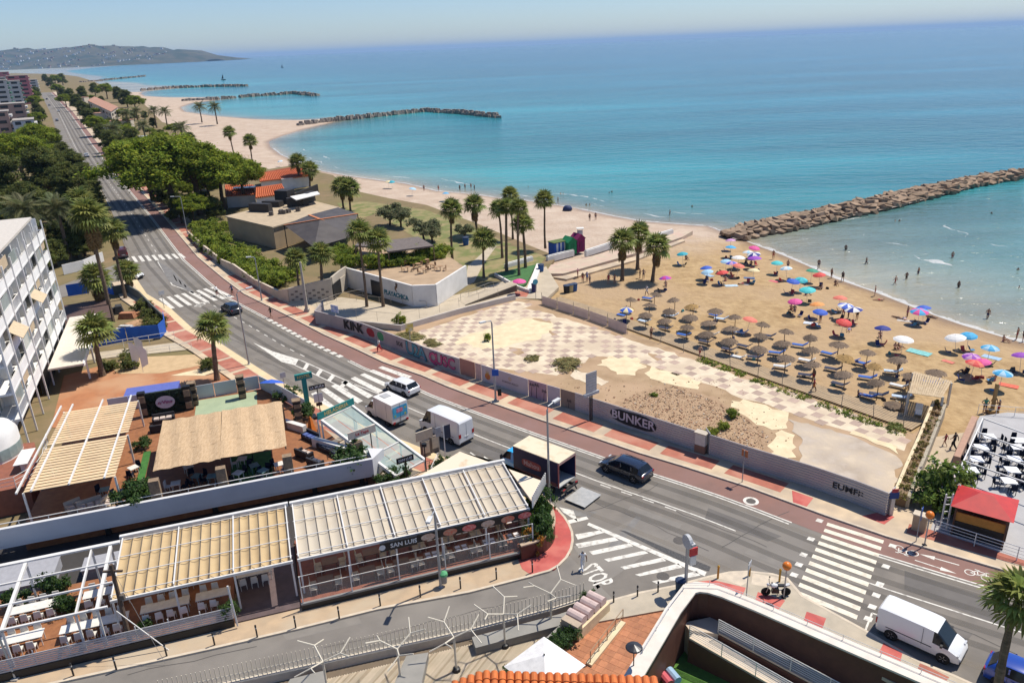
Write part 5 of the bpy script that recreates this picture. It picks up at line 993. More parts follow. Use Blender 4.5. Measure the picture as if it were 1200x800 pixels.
# ---------------- people ----------------
SKIN=[M('skin_tan',(.36,.19,.115),rough=.6),M('skin_light',(.48,.29,.2),rough=.6),M('skin_dark',(.20,.10,.06),rough=.6)]
HAIR=[M('hair_dark',(.03,.02,.014)),M('hair_brown',(.10,.06,.03)),M('hair_grey',(.3,.29,.27))]
def cloth(n,c):return M('cloth_'+n,c,rough=.85)
CL={'navy':cloth('navy',(.02,.03,.1)),'red':cloth('red',(.42,.04,.05)),'black':cloth('black',(.02,.02,.02)),'white':cloth('white',(.80,.78,.75)),'blue':cloth('blue',(.05,.16,.45)),'pink':cloth('pink',(.55,.16,.27)),'green':cloth('green',(.06,.25,.15)),'orange':cloth('orange',(.6,.2,.05))}
def skeleton(pose):
 J=dict(pel=(0,0,.95),spi=(0,.01,1.16),che=(0,0,1.38),nec=(0,.01,1.5),hdb=(0,.03,1.58),hdt=(0,.02,1.68))
 for s,k in((1,'l'),(-1,'r')):
  J.update({k+'sh':(.17*s,0,1.42),k+'el':(.25*s,-.02,1.14),k+'wr':(.26*s,.07,.9),k+'ha':(.26*s,.1,.8),k+'hi':(.1*s,0,.9),k+'kn':(.11*s,.03,.5),k+'an':(.11*s,0,.09),k+'to':(.13*s,.16,.03)})
 if pose=='walk':J.update(lkn=(.1,.2,.52),lan=(.1,.22,.1),lto=(.11,.38,.05),rkn=(-.1,-.06,.5),ran=(-.1,-.36,.16),rto=(-.1,-.26,.04),lel=(.24,-.14,1.16),lwr=(.23,-.2,.93),lha=(.23,-.2,.84),rel=(-.24,.08,1.16),rwr=(-.22,.26,.98),rha=(-.21,.33,.92))
 if pose=='hips':J.update(lel=(.36,-.05,1.16),lwr=(.17,.05,1.0),lha=(.13,.08,.97),rel=(-.36,-.05,1.16),rwr=(-.17,.05,1.0),rha=(-.13,.08,.97))
 if pose=='reach':J.update(rel=(-.24,.22,1.3),rwr=(-.2,.46,1.36),rha=(-.19,.55,1.38),lel=(.25,.1,1.16),lwr=(.2,.32,1.1),lha=(.19,.4,1.1))
 if pose in('sit','chair','bike'):
  z={'sit':.14,'chair':.46,'bike':.98}[pose];d=.95-z
  for k in list(J):x,y,zz=J[k];J[k]=(x,y-(.05 if zz<1 else .12*(zz-.95)*(-2.2 if pose=='bike' else 1.3)),zz-d)
  for s,k in((1,'l'),(-1,'r')):
   if pose=='sit':J.update({k+'kn':(.15*s,.34,.42),k+'an':(.14*s,.72,.08),k+'to':(.15*s,.86,.12),k+'el':(.26*s,.0,.42),k+'wr':(.22*s,.24,.4),k+'ha':(.2*s,.32,.41)})
   elif pose=='chair':J.update({k+'kn':(.13*s,.42,.5),k+'an':(.13*s,.46,.09),k+'to':(.14*s,.62,.04),k+'el':(.26*s,-.02,.72),k+'wr':(.24*s,.22,.68),k+'ha':(.22*s,.3,.68)})
   else:J.update({k+'kn':(.12*s,.36 if s>0 else .22,.78 if s>0 else .55),k+'an':(.12*s,.18 if s>0 else .02,.4 if s>0 else .16),k+'to':(.12*s,.33 if s>0 else .17,.36 if s>0 else .13),k+'el':(.24*s,.42,1.14),k+'wr':(.22*s,.6,1.02),k+'ha':(.22*s,.66,1.0)})
 if pose=='lie':J={k:(p[0]*1.15,p[2]-.9,.13+p[1]*.6+(.0 if k not in('lto','rto')else-.02))for k,p in J.items()}
 return J
BONES=[('pel','spi'),('spi','che'),('che','nec'),('nec','hdb'),('hdb','hdt')]+[(a,b)for k in 'lr' for a,b in(('che',k+'sh'),(k+'sh',k+'el'),(k+'el',k+'wr'),(k+'wr',k+'ha'),('pel',k+'hi'),(k+'hi',k+'kn'),(k+'kn',k+'an'),(k+'an',k+'to'))]
RAD=dict(pel=.145,spi=.13,che=.155,nec=.06,hdb=.10,hdt=.085,sh=.07,el=.047,wr=.036,ha=.032,hi=.10,kn=.068,an=.042,to=.036)
def person_mesh(pose,skin,hair,top,bottom,slim=1.0,skirt=False):
 J=skeleton(pose);ks=list(J);me=bpy.data.meshes.new('body');me.from_pydata([J[k]for k in ks],[(ks.index(a),ks.index(b))for a,b in BONES],[]);o=bpy.data.objects.new('body',me);COL.objects.link(o)
 md=o.modifiers.new('skin','SKIN');o.modifiers.new('sub','SUBSURF').levels=1
 if not me.skin_vertices:bm=bmesh.new();bm.from_mesh(me);bm.verts.layers.skin.verify();bm.to_mesh(me);bm.free()
 for i,k in enumerate(ks):
  r=RAD.get(k,RAD.get(k[1:],.05))*slim
  if skirt and k[1:]in('kn','an'):r*=1.55
  sv=me.skin_vertices[0].data[i];sv.radius=(r,r*(.82 if k in('pel','spi','che')else 1));sv.use_root=k=='pel'
 bpy.context.view_layer.update();out=bpy.data.meshes.new_from_object(o.evaluated_get(bpy.context.evaluated_depsgraph_get()));bpy.data.objects.remove(o);out.name='body'
 out.materials.clear();mats=[skin,hair,top or skin,bottom]
 for m in mats:out.materials.append(m)
 P=[(Vector(J[a]),Vector(J[b]),a,b)for a,b in BONES];idx=[]
 for f in out.polygons:
  c=f.center;best=(9,0)
  for a,b,na,nb in P:
   d=b-a;t=max(0,min(1,(c-a).dot(d)/max(1e-6,d.length_squared)));e=(c-a-d*t).length
   if e<best[0]:
    mi=0
    if nb=='hdt' or(nb=='hdb' and c.y<J['hdb'][1]-.02 and c.z>J['nec'][2]+.04):mi=1
    elif na in('pel','spi')and nb in('spi','che')or(na=='che' and nb!='nec'):mi=2
    elif na=='pel' or(nb[1:]=='kn' and t<(.35 if not skirt else 2)):mi=3
    elif skirt and nb[1:]=='an':mi=3
    if nb[1:]=='el' and t<.45 and top:mi=2
    if na=='pel' and nb=='spi' and t<.25:mi=3
    best=(e,mi)
  idx.append(best[1])
 out.polygons.foreach_set('material_index',idx);out.polygons.foreach_set('use_smooth',[True]*len(idx));return out
_pp={}
def person(p,z,rz,pose,label,v=0,top=None,bottom='navy',skirt=False,group=None,sc=1.0):
 key=(pose,v%3,top,bottom,skirt)
 if key not in _pp:_pp[key]=person_mesh(pose,SKIN[v%3],HAIR[v%3],CL[top]if top else None,CL[bottom],1.0 if v%2 else .93,skirt)
 t=link('person',_pp[key],None,(*p,z),rz,sc);return tag(t,label,'person',group)
# ---------------- beach furniture ----------------
STRAW=M('thatch',(.235,.175,.125),(.15,.11,.08),sc=6,rough=.95,spec=.1,rnd=.15);STRAW2=M('fresh_thatch',(.42,.27,.11),(.30,.19,.08),sc=6,rough=.95,spec=.1);POLE=M('wood_pole',(.22,.15,.09));
def straw_meshes(seed,mat):
 r=random.Random(seed);q=MB();q.lathe([(1.18,1.86),(.62,2.16),(.06,2.42),(.01,2.5)],14)
 for lay,(r0,r1,z0,z1)in enumerate(((.05,.62,2.47,2.2),(.45,1.0,2.27,1.98),(.85,1.36,2.06,1.74))):
  n=34
  for k in range(n):
   a=2*math.pi*(k+r.uniform(-.3,.3))/n;w=.11;e=r1*r.uniform(.92,1.06);ca,sa=math.cos(a),math.sin(a);zz=z1-r.uniform(0,.1)
   q.add([(r0*ca-w*sa*.4,r0*sa+w*ca*.4,z0+.02),(r0*ca+w*sa*.4,r0*sa-w*ca*.4,z0+.02),(e*ca+w*sa*1.2,e*sa-w*ca*1.2,zz),(e*ca-w*sa*1.2,e*sa+w*ca*1.2,zz)],[(0,1,2,3)])
 p=MB();p.tube([(0,0,-.2),(0,0,2.4)],.05,6);q.v=[(x*.73,y*.73,2.1+(z-2.1)*.62)for x,y,z in q.v];return q.mesh('thatch_canopy',mat),p.mesh('pole',POLE)
STR=[straw_meshes(1,STRAW),straw_meshes(2,STRAW),straw_meshes(3,STRAW2)]
bz=beach_z
def straw(p,v,label):
 t=thing('straw_parasol',label,'parasol',(*p,bz(*p)),v*1.7,'thatched parasols in rows on the sand',[rr.uniform(.86,1.14)]*2+[rr.uniform(.92,1.05)]);c,pl=STR[2 if v==99 else v%2];k=link('thatch_canopy',c,t);k.rotation_euler=(rr.uniform(-.14,.14),rr.uniform(-.14,.14),v);link('pole',pl,t)
ST=[(16.78,101.85),(20.43,103.51),(18.87,98.92),(15.63,98.25),(17.73,95.15),(22.64,100.29),(21.09,96.46),(19.85,92.86),(24.58,97.8),(23.21,93.61),(21.95,90.03),(26.89,95.01),(25.19,91.22),(23.97,87.49),(28.81,92.73),(27.27,88.45),(25.96,84.92),(31.19,89.68),(29.73,85.92),(33.18,86.98),(35.47,84.8),(31.84,83.25),(37.72,82.16),(34.16,80.7),(30.48,78.92),(39.79,79.28),(36.58,78.24),(32.64,76.35),(38.76,75.34),(42.21,76.88),(35.03,73.89),(37.32,71.23),(41.28,72.68),(44.35,73.36),(28.4,82.01)]
for i,p in enumerate(ST):straw(p,99 if i in(3,8,26,28)else i,'golden straw parasol among the grey thatched rows' if i in(3,8,26,28)else 'grey thatched straw parasol in the rows of sunbeds behind the vacant lot')
fl=thing('fallen_thatch','fallen thatch canopy lying flat on the boardwalk beside the cane pergola','parasol',(*(38.07,69.11),-.45));o=link('thatch_canopy',STR[0][0],fl,(0,0,-1.62))
UM={}
def umat(n,c):return M('parasol_'+n,c,tuple(v*.9 for v in c),sc=3,rough=.7)
UC=dict(turquoise=(.06,.50,.50),teal=(.02,.34,.42),blue=(.03,.10,.48),navy=(.015,.03,.22),sky=(.05,.36,.62),pale=(.35,.55,.68),red=(.62,.06,.05),orange=(.75,.30,.08),salmon=(.70,.18,.12),pink=(.68,.08,.28),magenta=(.55,.04,.25),purple=(.28,.06,.42),lilac=(.55,.30,.50),white=(.72,.70,.66),cream=(.68,.58,.33),green=(.04,.28,.17))
def umbrella_mesh(c1,c2,R_=1.05):
 q=MB();n=8
 for k in range(n):
  a0,a1=2*math.pi*k/n,2*math.pi*(k+1)/n;am=(a0+a1)/2;pr=[(.02,2.22),(.45,2.13),(.8,1.98),(1.0,1.82)]
  for(r0,z0),(r1,z1)in zip(pr[:-1],pr[1:]):
   s=.96;vs=[]
   for r_,z in((r0,z0),(r1,z1)):vs+=[(r_*R_*math.cos(a0),r_*R_*math.sin(a0),z),(r_*R_*math.cos(am)*s,r_*R_*math.sin(am)*s,z+.0),(r_*R_*math.cos(a1),r_*R_*math.sin(a1),z)]
   q.add(vs,[(0,3,4,1),(1,4,5,2)],k%2 if c2 else 0)
 return q.mesh('canopy',[umat(c1,UC[c1])]+([umat(c2,UC[c2])]if c2 else[]))
up=MB();up.tube([(0,0,-.1),(0,0,2.3)],.022,5);UPOLE=up.mesh('pole',M('white_pole',(.6,.6,.58),rough=.4))
def umbrella(p,label,c1,c2=None,tilt=(0,0),R_=1.05,z=None):
 if(c1,c2,R_)not in UM:UM[(c1,c2,R_)]=umbrella_mesh(c1,c2,R_)
 t=thing('beach_umbrella',label,'beach umbrella',(*p,bz(*p)if z is None else z),rr.random()*6);t.rotation_euler=(tilt[0]+rr.uniform(-.06,.06),tilt[1]+rr.uniform(-.06,.06),rr.random()*6);link('canopy',UM[(c1,c2,R_)],t);link('pole',UPOLE,t)
US=[((39.82,133.64),'pale lilac umbrella nearest the root of the rock groyne','lilac',None),((38.15,128.3),'bright blue umbrella just below the pale lilac one by the groyne','sky',None),((42.1,128.45),'pink umbrella at the back of the crowded cluster by the groyne','pink',None),((40.15,124.7),'pale blue umbrella squeezed between the pink and purple ones','pale','white'),((41.03,123.85),'blue and white striped umbrella above the large purple one','navy','white'),((40.12,120.94),'large purple umbrella of the crowded cluster by the groyne','purple',None),((37.45,121.13),'white umbrella left of the crowded cluster','white',None),((34.94,119.34),'pale blue umbrella beside the periwinkle and red ones','pale',None),((35.51,117.95),'periwinkle umbrella between the pale blue and dull red ones','lilac','blue'),((35.94,116.61),'dull red umbrella half hidden behind the scarlet one','salmon',None),((32.92,112.93),'scarlet umbrella left of the cream one','red',None),((31.11,115.86),'blue umbrella at the left of the scarlet one','blue',None),((30.84,113.92),'low pale blue umbrella tilted in front of the blue one','pale',None),((37.51,113.42),'cream yellow umbrella in the middle of the sand','cream',None),((29.32,124.88),'lone teal umbrella right of the three sand palms','teal',None),((23.7,111.28),'purple umbrella just right of the sand palms','purple','magenta'),((42.76,118.04),'turquoise umbrella close to the water and the groyne','turquoise',None),((43.23,114.65),'white and blue umbrella tilted on its side','pale','white'),((46.39,113.21),'dark green umbrella at the waterline','green',None),((46.95,110.96),'red umbrella beside the dark green one','red',None),((41.3,107.46),'cobalt blue umbrella beside a turquoise one','blue',None),((42.92,108.44),'turquoise umbrella behind the cobalt blue one','turquoise','teal'),((42.01,103.04),'largest turquoise umbrella above black sunbeds','turquoise',None),((38.6,98.26),'magenta umbrella standing alone above the thatched rows','pink',None),((40.9,96.31),'orange umbrella above a blue one','orange',None),((39.92,93.63),'blue umbrella just below the orange one','blue',None),((44.82,98.84),'salmon umbrella tilted beside the waterline bathers','salmon',None),((44.04,95.53),'left one of the two blue and white umbrellas near the red one','blue','white'),((44.71,93.69),'right one of the two blue and white umbrellas near the red one','navy','white'),((41.32,89.82),'red umbrella over a couple below the two striped ones','red',None),((30.1,91.86),'orange red umbrella inside the thatched rows','salmon',None),((15.48,97.67),'blue and yellow umbrella at the left end of the thatched rows','blue','cream'),((44.93,86.59),'small navy umbrella alone in the middle of the right sand','navy',None),((45.57,83.03),'white umbrella above the turquoise towel','white',None),((52.95,93.46),'wide pink and blue umbrella close to the water','pink','sky'),((54.21,94.58),'small blue umbrella behind the pink and blue one','blue',None),((52.14,83.16),'white umbrella right beside a sky blue one','white',None),((53.98,84.08),'sky blue umbrella behind the right hand white one','sky',None),((53.65,79.51),'light blue umbrella with towel near the right shore','sky','pale'),((50.21,77.23),'violet umbrella above the red one at the right','purple','lilac'),((49.34,75.39),'flame red umbrella between violet and magenta ones','red','salmon'),((50.68,75.48),'magenta umbrella at the right of the flame red one','pink',None),((50.72,72.47),'pale blue umbrella above the coral towel','pale','sky'),((55.69,76.84),'purple umbrella cut by the right edge of the picture','purple',None),((-76.43,268.3),'lone white and blue umbrella on the far sand','pale','white'),((-32.4,214.88),'cream umbrella of the far shore, left of a green one','cream',None),((-31.46,214.89),'green umbrella beside the cream one on the far shore','teal',None),((-24.57,201.52),'pale blue umbrella on the far shore below the tamarisks','pale',None),((-14.97,191.18),'sky blue umbrella over a red chair on the far shore','sky',None)]
for p,tx,a,b in US:umbrella(p,tx,a,b,(rr.uniform(-.15,.15),rr.uniform(-.15,.15)),1.16 if 'large' in tx or 'wide' in tx or 'white umbrella' in tx else .98)
umbrella((1.4,110.71),'pink parasol at the tip of the green triangle bed','pink',None,z=.1)
LB_=M('lounger_blue',(.03,.09,.36),(.04,.13,.42),sc=4,rough=.8);LW=M('lounger_white',(.62,.63,.62),rough=.5);LD=M('lounger_dark',(.03,.035,.07),rough=.7);LS=M('lounger_sky',(.25,.42,.62),(.6,.62,.62),sc=9,rough=.8)
def lounger_meshes(mat):
 f=MB()
 for s in(-1,1):f.tube([(-.9,s*.3,.3),(.35,s*.3,.3),(.95,s*.3,.72)],.022,5)
 for x in(-.85,-.2,.35):f.tube([(x,-.3,.3),(x,.3,.3)],.018,5)
 m=MB();m.beam((-.92,0,.35),(.36,0,.35),.56,.06);b=MB();b.beam((.36,0,.36),(.93,0,.76),.56,.06);l=MB();l.tube([(0,0,0),(0,0,.3)],.022,5)
 return f.mesh('frame',LW),m.mesh('mattress',mat),b.mesh('backrest',mat),l.mesh('leg',LW)
LM={k:lounger_meshes(v)for k,v in(('blue',LB_),('white',LW),('dark',LD),('striped',LS))}
def lounger(p,rz,col,label):
 t=thing('sun_lounger',label,'sun lounger',(*p,bz(*p)),rz,'sun loungers under the thatched parasols');f,m,b,l=LM[col]
 link('frame',f,t);link('mattress',m,t);link('backrest',b,t)
 for x in(-.75,.4):
  for s in(-1,1):link('leg',l,t,(x,s*.3,0))
LN=[(15.42,99.8),(17.89,97.06),(20.17,94.12),(21.91,91.39),(28.17,96.81),(24.08,88.74),(26.17,85.93),(26.58,83.44),(28.53,83.23),(31.39,84.25),(30.61,80.19),(34.9,86.35),(33.96,81.6),(37.23,83.34),(32.46,77.58),(35.93,78.89),(38.88,81.07),(39.69,80.22),(35.01,74.81),(38.6,76.25),(42.01,77.53),(40.85,73.79),(39.83,71.14),(36.63,71.66),(37.83,71.95),(44.59,74.51),(20.22,106.77),(21.97,98.98),(25.47,101.43),(27.74,98.25),(29.23,91.45),(32.21,89.88),(28.29,86.81),(25.48,91.28),(43.99,75.47),(44.89,74.04)]
cs=['blue','striped','dark','blue','striped','dark','dark','white','dark','blue','white','blue','white','blue','dark','dark','blue','blue','dark','blue','striped','white','striped','blue','dark','blue']
for i,p in enumerate(LN):c_=cs[i%len(cs)];lounger(p,R(-35)+rr.uniform(-.25,.25),c_,f'{c_} sun lounger set out under the thatched parasols')
lounger((39.89,67.79),R(60),'white','white sun lounger standing under the cane pergola')
TW=[((33.85,112.1),(.45,.58,.66),'blue and white towel below the scarlet umbrella',1.5),((35.98,112.69),(.6,.55,.5),'pale towel beside the blue and white one',1.2),((40.95,113.78),(.62,.16,.18),'red towel left of the cobalt blue umbrella',1.2),((37.68,115.69),(.1,.16,.3),'dark blue towel below the cream umbrella',1.3),((39.3,94.41),(.58,.62,.66),'pale grey towel below the orange umbrella',1.4),((47.85,83.23),(.22,.52,.5),'large turquoise patterned towel on the right sand',2.0),((49.6,80.16),(.66,.2,.15),'narrow coral towel left of the violet umbrella',1.0),((55.33,81.37),(.35,.5,.66),'light blue towel under the sky blue umbrella',1.5),((52.26,73.3),(.7,.16,.1),'coral towel at the right below the pale blue umbrella',1.4),((51.94,94.9),(.5,.45,.4),'sandy towel near the pink and blue umbrella',1.4),((31.95,117.99),(.35,.5,.65),'sky blue towel at the low tilted umbrella',1.3)]
for i,(p,c_,tx,s)in enumerate(TW):
 q=MB();r_=random.Random(i);n=6;vs=[]
 for a in range(n+1):
  for b in range(4):vs.append(((a/n-.5)*1.8*s/1.4,(b/3-.5)*.95*s/1.4,.02+.035*r_.random()))
 q.add(vs,[(a*4+b,a*4+4+b,a*4+5+b,a*4+1+b)for a in range(n)for b in range(3)]);tag(q.build('beach_towel',M('towel_%d'%i,c_,tuple(v*.75 for v in c_),sc=5,rough=.95),None,(*p,bz(*p)+.02),R(-30)+r_.uniform(-.6,.6)),tx,'towel')
ck=MB();ck.tube([(-.25,-.25,.02),(-.25,.25,.02),(.3,.25,.28),(.3,-.25,.28),(-.25,-.25,.02)],.015,4);CHF=ck.mesh('frame',LW)
CH=[]
for c_ in((.02,.03,.12),(.45,.06,.06),(.04,.2,.4),(.05,.05,.05)):
 q=MB();q.beam((-.25,0,.24),(.25,0,.2),.48,.03);b=MB();b.beam((.25,0,.2),(.48,0,.72),.48,.03);m_=M('chair_%.2f_%.2f'%c_[:2],c_,rough=.8);CH.append((q.mesh('seat',m_),b.mesh('backrest',m_)))
for i,(p,tx,a,b)in enumerate(US[:44]):
 for k in range(2 if i%3 else 1):
  w_=(p[0]-.9+.9*k+rr.uniform(-.3,.3),p[1]-.7+rr.uniform(-.4,.3));t=thing('beach_chair','low folding beach chair in the shade of the '+' '.join(tx.split(' umbrella')[0].split()[:4])+' umbrella','chair',(*w_,bz(*w_)),rr.uniform(0,6),'low chairs under the coloured umbrellas');s,bk=CH[(i+k)%4];link('frame',CHF,t);link('seat',s,t);link('backrest',bk,t)
BGM=[M('bag_%d'%i,c,rough=.8)for i,c in enumerate(((.04,.05,.12),(.4,.06,.05),(.5,.42,.3),(.05,.22,.22),(.03,.03,.03)))]
for i in range(46):
 b_=US[i%44][0]if i%2 else LN[i%len(LN)];p=(b_[0]+rr.uniform(-1.6,1.2),b_[1]+rr.uniform(-1.4,.6));t=thing('beach_bag','small beach bag lying beside umbrellas and sunbeds','bag',(*p,bz(*p)),rr.random()*6,'bags on the sand');q=MB();w_=rr.uniform(.35,.6);q.box((0,0,.15),(w_,.25,.3),0,0,(.75,.6));q.build('sack',BGM[i%5],t);q=MB();q.tube([(-.12,0,.29),(0,0,.42),(.12,0,.29)],.015,4);q.build('handle',BGM[(i+2)%5],t)
def pergola():
 c=(41.7,70.15);a0,b0,c0,d0=[(38.48,67.53),(41.05,71.84),(43.5,69.17),(41.05,66.19)];t=thing('cane_pergola','small white pergola with a cane roof where the boardwalk meets the planted wall','pergola',(*a0,-.5));wp=M('offwhite_paint')
 for p in(a0,b0,c0,d0):q=MB();q.box((*p,.75),(.18,.18,2.5));bias(q.build('post',wp),t)
 cm=M('cane_slats',(.50,.39,.25),(.38,.28,.17),sc=3,rough=.9,rnd=.1);n=16
 for k in range(n):
  x=lerp(a0,d0,(k+.5)/n);y=lerp(b0,c0,(k+.5)/n);d=(Vector(y)-Vector(x)).normalized()*.4;q=MB();q.beam((x[0]-d.x,x[1]-d.y,2.05),(y[0]+d.x,y[1]+d.y,2.05),math.dist(a0,d0)/n*.92,.04);bias(q.build('cane_slat',cm),t)
 for x,y in((a0,d0),(b0,c0)):q=MB();q.beam((*x,1.97),(*y,1.97),.1,.1);bias(q.build('beam',wp),t)
pergola()
PB=[((16.44,115.5),'hips','bather in dark trunks left of the three sand palms',None,'navy'),((15.52,115.63),'stand','woman in red swimsuit left of the three sand palms','red','red'),((11.64,117.13),'stand','child in red trunks at the back of the sand near the benches',None,'red'),((12.36,117.5),'reach','figure bending with a blue bag on the back of the sand','blue','blue'),((12.61,116.05),'stand','tanned bather standing at the right of the small sand group',None,'black'),((11.06,119.61),'stand','bather in pink at the left of the small sand group','pink','red'),((20.91,118.16),'stand','bather standing behind the middle sand palm',None,'black'),((21.37,117.61),'hips','second bather behind the middle sand palm',None,'navy'),((20.33,108.8),'walk','person in white walking between palms and thatched rows','white','white'),((17.74,91.27),'stand','bather standing on the boardwalk below the first thatched row',None,'black'),((22.23,84.19),'walk','bather walking along the boardwalk by the rope fence',None,'red'),((31.71,73.61),'walk','red clad bather walking on the boardwalk near the right rows','red','orange'),((45.48,127.71),'stand','child near the turquoise umbrella at the groyne',None,'red'),((45.61,120.97),'stand','bather beside the tilted white and blue umbrella',None,'navy'),((41.53,73.5),'stand','bather standing under the rightmost pale thatch',None,'navy'),((42.66,77.7),'stand','bather standing by the striped sun lounger',None,'black'),((53.18,106.21),'hips','bather at the waterline above the two striped umbrellas',None,'red'),((50.91,121.58),'walk','man wading out beside the dark green umbrella',None,'navy'),((50.77,116.01),'stand','bather at the waterline right of the red umbrella',None,'black'),((51.7,114.02),'walk','bather in black walking at the waterline','black','black'),((49.81,112.04),'sit','bather sitting at the waterline below the red umbrella',None,'red'),((53.01,96.36),'stand','bather standing left of the wide pink and blue umbrella',None,'pink'),((44.31,96.2),'stand','bather standing above the lower red umbrella',None,'red'),((44.85,95.85),'stand','second bather standing above the lower red umbrella',None,'orange'),((45.69,95.15),'stand','bather standing below the right striped umbrella',None,'black'),((40.6,94.59),'stand','bather standing under the blue umbrella below the orange one',None,'navy'),((32.68,76.17),'stand','bather standing beside a thatched parasol at the right rows',None,'red'),((62.2,87.59),'hips','tanned bather standing at the shore by the right edge',None,'red'),((62.63,86.95),'stand','bather in black at the shore by the right edge','black','black'),((77.31,210.11)if False else(60.01,132.51),'walk','bather wading near the foam below the rocks',None,'black'),((47.18,67.68),'walk','woman in dark swimsuit walking behind the white table terrace','black','black'),((46.17,67.39),'hips','woman in green top at the post behind the terrace','green','black'),((47.23,66.92),'reach','tanned bather reaching out behind the terrace',None,'red')]
for i,(p,po,tx,a,b)in enumerate(PB):person(p,bz(*p),rr.uniform(0,6.28),po,tx,i,a,b)
PWt=[((59.6,123.4),'walk','swimmer wading in the middle of the near bay'),((58.83,111.71),'walk','bather wading just off the waterline'),((61.68,114.05),'hips','bather standing knee deep with arms bent'),((64.77,116.46),'stand','bather wading further out than the pair'),((74.78,124.82),'stand','bather waist deep in the near bay'),((66.86,108.8),'stand','bather wading near the breaking wave'),((63.25,95.41),'walk','bather at the foam edge by the right'),((35.97,167.65),'stand','bather wading left of the groyne root'),((17.74,162.92),'stand','bather at the pebble waterline right of the dark tent'),((19.14,163.93),'stand','second bather at the pebble waterline right of the dark tent'),((7.28,183.31),'stand','bather on the pebble waterline above the lone slim palm'),((12.62,186.52),'stand','bather in the shallows right of the slim palm'),((-22.22,210.29),'stand','bather on the far sand above the tamarisks'),((-18.27,210.23),'stand','bather walking the far waterline'),((-12.46,210.22),'stand','first of four bathers in the far shallows'),((-11.16,212.59),'stand','second of four bathers in the far shallows'),((-9.55,213.56),'stand','third of four bathers in the far shallows'),((-8.51,210.61),'stand','fourth of four bathers in the far shallows')]
for i,(p,po,tx)in enumerate(PWt):person(p,max(bz(*p),SEA_Z-.55),rr.uniform(0,6.28),po,tx,i,None,('navy','red','black')[i%3])
SW=[(1054,259),(1049,259),(1162,250),(1193,316),(1194,337),(714,226),(717,225),(657,227),(660,227),(687,240),(691,240),(619,219),(811,242)]
for i,(p,tx)in enumerate(zip([(79.53,152.95),(78.73,153.1),(100.27,156.35),(80.64,116.52),(75.16,107.62),(26.53,197.24),(27.33,198.29),(14.16,198.89),(14.81,198.74),(19.11,182.98),(19.91,182.8),(6.19,211.12),(42.79,175.84)],('right of the two heads swimming in the near bay','left of the two heads swimming in the near bay','lone swimmer far out in the near bay','upper swimmer at the right edge','lower swimmer at the right edge','left of a pair swimming off the pebble beach','right of a pair swimming off the pebble beach','left of a pair swimming above the slim palm','right of a pair swimming above the slim palm','left of a pair close to the dark tent','right of a pair close to the dark tent','single swimmer off the palm row','single swimmer off the groyne'))):person(p,SEA_Z-1.32,i,'stand',tx,i,None,'navy')
for i,(p,tx)in enumerate((((35.73,112.73),'sunbather lying on the pale towel'),((52.3,95.62),'sunbather lying near the pink and blue umbrella'),((51.55,95.97),'sunbather lying left of the pink and blue umbrella'),((52.82,104.1),'child lying in the wash at the waterline'),((43.06,91.37),'sunbather lying right of the lower red umbrella'),((56.27,96.42),'sunbather lying right of the pink and blue umbrella'))):person(p,bz(*p),R(100)+i,'lie',tx,i,None,('red','blue','black')[i%3])
for i,(p,tx)in enumerate((((46.06,84.52),'seated bather under the right white umbrella'),((45.68,84.57),'second seated bather under the right white umbrella'),((49.52,76.75),'seated bather under the flame red umbrella'),((51.57,74.7),'seated bather under the pale blue umbrella'),((38.73,100.08),'seated bather under the lone magenta umbrella'),((39.06,99.67),'second seated bather under the lone magenta umbrella'),((40.36,123.52),'seated bather under the large purple umbrella'),((33.69,114.86),'seated bather under the scarlet umbrella'),((30.58,128.2),'seated bather under the lone teal umbrella'),((24.08,113.49),'seated bather under the purple umbrella by the palms'),((46.63,109.62),'seated bather under the red umbrella at the waterline'),((43.1,106.41),'seated bather under the largest turquoise umbrella'),((42.78,93.33),'seated bather under the lower red umbrella'),((45.7,88.59),'seated bather under the small navy umbrella'),((35.87,72.15),'seated bather at the dark sun loungers'),((60.23,86.99),'bather sitting near the right shore'))):person(p,bz(*p),rr.uniform(0,6),'sit',tx,i,None,('red','navy','black','pink')[i%4])
person((4.36,45.06),0,R(10),'walk','man in white shirt and trousers crossing the side street by the STOP lettering',2,'white','white',True)
person((-16.5,88.93),.13,R(135),'walk','woman with red trousers walking along the graffiti wall',1,'white','red',True)
person((-34.28,104.36),0,R(60),'walk','runner in dark clothes crossing the cycle lane',0,'black','black')
person((38.81,59.73),0,R(30),'walk','man in black walking down the passage to the beach',0,'black','black',True);person((38.41,60.39),0,R(30),'walk','child in red walking down the passage beside the man in black',1,'red','red',sc=.72)
def cyclist(p,rz,tx,top,v):
 t=thing('bicycle','bicycle ridden by the '+tx,'bicycle',p,rz);bl=M('bike_black')
 for y in(.52,-.5):
  q=MB();n=16
  for k in range(n):a,b=2*math.pi*k/n,2*math.pi*(k+1)/n;q.tube([(0,y+.34*math.cos(a),.34+.34*math.sin(a)),(0,y+.34*math.cos(b),.34+.34*math.sin(b))],.018,4,cap=False)
  q.build('wheel',TYRE,t)
 fr=paint('frame_red',(.3,.03,.03));q=MB()
 for a,b in(((0,-.5,.34),(0,-.18,.88)),((0,-.18,.82),(0,.34,.8)),((0,.34,.8),(0,0,.3)),((0,0,.3),(0,-.18,.82)),((0,0,.3),(0,-.5,.34)),((0,.38,.95),(0,.52,.34))):q.tube([a,b],.02,5)
 q.build('frame',fr,t);q=MB();q.tube([(-.25,.5,1.0),(0,.4,.98),(.25,.5,1.0)],.016,5);q.build('handlebar',bl,t);q=MB();q.box((0,-.2,.92),(.14,.24,.05));q.build('saddle',bl,t)
 person(p,0,rz,'bike',tx,v,top,'black')
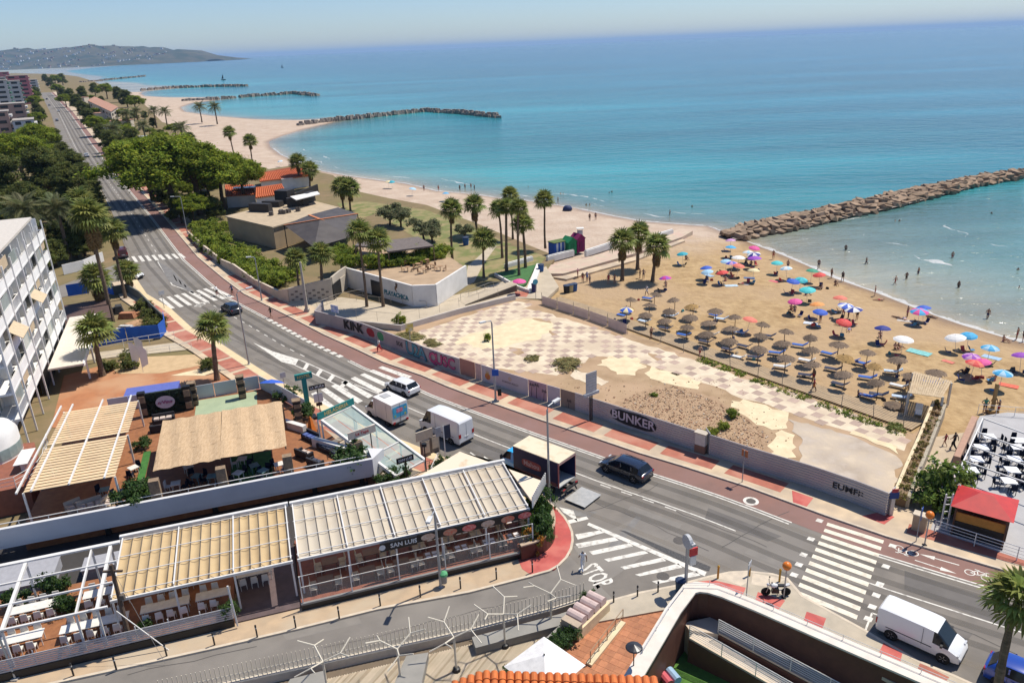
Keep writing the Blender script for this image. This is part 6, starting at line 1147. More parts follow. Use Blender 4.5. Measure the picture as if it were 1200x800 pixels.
cyclist((-45.98,116),R(135-90),'cyclist in white jersey on the near crossing','white',1);cyclist((-43.6,116.11),R(135-90),'cyclist in dark jersey on the cycle lane','navy',0)
# ---------------- groynes, promenade, beach huts ----------------
MROCK=M('groyne_rock',(.33,.235,.16),(.20,.145,.10),sc=.8,rough=.95,bump=1,bsc=4,detail=8,rnd=.22,spec=.15);MROCKF=M('far_rock',(.30,.25,.205),(.18,.15,.13),sc=.5,rough=.95,detail=6)
def rock_mesh(seed,name='rock'):
 r=random.Random(seed);bm=bmesh.new();bmesh.ops.create_icosphere(bm,subdivisions=1,radius=1)
 for v in bm.verts:v.co=Vector((max(-.72,min(.72,v.co.x)),max(-.68,min(.68,v.co.y)),max(-.6,min(.55,v.co.z))))*r.uniform(.84,1.16)
 me=bpy.data.meshes.new(name);bm.to_mesh(me);bm.free();me.materials.append(MROCK);return me
ROCKS=[rock_mesh(s)for s in range(9)]
GA=[(41.45,145.71),(49.21,152.74),(62.36,160.36),(77.17,169.64),(99.38,183.31),(120.39,194.78),(134.27,199.61)];GB=[(43,141.73),(50.09,144.68),(59.36,149.69),(72.19,157.84),(84.26,164.41),(98.8,174.34),(115.06,185.44),(130.33,193.18)]
ga=thing('rock_groyne','near rock groyne of stacked brown boulders running out to sea','groyne',GA[1]);S5,S6=arc(GA)[-1],arc(GB)[-1];k=0;rows=6;per=50;r=random.Random(8)
for i in range(per):
 for j in range(rows):
  t=(i+r.uniform(.15,.85)*.9)/per;v_=(j+r.uniform(.3,.7))/rows;a=at(GA,S5*t);b=at(GB,S6*t);p=lerp(a,b,v_);pr=math.sin(math.pi*min(1,max(0,v_*.86+.14)));z=-1.4+1.25*pr**.7+r.uniform(-.12,.18);s=r.uniform(.95,1.45)*(1+.1*t)
  o=link('rock',ROCKS[r.randrange(9)],ga,(p[0]-ga.location.x,p[1]-ga.location.y,z),0,(s*r.uniform(.9,1.35),s,s*.75));o.rotation_euler=(r.uniform(-.3,.3),r.uniform(-.3,.3),r.uniform(0,6))
q=MB();q.add([(*p,-.35)for p in GA]+[(*p,-.9)for p in GB[:1]+GB[2:]],[(i,i+1,len(GA)+i+1,len(GA)+i)for i in range(len(GA)-1)]);q.build('core',MROCKF,ga).matrix_parent_inverse=Matrix.Translation(-Vector(ga.location))
def far_groyne(line_,w,n,tx,sz):
 t=thing('rock_groyne',tx,'groyne',line_[0]);q=MB();S=arc(line_)[-1];r_=random.Random(n)
 for i in range(n):
  p=at(line_,S*r_.random());u_=r_.uniform(-1,1);s=sz*r_.uniform(.6,1.3);a=r_.random()*3;q.box((p[0]+u_*w*.5*r_.random(),p[1]+u_*w*.5,SEA_Z+1.7*(1-abs(u_))),(s*1.3,s,s*.9),a,0,(r_.uniform(.5,.8),r_.uniform(.5,.8)))
 o=q.build('rocks',MROCKF);bias(o,t);o['kind']='stuff'
far_groyne([(-108.88,428.84),(-95.37,453.02),(-78.82,464.57),(-61.15,482.75),(-46.75,494.68),(-24.34,467.16),(-1.86,430.39)],4.2,520,'long curved rock groyne of the far bay',1.9)
far_groyne([(-289.69,729.35),(-263.22,741.99),(-235.1,774.15),(-203.13,793.48),(-169.24,735.62)],7,260,'second rock groyne farther up the coast',2.6);far_groyne([(-465.05,1048.1),(-437.64,1090.31),(-381.83,1078.1),(-329.82,1045.57)],8,180,'third rock groyne farther up the coast',3.2);far_groyne([(-822.78,1599.28),(-831.47,1685.64),(-843.74,1807.52),(-861.01,1979.04)],9,150,'most distant rock groyne before the headland',4)
lone=link('boulder',ROCKS[2],None,(*(60.84,152.55),-1.1),1,(2,1.6,1.2));tag(lone,'dark boulder standing alone in the water off the near groyne','boulder')
q=MB();q.prism([(6.05,121.28),(4.83,125.1),(15.69,131.82),(28.55,143.88),(34.35,149.42),(36.11,146.84),(33.11,142.35),(21.96,131.39),(8.81,120.86)],-1,-.08);struct(q.build('promenade',M('promenade_paving',(.52,.42,.31),(.44,.35,.26),sc=.8,rough=.9,c3=(.50,.36,.28),sc3=.5)))
q=MB();q.prism([(6.82,120.16),(8.78,120.37),(21.77,130.24),(32.97,141.69),(33.13,140.28),(21.69,127.95),(9.17,118.33)],-1,-.3);struct(q.build('promenade_step',MPAVE))
WB2=M('white_render',(.72,.70,.66),(.63,.61,.57),sc=.7,rough=.8,detail=6)
for i,(a,b,tx)in enumerate((((6.65,129.22),(11.58,133.1),'white bench wall beside the striped beach hut'),((13.62,132.17),(19.02,137.45),'white bench wall right of the magenta beach hut'),((-0.64,125.41),(4.14,129.62),'white bench wall behind the green triangle bed'),((28.45,142.49),(31.82,145.43),'short white bench wall nearest the groyne'))):
 q=MB();q.wall([a,b],-.4,.62,.5);q.wall([lerp(a,b,.02),lerp(a,b,.98)],.62,.8,.3);tag(q.build('bench_wall',WB2),tx,'bench')
q=MB();tri=[(-2.06,121.49),(4.57,125.68),(2.61,114.59),(1.65,113.37)];q.prism(tri,-.3,.35);tb=tag(q.build('planter_bed',M('bed_grass',(.06,.16,.045),(.04,.12,.035),sc=2,rough=.9)),'triangular bed of artificial grass with white rim at the foot of the palm row','planter')
q=MB();q.wall([(5.14,125.59),(3.03,111.42)],-.3,.5,.9);q.build('rim',WB2,tb);q=MB();q.wall([(3.01,110.99),(1.26,113.43),(-2.34,121.03)],-.3,.45,.3);q.build('rim',WB2,tb)
q=MB();q.sheet([(0.72,112.62),(2.89,111.01),(2.43,108.95),(0.79,109.6)],.0);struct(q.build('red_path',MPRED))
for q_ in([(-8.08,124.44),(-4.66,138.91),(0.74,140.58),(6.66,132.12),(5.14,125.59),(-0.93,123.36),(-3.68,117.82)],[(-34.79,192.33),(-18.59,178.25),(-6.02,154.66),(0.76,141.91),(-4.66,138.91),(-7.5,127.56),(-11.67,135.1),(-22.28,159.27),(-30.3,176.74)],[(-42.14,191.7),(-34.79,192.33),(-30.3,176.74),(-32.39,171.52),(-37.48,178.21)]):q=MB();q.sheet(q_,-.03);struct(q.build('lawn',M('dry_lawn',(.27,.215,.10),(.15,.165,.05),sc=.35,rough=.95,detail=8,lo=.42,hi=.58)))
q=MB();q.sheet([(-7.06,127.49),(-3.72,140.04),(-2.13,141.08),(-4.44,128.18),(-5.6,118.1),(-6.99,115.5)],-.02);struct(q.build('garden_path',M('path_concrete')))
def hut(p,rz,w,d,h,col,label,stripes=None,flat=False):
 t=thing('beach_hut',label,'beach hut',(*p,-.1),rz);n=7
 if stripes:
  for k in range(n):
   for s in(-1,1):q=MB();q.box(((k+.5)/n*w-w/2,s*d/2,h/2),(w/n*.98,.05,h));q.build('board',stripes[k%2],t)
  for s in(-1,1):q=MB();q.box((s*w/2,0,h/2),(.05,d-.08,h));q.build('side_wall',stripes[0],t)
  q=MB();q.box((0,0,h+.06),(w+.2,d+.2,.12));q.build('roof',M('hut_turf',(.10,.14,.035)),t)
 else:
  q=MB();hw=w/2;q.add([(-hw,-d/2,0),(hw,-d/2,0),(hw,-d/2,h),(0,-d/2,h+.7),(-hw,-d/2,h),(-hw,d/2,0),(hw,d/2,0),(hw,d/2,h),(0,d/2,h+.7),(-hw,d/2,h)],[(0,1,2,3,4),(9,8,7,6,5),(1,6,7,2),(5,0,4,9)]);q.build('walls',col,t)
  for s in(-1,1):q=MB();q.beam((s*hw*.53,-d/2-.1,h+.37),(s*hw*.53,d/2+.1,h+.37),.06,.06);q=MB();q.add([(0,-d/2-.12,h+.78),(s*(hw+.14),-d/2-.12,h-.1),(s*(hw+.14),d/2+.12,h-.1),(0,d/2+.12,h+.78),(0,-d/2-.12,h+.71),(s*(hw+.14),-d/2-.12,h-.17),(s*(hw+.14),d/2+.12,h-.17),(0,d/2+.12,h+.71)],[(0,1,2,3),(7,6,5,4),(0,4,5,1),(2,6,7,3),(1,5,6,2)]);q.build('roof_slope',col,t)
  q=MB();q.box((0,-d/2-.02,.95),(w*.4,.05,1.8));q.build('door',M(col.name+'_door',tuple(v*.8 for v in col.diffuse_color[:3])),t)
 return t
hr_=ang((6.65,129.22),(19.02,137.45))
hut((8.88,133.55),hr_,2.9,1.8,2.3,None,'blue and white striped beach hut with turf roof',(M('hut_blue',(.03,.10,.42)),M('hut_white',(.68,.68,.66))))
hut((10.89,133.82),hr_,1.8,2.0,2.3,M('hut_green',(.01,.20,.075)),'green gabled beach hut between the striped and magenta huts');hut((12.53,135.08),hr_,1.8,2.0,2.5,M('hut_magenta',(.22,.01,.09)),'magenta gabled beach hut at the right of the row')
def lifeguard():
 t=thing('lifeguard_chair','tall white lifeguard chair behind the magenta beach hut','lifeguard chair',(*(13.06,135.78),-.6));w=M('white_pole')
 for x in(-.7,.7):
  for y in(-.7,.7):q=MB();q.tube([(x,y,0),(x*.6,y*.6,3.4)],.06,5);q.build('leg',w,t)
 for z in(.9,1.7,2.5):q=MB();q.beam((-.62,-.62,z),(.62,-.62,z),.06,.06);q.build('rung',w,t)
 q=MB();q.box((0,0,3.1),(1.1,1.0,.08));q.build('seat',w,t);q=MB();q.box((0,.4,3.6),(1.0,.06,.9));q.build('backrest',w,t);q=MB();q.box((0,0,4.5),(1.3,1.2,.08));q.build('canopy',M('white_canvas',(.7,.68,.62)),t)
 for x in(-.45,.45):q=MB();q.tube([(x,.4,3.1),(x,.4,4.5)],.03,5);q.build('upright',w,t)
lifeguard()
tent=MB();tent.lathe([(1.15,0),(1.05,.5),(.7,.95),(.01,1.1)],10,sx=1,sy=.8);tag(tent.build('pop_up_tent',umat('tentnavy',(.015,.03,.10)),None,(*(14.03,175.83),-.9),smooth=True),'dark blue pop up tent on the pebble beach','tent')
def bin_(p,col,label,z=0,h=1.0,w=.6):
 t=thing('litter_bin',label,'bin',(*p,z));q=MB();q.lathe([(w*.42,.05),(w*.5,h*.85),(w*.5,h*.86)],10);q.build('drum',col,t);q=MB();q.lathe([(w*.54,h*.86),(w*.54,h*.93),(w*.3,h)],10);q.build('lid',M('bin_lid',(.03,.05,.1)),t)
BB=M('bin_blue',(.03,.10,.28));bin_((-7.98,142.75),BB,'blue bin on the garden path by the tall palms',h=1.6,w=1.2);bin_((5.27,122.42),BB,'blue bin at the tip of the white triangle rim',h=1.3,w=1.0);bin_((3.67,111.33),M('bin_navy',(.03,.03,.12)),'navy bin beside the round blue sign',h=1.4,w=.8)
for i,(x,c_,tx)in enumerate(((664,M('bin_black',(.02,.02,.02)),'black bin of the row of three on the sand'),(668,M('bin_cream',(.5,.42,.2)),'yellow bin of the row of three on the sand'),(672,BB,'blue bin of the row of three on the sand'))):bin_(lerp((8.65,112.12),(9.89,112.82),i/2),c_,tx,-.6,1.3,1.0)
def railing(line_,z0,h,bars,label,mat=None,posts=2.0,r_=.03,root=None,zs=None):
 mat=mat or M('rail_steel',(.42,.38,.32),rough=.4,metal=.5);t=root or thing('railing',label,'railing',(*line_[0],z0));S=arc(line_)[-1];n=max(1,round(S/posts));zf=(lambda k:z0)if zs is None else(lambda k:zs[0]+(zs[1]-zs[0])*k)
 for i in range(n+1):p=at(line_,S*i/n);q=MB();q.tube([(*p,zf(i/n)),(*p,zf(i/n)+h)],r_,5);bias(q.build('post',mat),t)
 for b in range(bars):
  z=h*(1-b/(bars+.3));pts=cut(line_,0,S,posts);m=len(pts)-1;q=MB();q.tube([(*p,zf(i/m)+z)for i,p in enumerate(pts)],r_*(1 if b==0 else .7),5);bias(q.build('rail',mat),t)
 return t
railing([(-28.35,107.4),(-26.21,111.17),(-22.68,113.24)],0,1.0,2,'rail of the concrete ramp left of the restaurant doorway');railing([(-23.17,110.76),(-16.11,107.78),(-12.18,106.07)],0,.9,1,'rail before the white restaurant wall');railing([(-24.26,101.29),(-14.86,97.38),(-7.09,103.5),(1.03,108.73)],.75,1.3,1,'thin mesh fence posts on top of the low pale wall',posts=3.2,r_=.02);railing([(-7.34,108.63),(-2.96,114.02),(1.16,114.79)],0,1.0,2,'rail beside the ramp right of the white restaurant wall')
q=MB();q.add([(*(-7.59,108.66),.0),(*(0.9,115.29),.9),(*(1.11,112.56),.9),(*(-6.61,106.52),.0),(*(0.85,112.6),-.02)],[(0,1,2,3)]);struct(q.build('ramp',M('path_concrete')))
q=MB();q.wall([(-6.6,106.12),(1.1,112.12)],-.02,[.05,.95],.12);tag(q.build('ramp_wall',M('dark_stone',(.10,.08,.06))),'dark retaining wall of the ramp below the triangle bed','wall')
pw=[(-25.82,118.17),(-14.11,106.72),(-10.74,106.67),(-6.76,116.38)];wl=thing('restaurant_wall','white angular restaurant wall with teal lettering and a brown emblem','wall',pw[1]);
for i in range(3):q=MB();q.wall([pw[i],pw[i+1]],0,3.2,.3);bias(q.build('wall_panel',WB2),wl)
wd=(Vector(pw[1])-Vector(pw[0])).normalized();wn=Vector((wd.y,-wd.x));wS=math.dist(pw[0],pw[1])
def onw(t,z,o_=.17):p=lerp(pw[0],pw[1],t);return(p[0]+wn.x*o_,p[1]+wn.y*o_,z)
lettering('PLAYACHICA',1.0,M('letter_teal',(.02,.17,.21)),wl,facing(onw(.77,1.05),(wd.x,wd.y,0)),.03,'lettering',.95)
q=MB();c=Vector(onw(.78,2.2));x=Vector((wd.x,wd.y,0));pts=[c+x*(.22*math.sin(k*.75))+Vector((0,0,.75-.15*k))for k in range(10)];q.tube(pts,[.1,.2,.22,.2,.22,.2,.15,.12,.08,.05],5);bias(q.build('emblem',M('emblem_brown',(.22,.13,.07))),wl)
q=MB();a,b=lerp(pw[0],pw[1],.40),lerp(pw[0],pw[1],.54);q.wall([(a[0]+wn.x*.16,a[1]+wn.y*.16),(b[0]+wn.x*.16,b[1]+wn.y*.16)],0,2.4,.08);bias(q.build('door',M('dark_door',(.02,.025,.035),rough=.3)),wl)
q=MB();q.prism([(-28.31,125.41),(-25.82,118.17),(-14.11,106.72),(-10.74,106.67),(-6.76,116.38),(-9.41,122.59),(-18.82,130.43),(-26.9,134)],-.2,2.9);TERR=struct(q.build('terrace',M('terrace_sand',(.42,.30,.19),(.34,.24,.15),sc=.6,rough=.9)))
gwl=[(-66.84,159.54),(-58.51,145.31),(-51,133.75),(-47.09,128.22),(-41.23,120.37),(-35.2,112.38),(-33.25,110.86)];q=MB();q.wall(gwl,0,[1.3,1.5,1.4,1.9,1.3,1.6,2.3],.3);tag(q.build('garden_wall',M('cream_render',(.60,.50,.38),(.50,.42,.32),sc=.6,rough=.9)),'cream garden wall along the pavement below the bright shrubs','wall')
bw2=thing('block_wall','concrete wall of pierced blocks rising towards the dark garage opening','wall',(-33.25,110.86));q=MB();a,b=(-33.25,110.86),(-26.83,111.67);q.wall([a,b],0,[2.3,3.4],.3);bias(q.build('wall_face',M('pale_concrete',(.50,.44,.35),(.42,.37,.30),sc=.7,rough=.9)),bw2)
q=MB();d=(Vector(b)-Vector(a)).normalized();nn=Vector((d.y,-d.x));bt=MB();bt.box((0,0,0),(.42,.05,.26));bme=bt.mesh('block',M('block_shadow',(.16,.14,.12)))
for i in range(9):
 for j in range(4):
  if(i+j)%2:continue
  p=lerp(a,b,.08+.1*i);link('block',bme,bw2,(p[0]+nn.x*.16-bw2.location.x,p[1]+nn.y*.16-bw2.location.y,.5+.42*j),math.atan2(d.y,d.x))
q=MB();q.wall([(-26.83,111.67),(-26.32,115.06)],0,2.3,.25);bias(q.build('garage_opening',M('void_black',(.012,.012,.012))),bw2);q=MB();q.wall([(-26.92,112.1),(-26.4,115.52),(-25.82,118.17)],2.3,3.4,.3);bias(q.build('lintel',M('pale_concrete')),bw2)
q=MB();q.wall([(-26.32,115.06),(-25.82,118.17)],0,2.3,.28);bias(q.build('wall_face',M('pale_concrete')),bw2)
def box_house(name,label,cat,quad,z,wall,roof,h0=0,par=.0):
 t=thing(name,label,cat,(*quad[0],h0));q=MB();q.prism(quad,h0,z);bias(q.build('walls',wall),t);q=MB();c=(sum(p[0]for p in quad)/4,sum(p[1]for p in quad)/4);q.prism([(c[0]+(p[0]-c[0])*1.03,c[1]+(p[1]-c[1])*1.03)for p in quad],z+.003,z+.25);bias(q.build('roof',roof),t);return t
BEI=M('beige_render',(.42,.31,.19),(.36,.27,.17),sc=.5,rough=.9);ROOFT=M('gravel_roof',(.46,.36,.24),(.38,.30,.20),sc=.7,rough=.95,detail=8)
rs=box_house('restaurant','beige flat roofed restaurant with black ducts on its roof','building',[(-57.7,157.99),(-44.77,145.6),(-35.16,161.69),(-46.89,175.92)],4.2,BEI,ROOFT)
DUCT=M('duct_black',(.03,.025,.022),rough=.6)
for p,d,a in(((-51.56,161.31),(5.0,1.4,1.7),-.35),((-50.51,166.63),(4.5,1.8,1.2),-.35),((-48.63,170.11),(3.4,3.0,2.9),-.35),((-45.62,165.58),(3.0,1.2,1.9),.3),((-43.77,167.09),(1.3,3.2,1.5),.4),((-43.31,169.93),(1.2,3.0,2.2),-.35)):q=MB();q.box((*p,4.45+d[2]/2),d,a,0,(.95,.95));bias(q.build('duct',DUCT),rs)
for i in range(7):p=lerp((-47.5,156.98),(-42.86,159.51),i/6);q=MB();q.box((p[0]+rr.uniform(-.8,.8),p[1]+rr.uniform(-.8,.8),4.85),(.8,.7,.8),i);bias(q.build('roof_unit',M('unit_grey',(.12,.10,.08))),rs)
q=MB();q.wall([(-46.33,169.14),(-43.79,180.58)],4.4,6.6,.3);bias(q.build('parapet_screen',DUCT),rs);q=MB();q.prism([(-46.38,165.96),(-41.63,171.05),(-40.31,167.61),(-44,161.53)],6.4,6.55);bias(q.build('screen_cap',WB2),rs)
cn=thing('tent_canopy','dark brown tensile canopy crossed by two orange ribbons beside the restaurant','canopy',(-36.01,139.07));TC=M('canopy_brown',(.055,.045,.04),(.08,.068,.06),sc=.5,rough=.6)
ctr=(*(-35.22,143.95),5.8);ends=[(*(-42.59,145.62),4.6),(*(-34.3,133.29),3.0),(*(-28.67,139.9),3.2),(*(-30.17,154.85),4.4),(*(-35.44,161.55),4.6),(*(-39.15,151.55),5.2)]
q=MB()
for a,b in zip(ends,ends[1:]+ends[:1]):q.add([ctr,a,lerp(a,b,.5),b],[(0,1,2),(0,2,3)])
bias(q.build('canopy_skin',TC),cn)
OR_=M('ribbon_orange',(.55,.20,.08))
for a,b in((ends[0],ends[3]),(ends[5],(*(-32.81,144.87),4.6))):
 for m_,n_ in((a,ctr),(ctr,b)):q=MB();q.beam((m_[0],m_[1],m_[2]+.06),(n_[0],n_[1],n_[2]+.06),.5,.05);bias(q.build('ribbon',OR_),cn)
for e in ends:q=MB();q.tube([(e[0],e[1],0),e],.09,6);bias(q.build('pole',DUCT),cn)
gz=thing('gazebo','flat grey thatched gazebo over the tables above the white wall','gazebo',(*(-18.82,130.43),2.9));gq=[(-18.9,118.37),(-11.98,121.06),(-15.13,127.83),(-22.38,125.17)];q=MB();q.prism(gq,5.2,5.45,bottom=True);bias(q.build('roof',M('grey_thatch',(.17,.14,.125),(.12,.10,.09),sc=3,rough=.95)),gz)
for p in gq:q=MB();q.tube([(p[0],p[1],2.7),(p[0],p[1],5.2)],.09,6);bias(q.build('post',POLE),gz)
g2=thing('gazebo','second low grey thatched gazebo half hidden behind the tall palms','gazebo',(*(-24.23,126.9),2.9));gq=[(-25.36,124.95),(-20.83,123.03),(-21.03,128.39),(-25.13,130.37)];q=MB();q.prism(gq,4.8,5.05,bottom=True);bias(q.build('roof',M('grey_thatch')),g2)
for p in gq:q=MB();q.tube([(p[0],p[1],0),(p[0],p[1],4.8)],.09,6);bias(q.build('post',POLE),g2)
TB_=M('table_wood',(.36,.22,.12));tm_=MB();tm_.lathe([(.06,0),(.06,.7)],6);tt=MB();tt.lathe([(.45,.7),(.45,.75)],10);tl,tp=tm_.mesh('pedestal',TB_),tt.mesh('top',TB_);chq=MB();chq.box((0,0,.42),(.42,.42,.06));chb=MB();chb.box((0,.2,.68),(.42,.05,.5));cs_,cb_=chq.mesh('seat',TB_),chb.mesh('backrest',TB_);cl_=MB();cl_.box((0,0,.2),(.04,.04,.4));cleg=cl_.mesh('leg',TB_)
for i,p in enumerate([(-15.69,115.39),(-14.28,117.13),(-13.14,119.49),(-14.97,121.35),(-12.19,116.32),(-16.7,119.53),(-10.64,115.1),(-13.18,114.05)]):
 t=thing('cafe_table','small brown cafe table on the sandy terrace above the white wall','table',(*p,2.9),i,'tables of the terrace above the white wall');link('pedestal',tl,t);link('top',tp,t)
 for k in range(2):
  a=i+k*3.1;t=thing('cafe_chair','small brown cafe chair on the sandy terrace above the white wall','chair',(p[0]+.75*math.cos(a),p[1]+.75*math.sin(a),2.9),a-1.57,'chairs of the terrace above the white wall');link('seat',cs_,t);link('backrest',cb_,t)
  for x in(-.18,.18):
   for y in(-.18,.18):link('leg',cleg,t,(x,y,0))
TILE=M('terracotta_tile',(.52,.135,.045),(.40,.095,.035),sc=2.2,rough=.85,rnd=.12)
def tiled_roof(t,eave_a,eave_b,ridge_a,ridge_b,z0,z1,pitch=.5):
 """rows of barrel tiles from eave to ridge, one joined part"""
 n=max(3,int(math.dist(eave_a,eave_b)/pitch));q=MB()
 for i in range(n):
  a=lerp(eave_a,eave_b,(i+.5)/n);b=lerp(ridge_a,ridge_b,(i+.5)/n);q.tube([(*a,z0),(*b,z1)],pitch*.42,6)
 q.add([(*eave_a,z0-.05),(*eave_b,z0-.05),(*ridge_b,z1-.05),(*ridge_a,z1-.05)],[(0,1,2,3)]);o=q.build('roof_tiles',TILE);bias(o,t);o['kind']='stuff'
def tiled_house(label,px4,z0,z1,wall=WB2):
 """px4: eave front a,b, back a,b quad at eave height"""
 a,b,c,d=px4;t=thing('tiled_house',label,'house',(*a,0));q=MB();q.prism([lerp(p,lerp(a,c,.5),.06)for p in(a,b,c,d)],0,z0-.06);bias(q.build('walls',wall),t);ra=lerp(a,d,.5);rb=lerp(b,c,.5);tiled_roof(t,a,b,ra,rb,z0,z1);tiled_roof(t,c,d,rb,ra,z0,z1)
 q=MB();q.tube([(*ra,z1+.05),(*rb,z1+.05)],.18,6);bias(q.build('ridge_tile',TILE),t);return t
tiled_house('house with bright orange roof left of the black ducts',[(-59.81,184.2),(-53.13,188.32),(-59.12,202.06),(-63.24,197.93)],3.4,4.6);tiled_house('long orange roofed beach bar by the far sand',[(-66.93,211.84),(-54.59,218.89),(-63.86,237.74),(-71.69,228.13)],3.0,3.8);th=tiled_house('small orange roofed house with solar panels under the pines',[(-69.2,190.76),(-61.8,191.38),(-67.16,206.41),(-75.07,208.36)],3.0,4.0)
for i in range(4):p=lerp((-67.84,195.48),(-63.83,195.76),i/3);q=MB();q.box((p[0],p[1],4.2),(1.5,2.4,.08),.1);o=q.build('solar_panel',M('solar_blue',(.03,.05,.10),rough=.2));bias(o,th)
bb=box_house('beach_bar_annex','low white flat roof annex behind the orange roofs','building',[(-61.64,214.58),(-57.25,217.85),(-58.59,227.52),(-63.32,225.59)],2.8,WB2,WB2)
def facade_windows(t,a,b,z0,z1,floors,cols,mat,frame=None,o_=.05,wfrac=.6,hfrac=.6):
 d=(Vector(b)-Vector(a)).normalized();n=Vector((d.y,-d.x));L=math.dist(a,b)
 for f in range(floors):
  for k in range(cols):
   p=lerp(a,b,(k+.5)/cols);h=(z1-z0)/floors;q=MB();q.box((p[0]+n.x*o_,p[1]+n.y*o_,z0+h*(f+.5)),(L/cols*wfrac,.1,h*hfrac),math.atan2(d.y,d.x));bias(q.build('window',mat),t)
GLD=M('window_dark',(.035,.045,.055),rough=.15);fb=box_house('colonnaded_hall','long cream hall with a row of tall windows beside the far avenue','building',[(-326.23,638.09),(-236.07,485.56),(-254.16,533.51),(-354.21,706)],7,M('cream_hall',(.55,.48,.38)),M('hall_roof',(.42,.22,.14)))
a,b=[(-317.15,618.01),(-240.57,493.19)];facade_windows(fb,*[(-326.23,638.09),(-236.07,485.56)],1,6,2,9,GLD);facade_windows(fb,*[(-236.07,485.56),(-254.16,533.51)],1,6,2,3,GLD)
box_house('garden_pavilion','low grey roofed pavilion among the far palms','building',[(-159.31,338.58),(-149.42,344.57),(-155.06,363.84),(-165.38,360.66)],3,M('cream_hall'),M('pavilion_roof',(.30,.31,.31)))
for i,(p,s,h,tx)in enumerate((((-432.23,817.24),(16,10),6,'far villa among the avenue trees right of the road'),((-394.07,757.54),(12,9),5,'second far villa among the avenue trees right of the road'),((-264.09,527.58),(12,7),4,'low annex below the cream hall'),((-216.65,451.69),(14,8),4,'low house before the far palm grove'))):box_house('villa',tx,'house',[(p[0]-s[0]/2,p[1]-s[1]/2),(p[0]+s[0]/2,p[1]-s[1]/2),(p[0]+s[0]/2,p[1]+s[1]/2),(p[0]-s[0]/2,p[1]+s[1]/2)],h,M('cream_hall'),M('hall_roof'))
# ---------------- restaurant complex, local frame along the side street ----------------
A17=R(17.4)
def F(u,n):return(-15+u*math.cos(A17)-n*math.sin(A17),42.7+u*math.sin(A17)+n*math.cos(A17))
def RT(name,label,cat,u=0,n=0,z=0,rz=0,group=None):return thing(name,label,cat,(*F(u,n),z),A17+rz,group)
def P(t,name,mat,c,d,rz=0,top=(1,1)):q=MB();q.box(c,d,rz,0,top);return q.build(name,mat,t)
def B_(t,name,mat,a,b,w,h):q=MB();q.beam(a,b,w,h);return q.build(name,mat,t)
WP=M('white_steel',(.70,.68,.64),(.62,.60,.56),sc=1.5,rough=.45);BLK=M('black_panel',(.012,.012,.013),rough=.5);CANV=M('cream_canvas',(.68,.60,.47),(.60,.50,.36),sc=.6,rough=.8,detail=7,lo=.5,hi=.8,thin=.3);YEL=M('yellow_canvas',(.68,.51,.28),(.60,.44,.24),sc=.7,rough=.8,thin=.3);ORF=M('orange_tile_floor',(.30,.125,.05),(.22,.09,.038),sc=2.5,rough=.7);BRF=M('brown_tile_floor',(.26,.09,.05),(.19,.065,.04),sc=2.5,rough=.6);GLZ=M('clear_glass',(.75,.85,.82),rough=.03,alpha=.07,spec=.7);STRP=M('stone_pillar',(.30,.21,.13),(.20,.14,.09),sc=5,rough=.95,bump=1)
def block(name,mat,u0,u1,n0,n1,z0,z1):q=MB();q.prism([F(u0,n0),F(u1,n0),F(u1,n1),F(u0,n1)],z0,z1);return struct(q.build(name,mat))
block('restaurant_floor',BRF,-.1,16.6,-.7,7.2,-.05,.40);block('restaurant_floor',ORF,-24,-4.4,-.6,7.2,-.05,.70);block('entry_deck',M('dark_deck',(.12,.085,.085),(.09,.065,.065),sc=2,rough=.6),-4.3,-.2,-.5,7.2,-.05,.22);block('service_yard',M('yard_shaded',(.05,.045,.042)),-24,7.5,7.3,16,-.1,.1);block('courtyard_floor',ORF,6.5,12.5,7.4,15,-.1,.12)  # service yard near black: shade of the gap painted into its floor colour
def awning(label,name,u0,u1,np_,mat,n0,n1,z0,z1,sag,rails,scal):
 t=RT(name,label,'awning');w=(u1-u0)/np_;q=MB();K=5;S_=4
 for k in range(K+1):
  x=w*k/K;d=-sag*math.sin(math.pi*k/K)
  for s in range(S_+1):y=n0+(n1-n0)*s/S_;q.v.append((x,y,z0+(z1-z0)*s/S_+d*(1+.15*math.sin(s*2.1))-(scal*(1 if s==0 else 0))*abs(math.sin(math.pi*k/K))))
 q.f=[(k*(S_+1)+s,(k+1)*(S_+1)+s,(k+1)*(S_+1)+s+1,k*(S_+1)+s+1)for k in range(K)for s in range(S_)];q.m=[0]*len(q.f);me=q.mesh('fabric_panel',mat);me.polygons.foreach_set('use_smooth',[True]*len(me.polygons))
 seam=MB();seam.beam((0,n0,z0+.03),(0,n1,z1+.03),.04,.03);sm=seam.mesh('seam_cord',M('seam_dark',(.12,.10,.08)))
 for i in range(np_):link('fabric_panel',me,t,(u0+w*i,0,0));link('seam_cord',sm,t,(u0+w*i,0,0))
 for k in range(rails):s=.04+.92*k/(rails-1);B_(t,'rail',WP,(u0-.1,n0+(n1-n0)*s,z0+(z1-z0)*s+.1),(u1+.1,n0+(n1-n0)*s,z0+(z1-z0)*s+.1),.05,.05)
 m=max(2,round((u1-u0)/3.6))
 for i in range(m+1):u=u0+(u1-u0)*i/m;B_(t,'rafter',WP,(u,n0,z0+.08),(u,n1,z1+.08),.08,.1)
 B_(t,'back_beam',WP,(u0-.2,n1+.12,z1+.1),(u1+.2,n1+.12,z1+.1),.25,.3);B_(t,'front_beam',WP,(u0-.1,n0-.1,z0-.12),(u1+.1,n0-.1,z0-.12),.12,.18)
 for i in range(m+1):
  u=u0+(u1-u0)*i/m
  for y,z in((n0,z0),(n1,z1)):P(t,'post',WP,(u,y,z/2+.2),(.12,.12,z-.5))
 return t
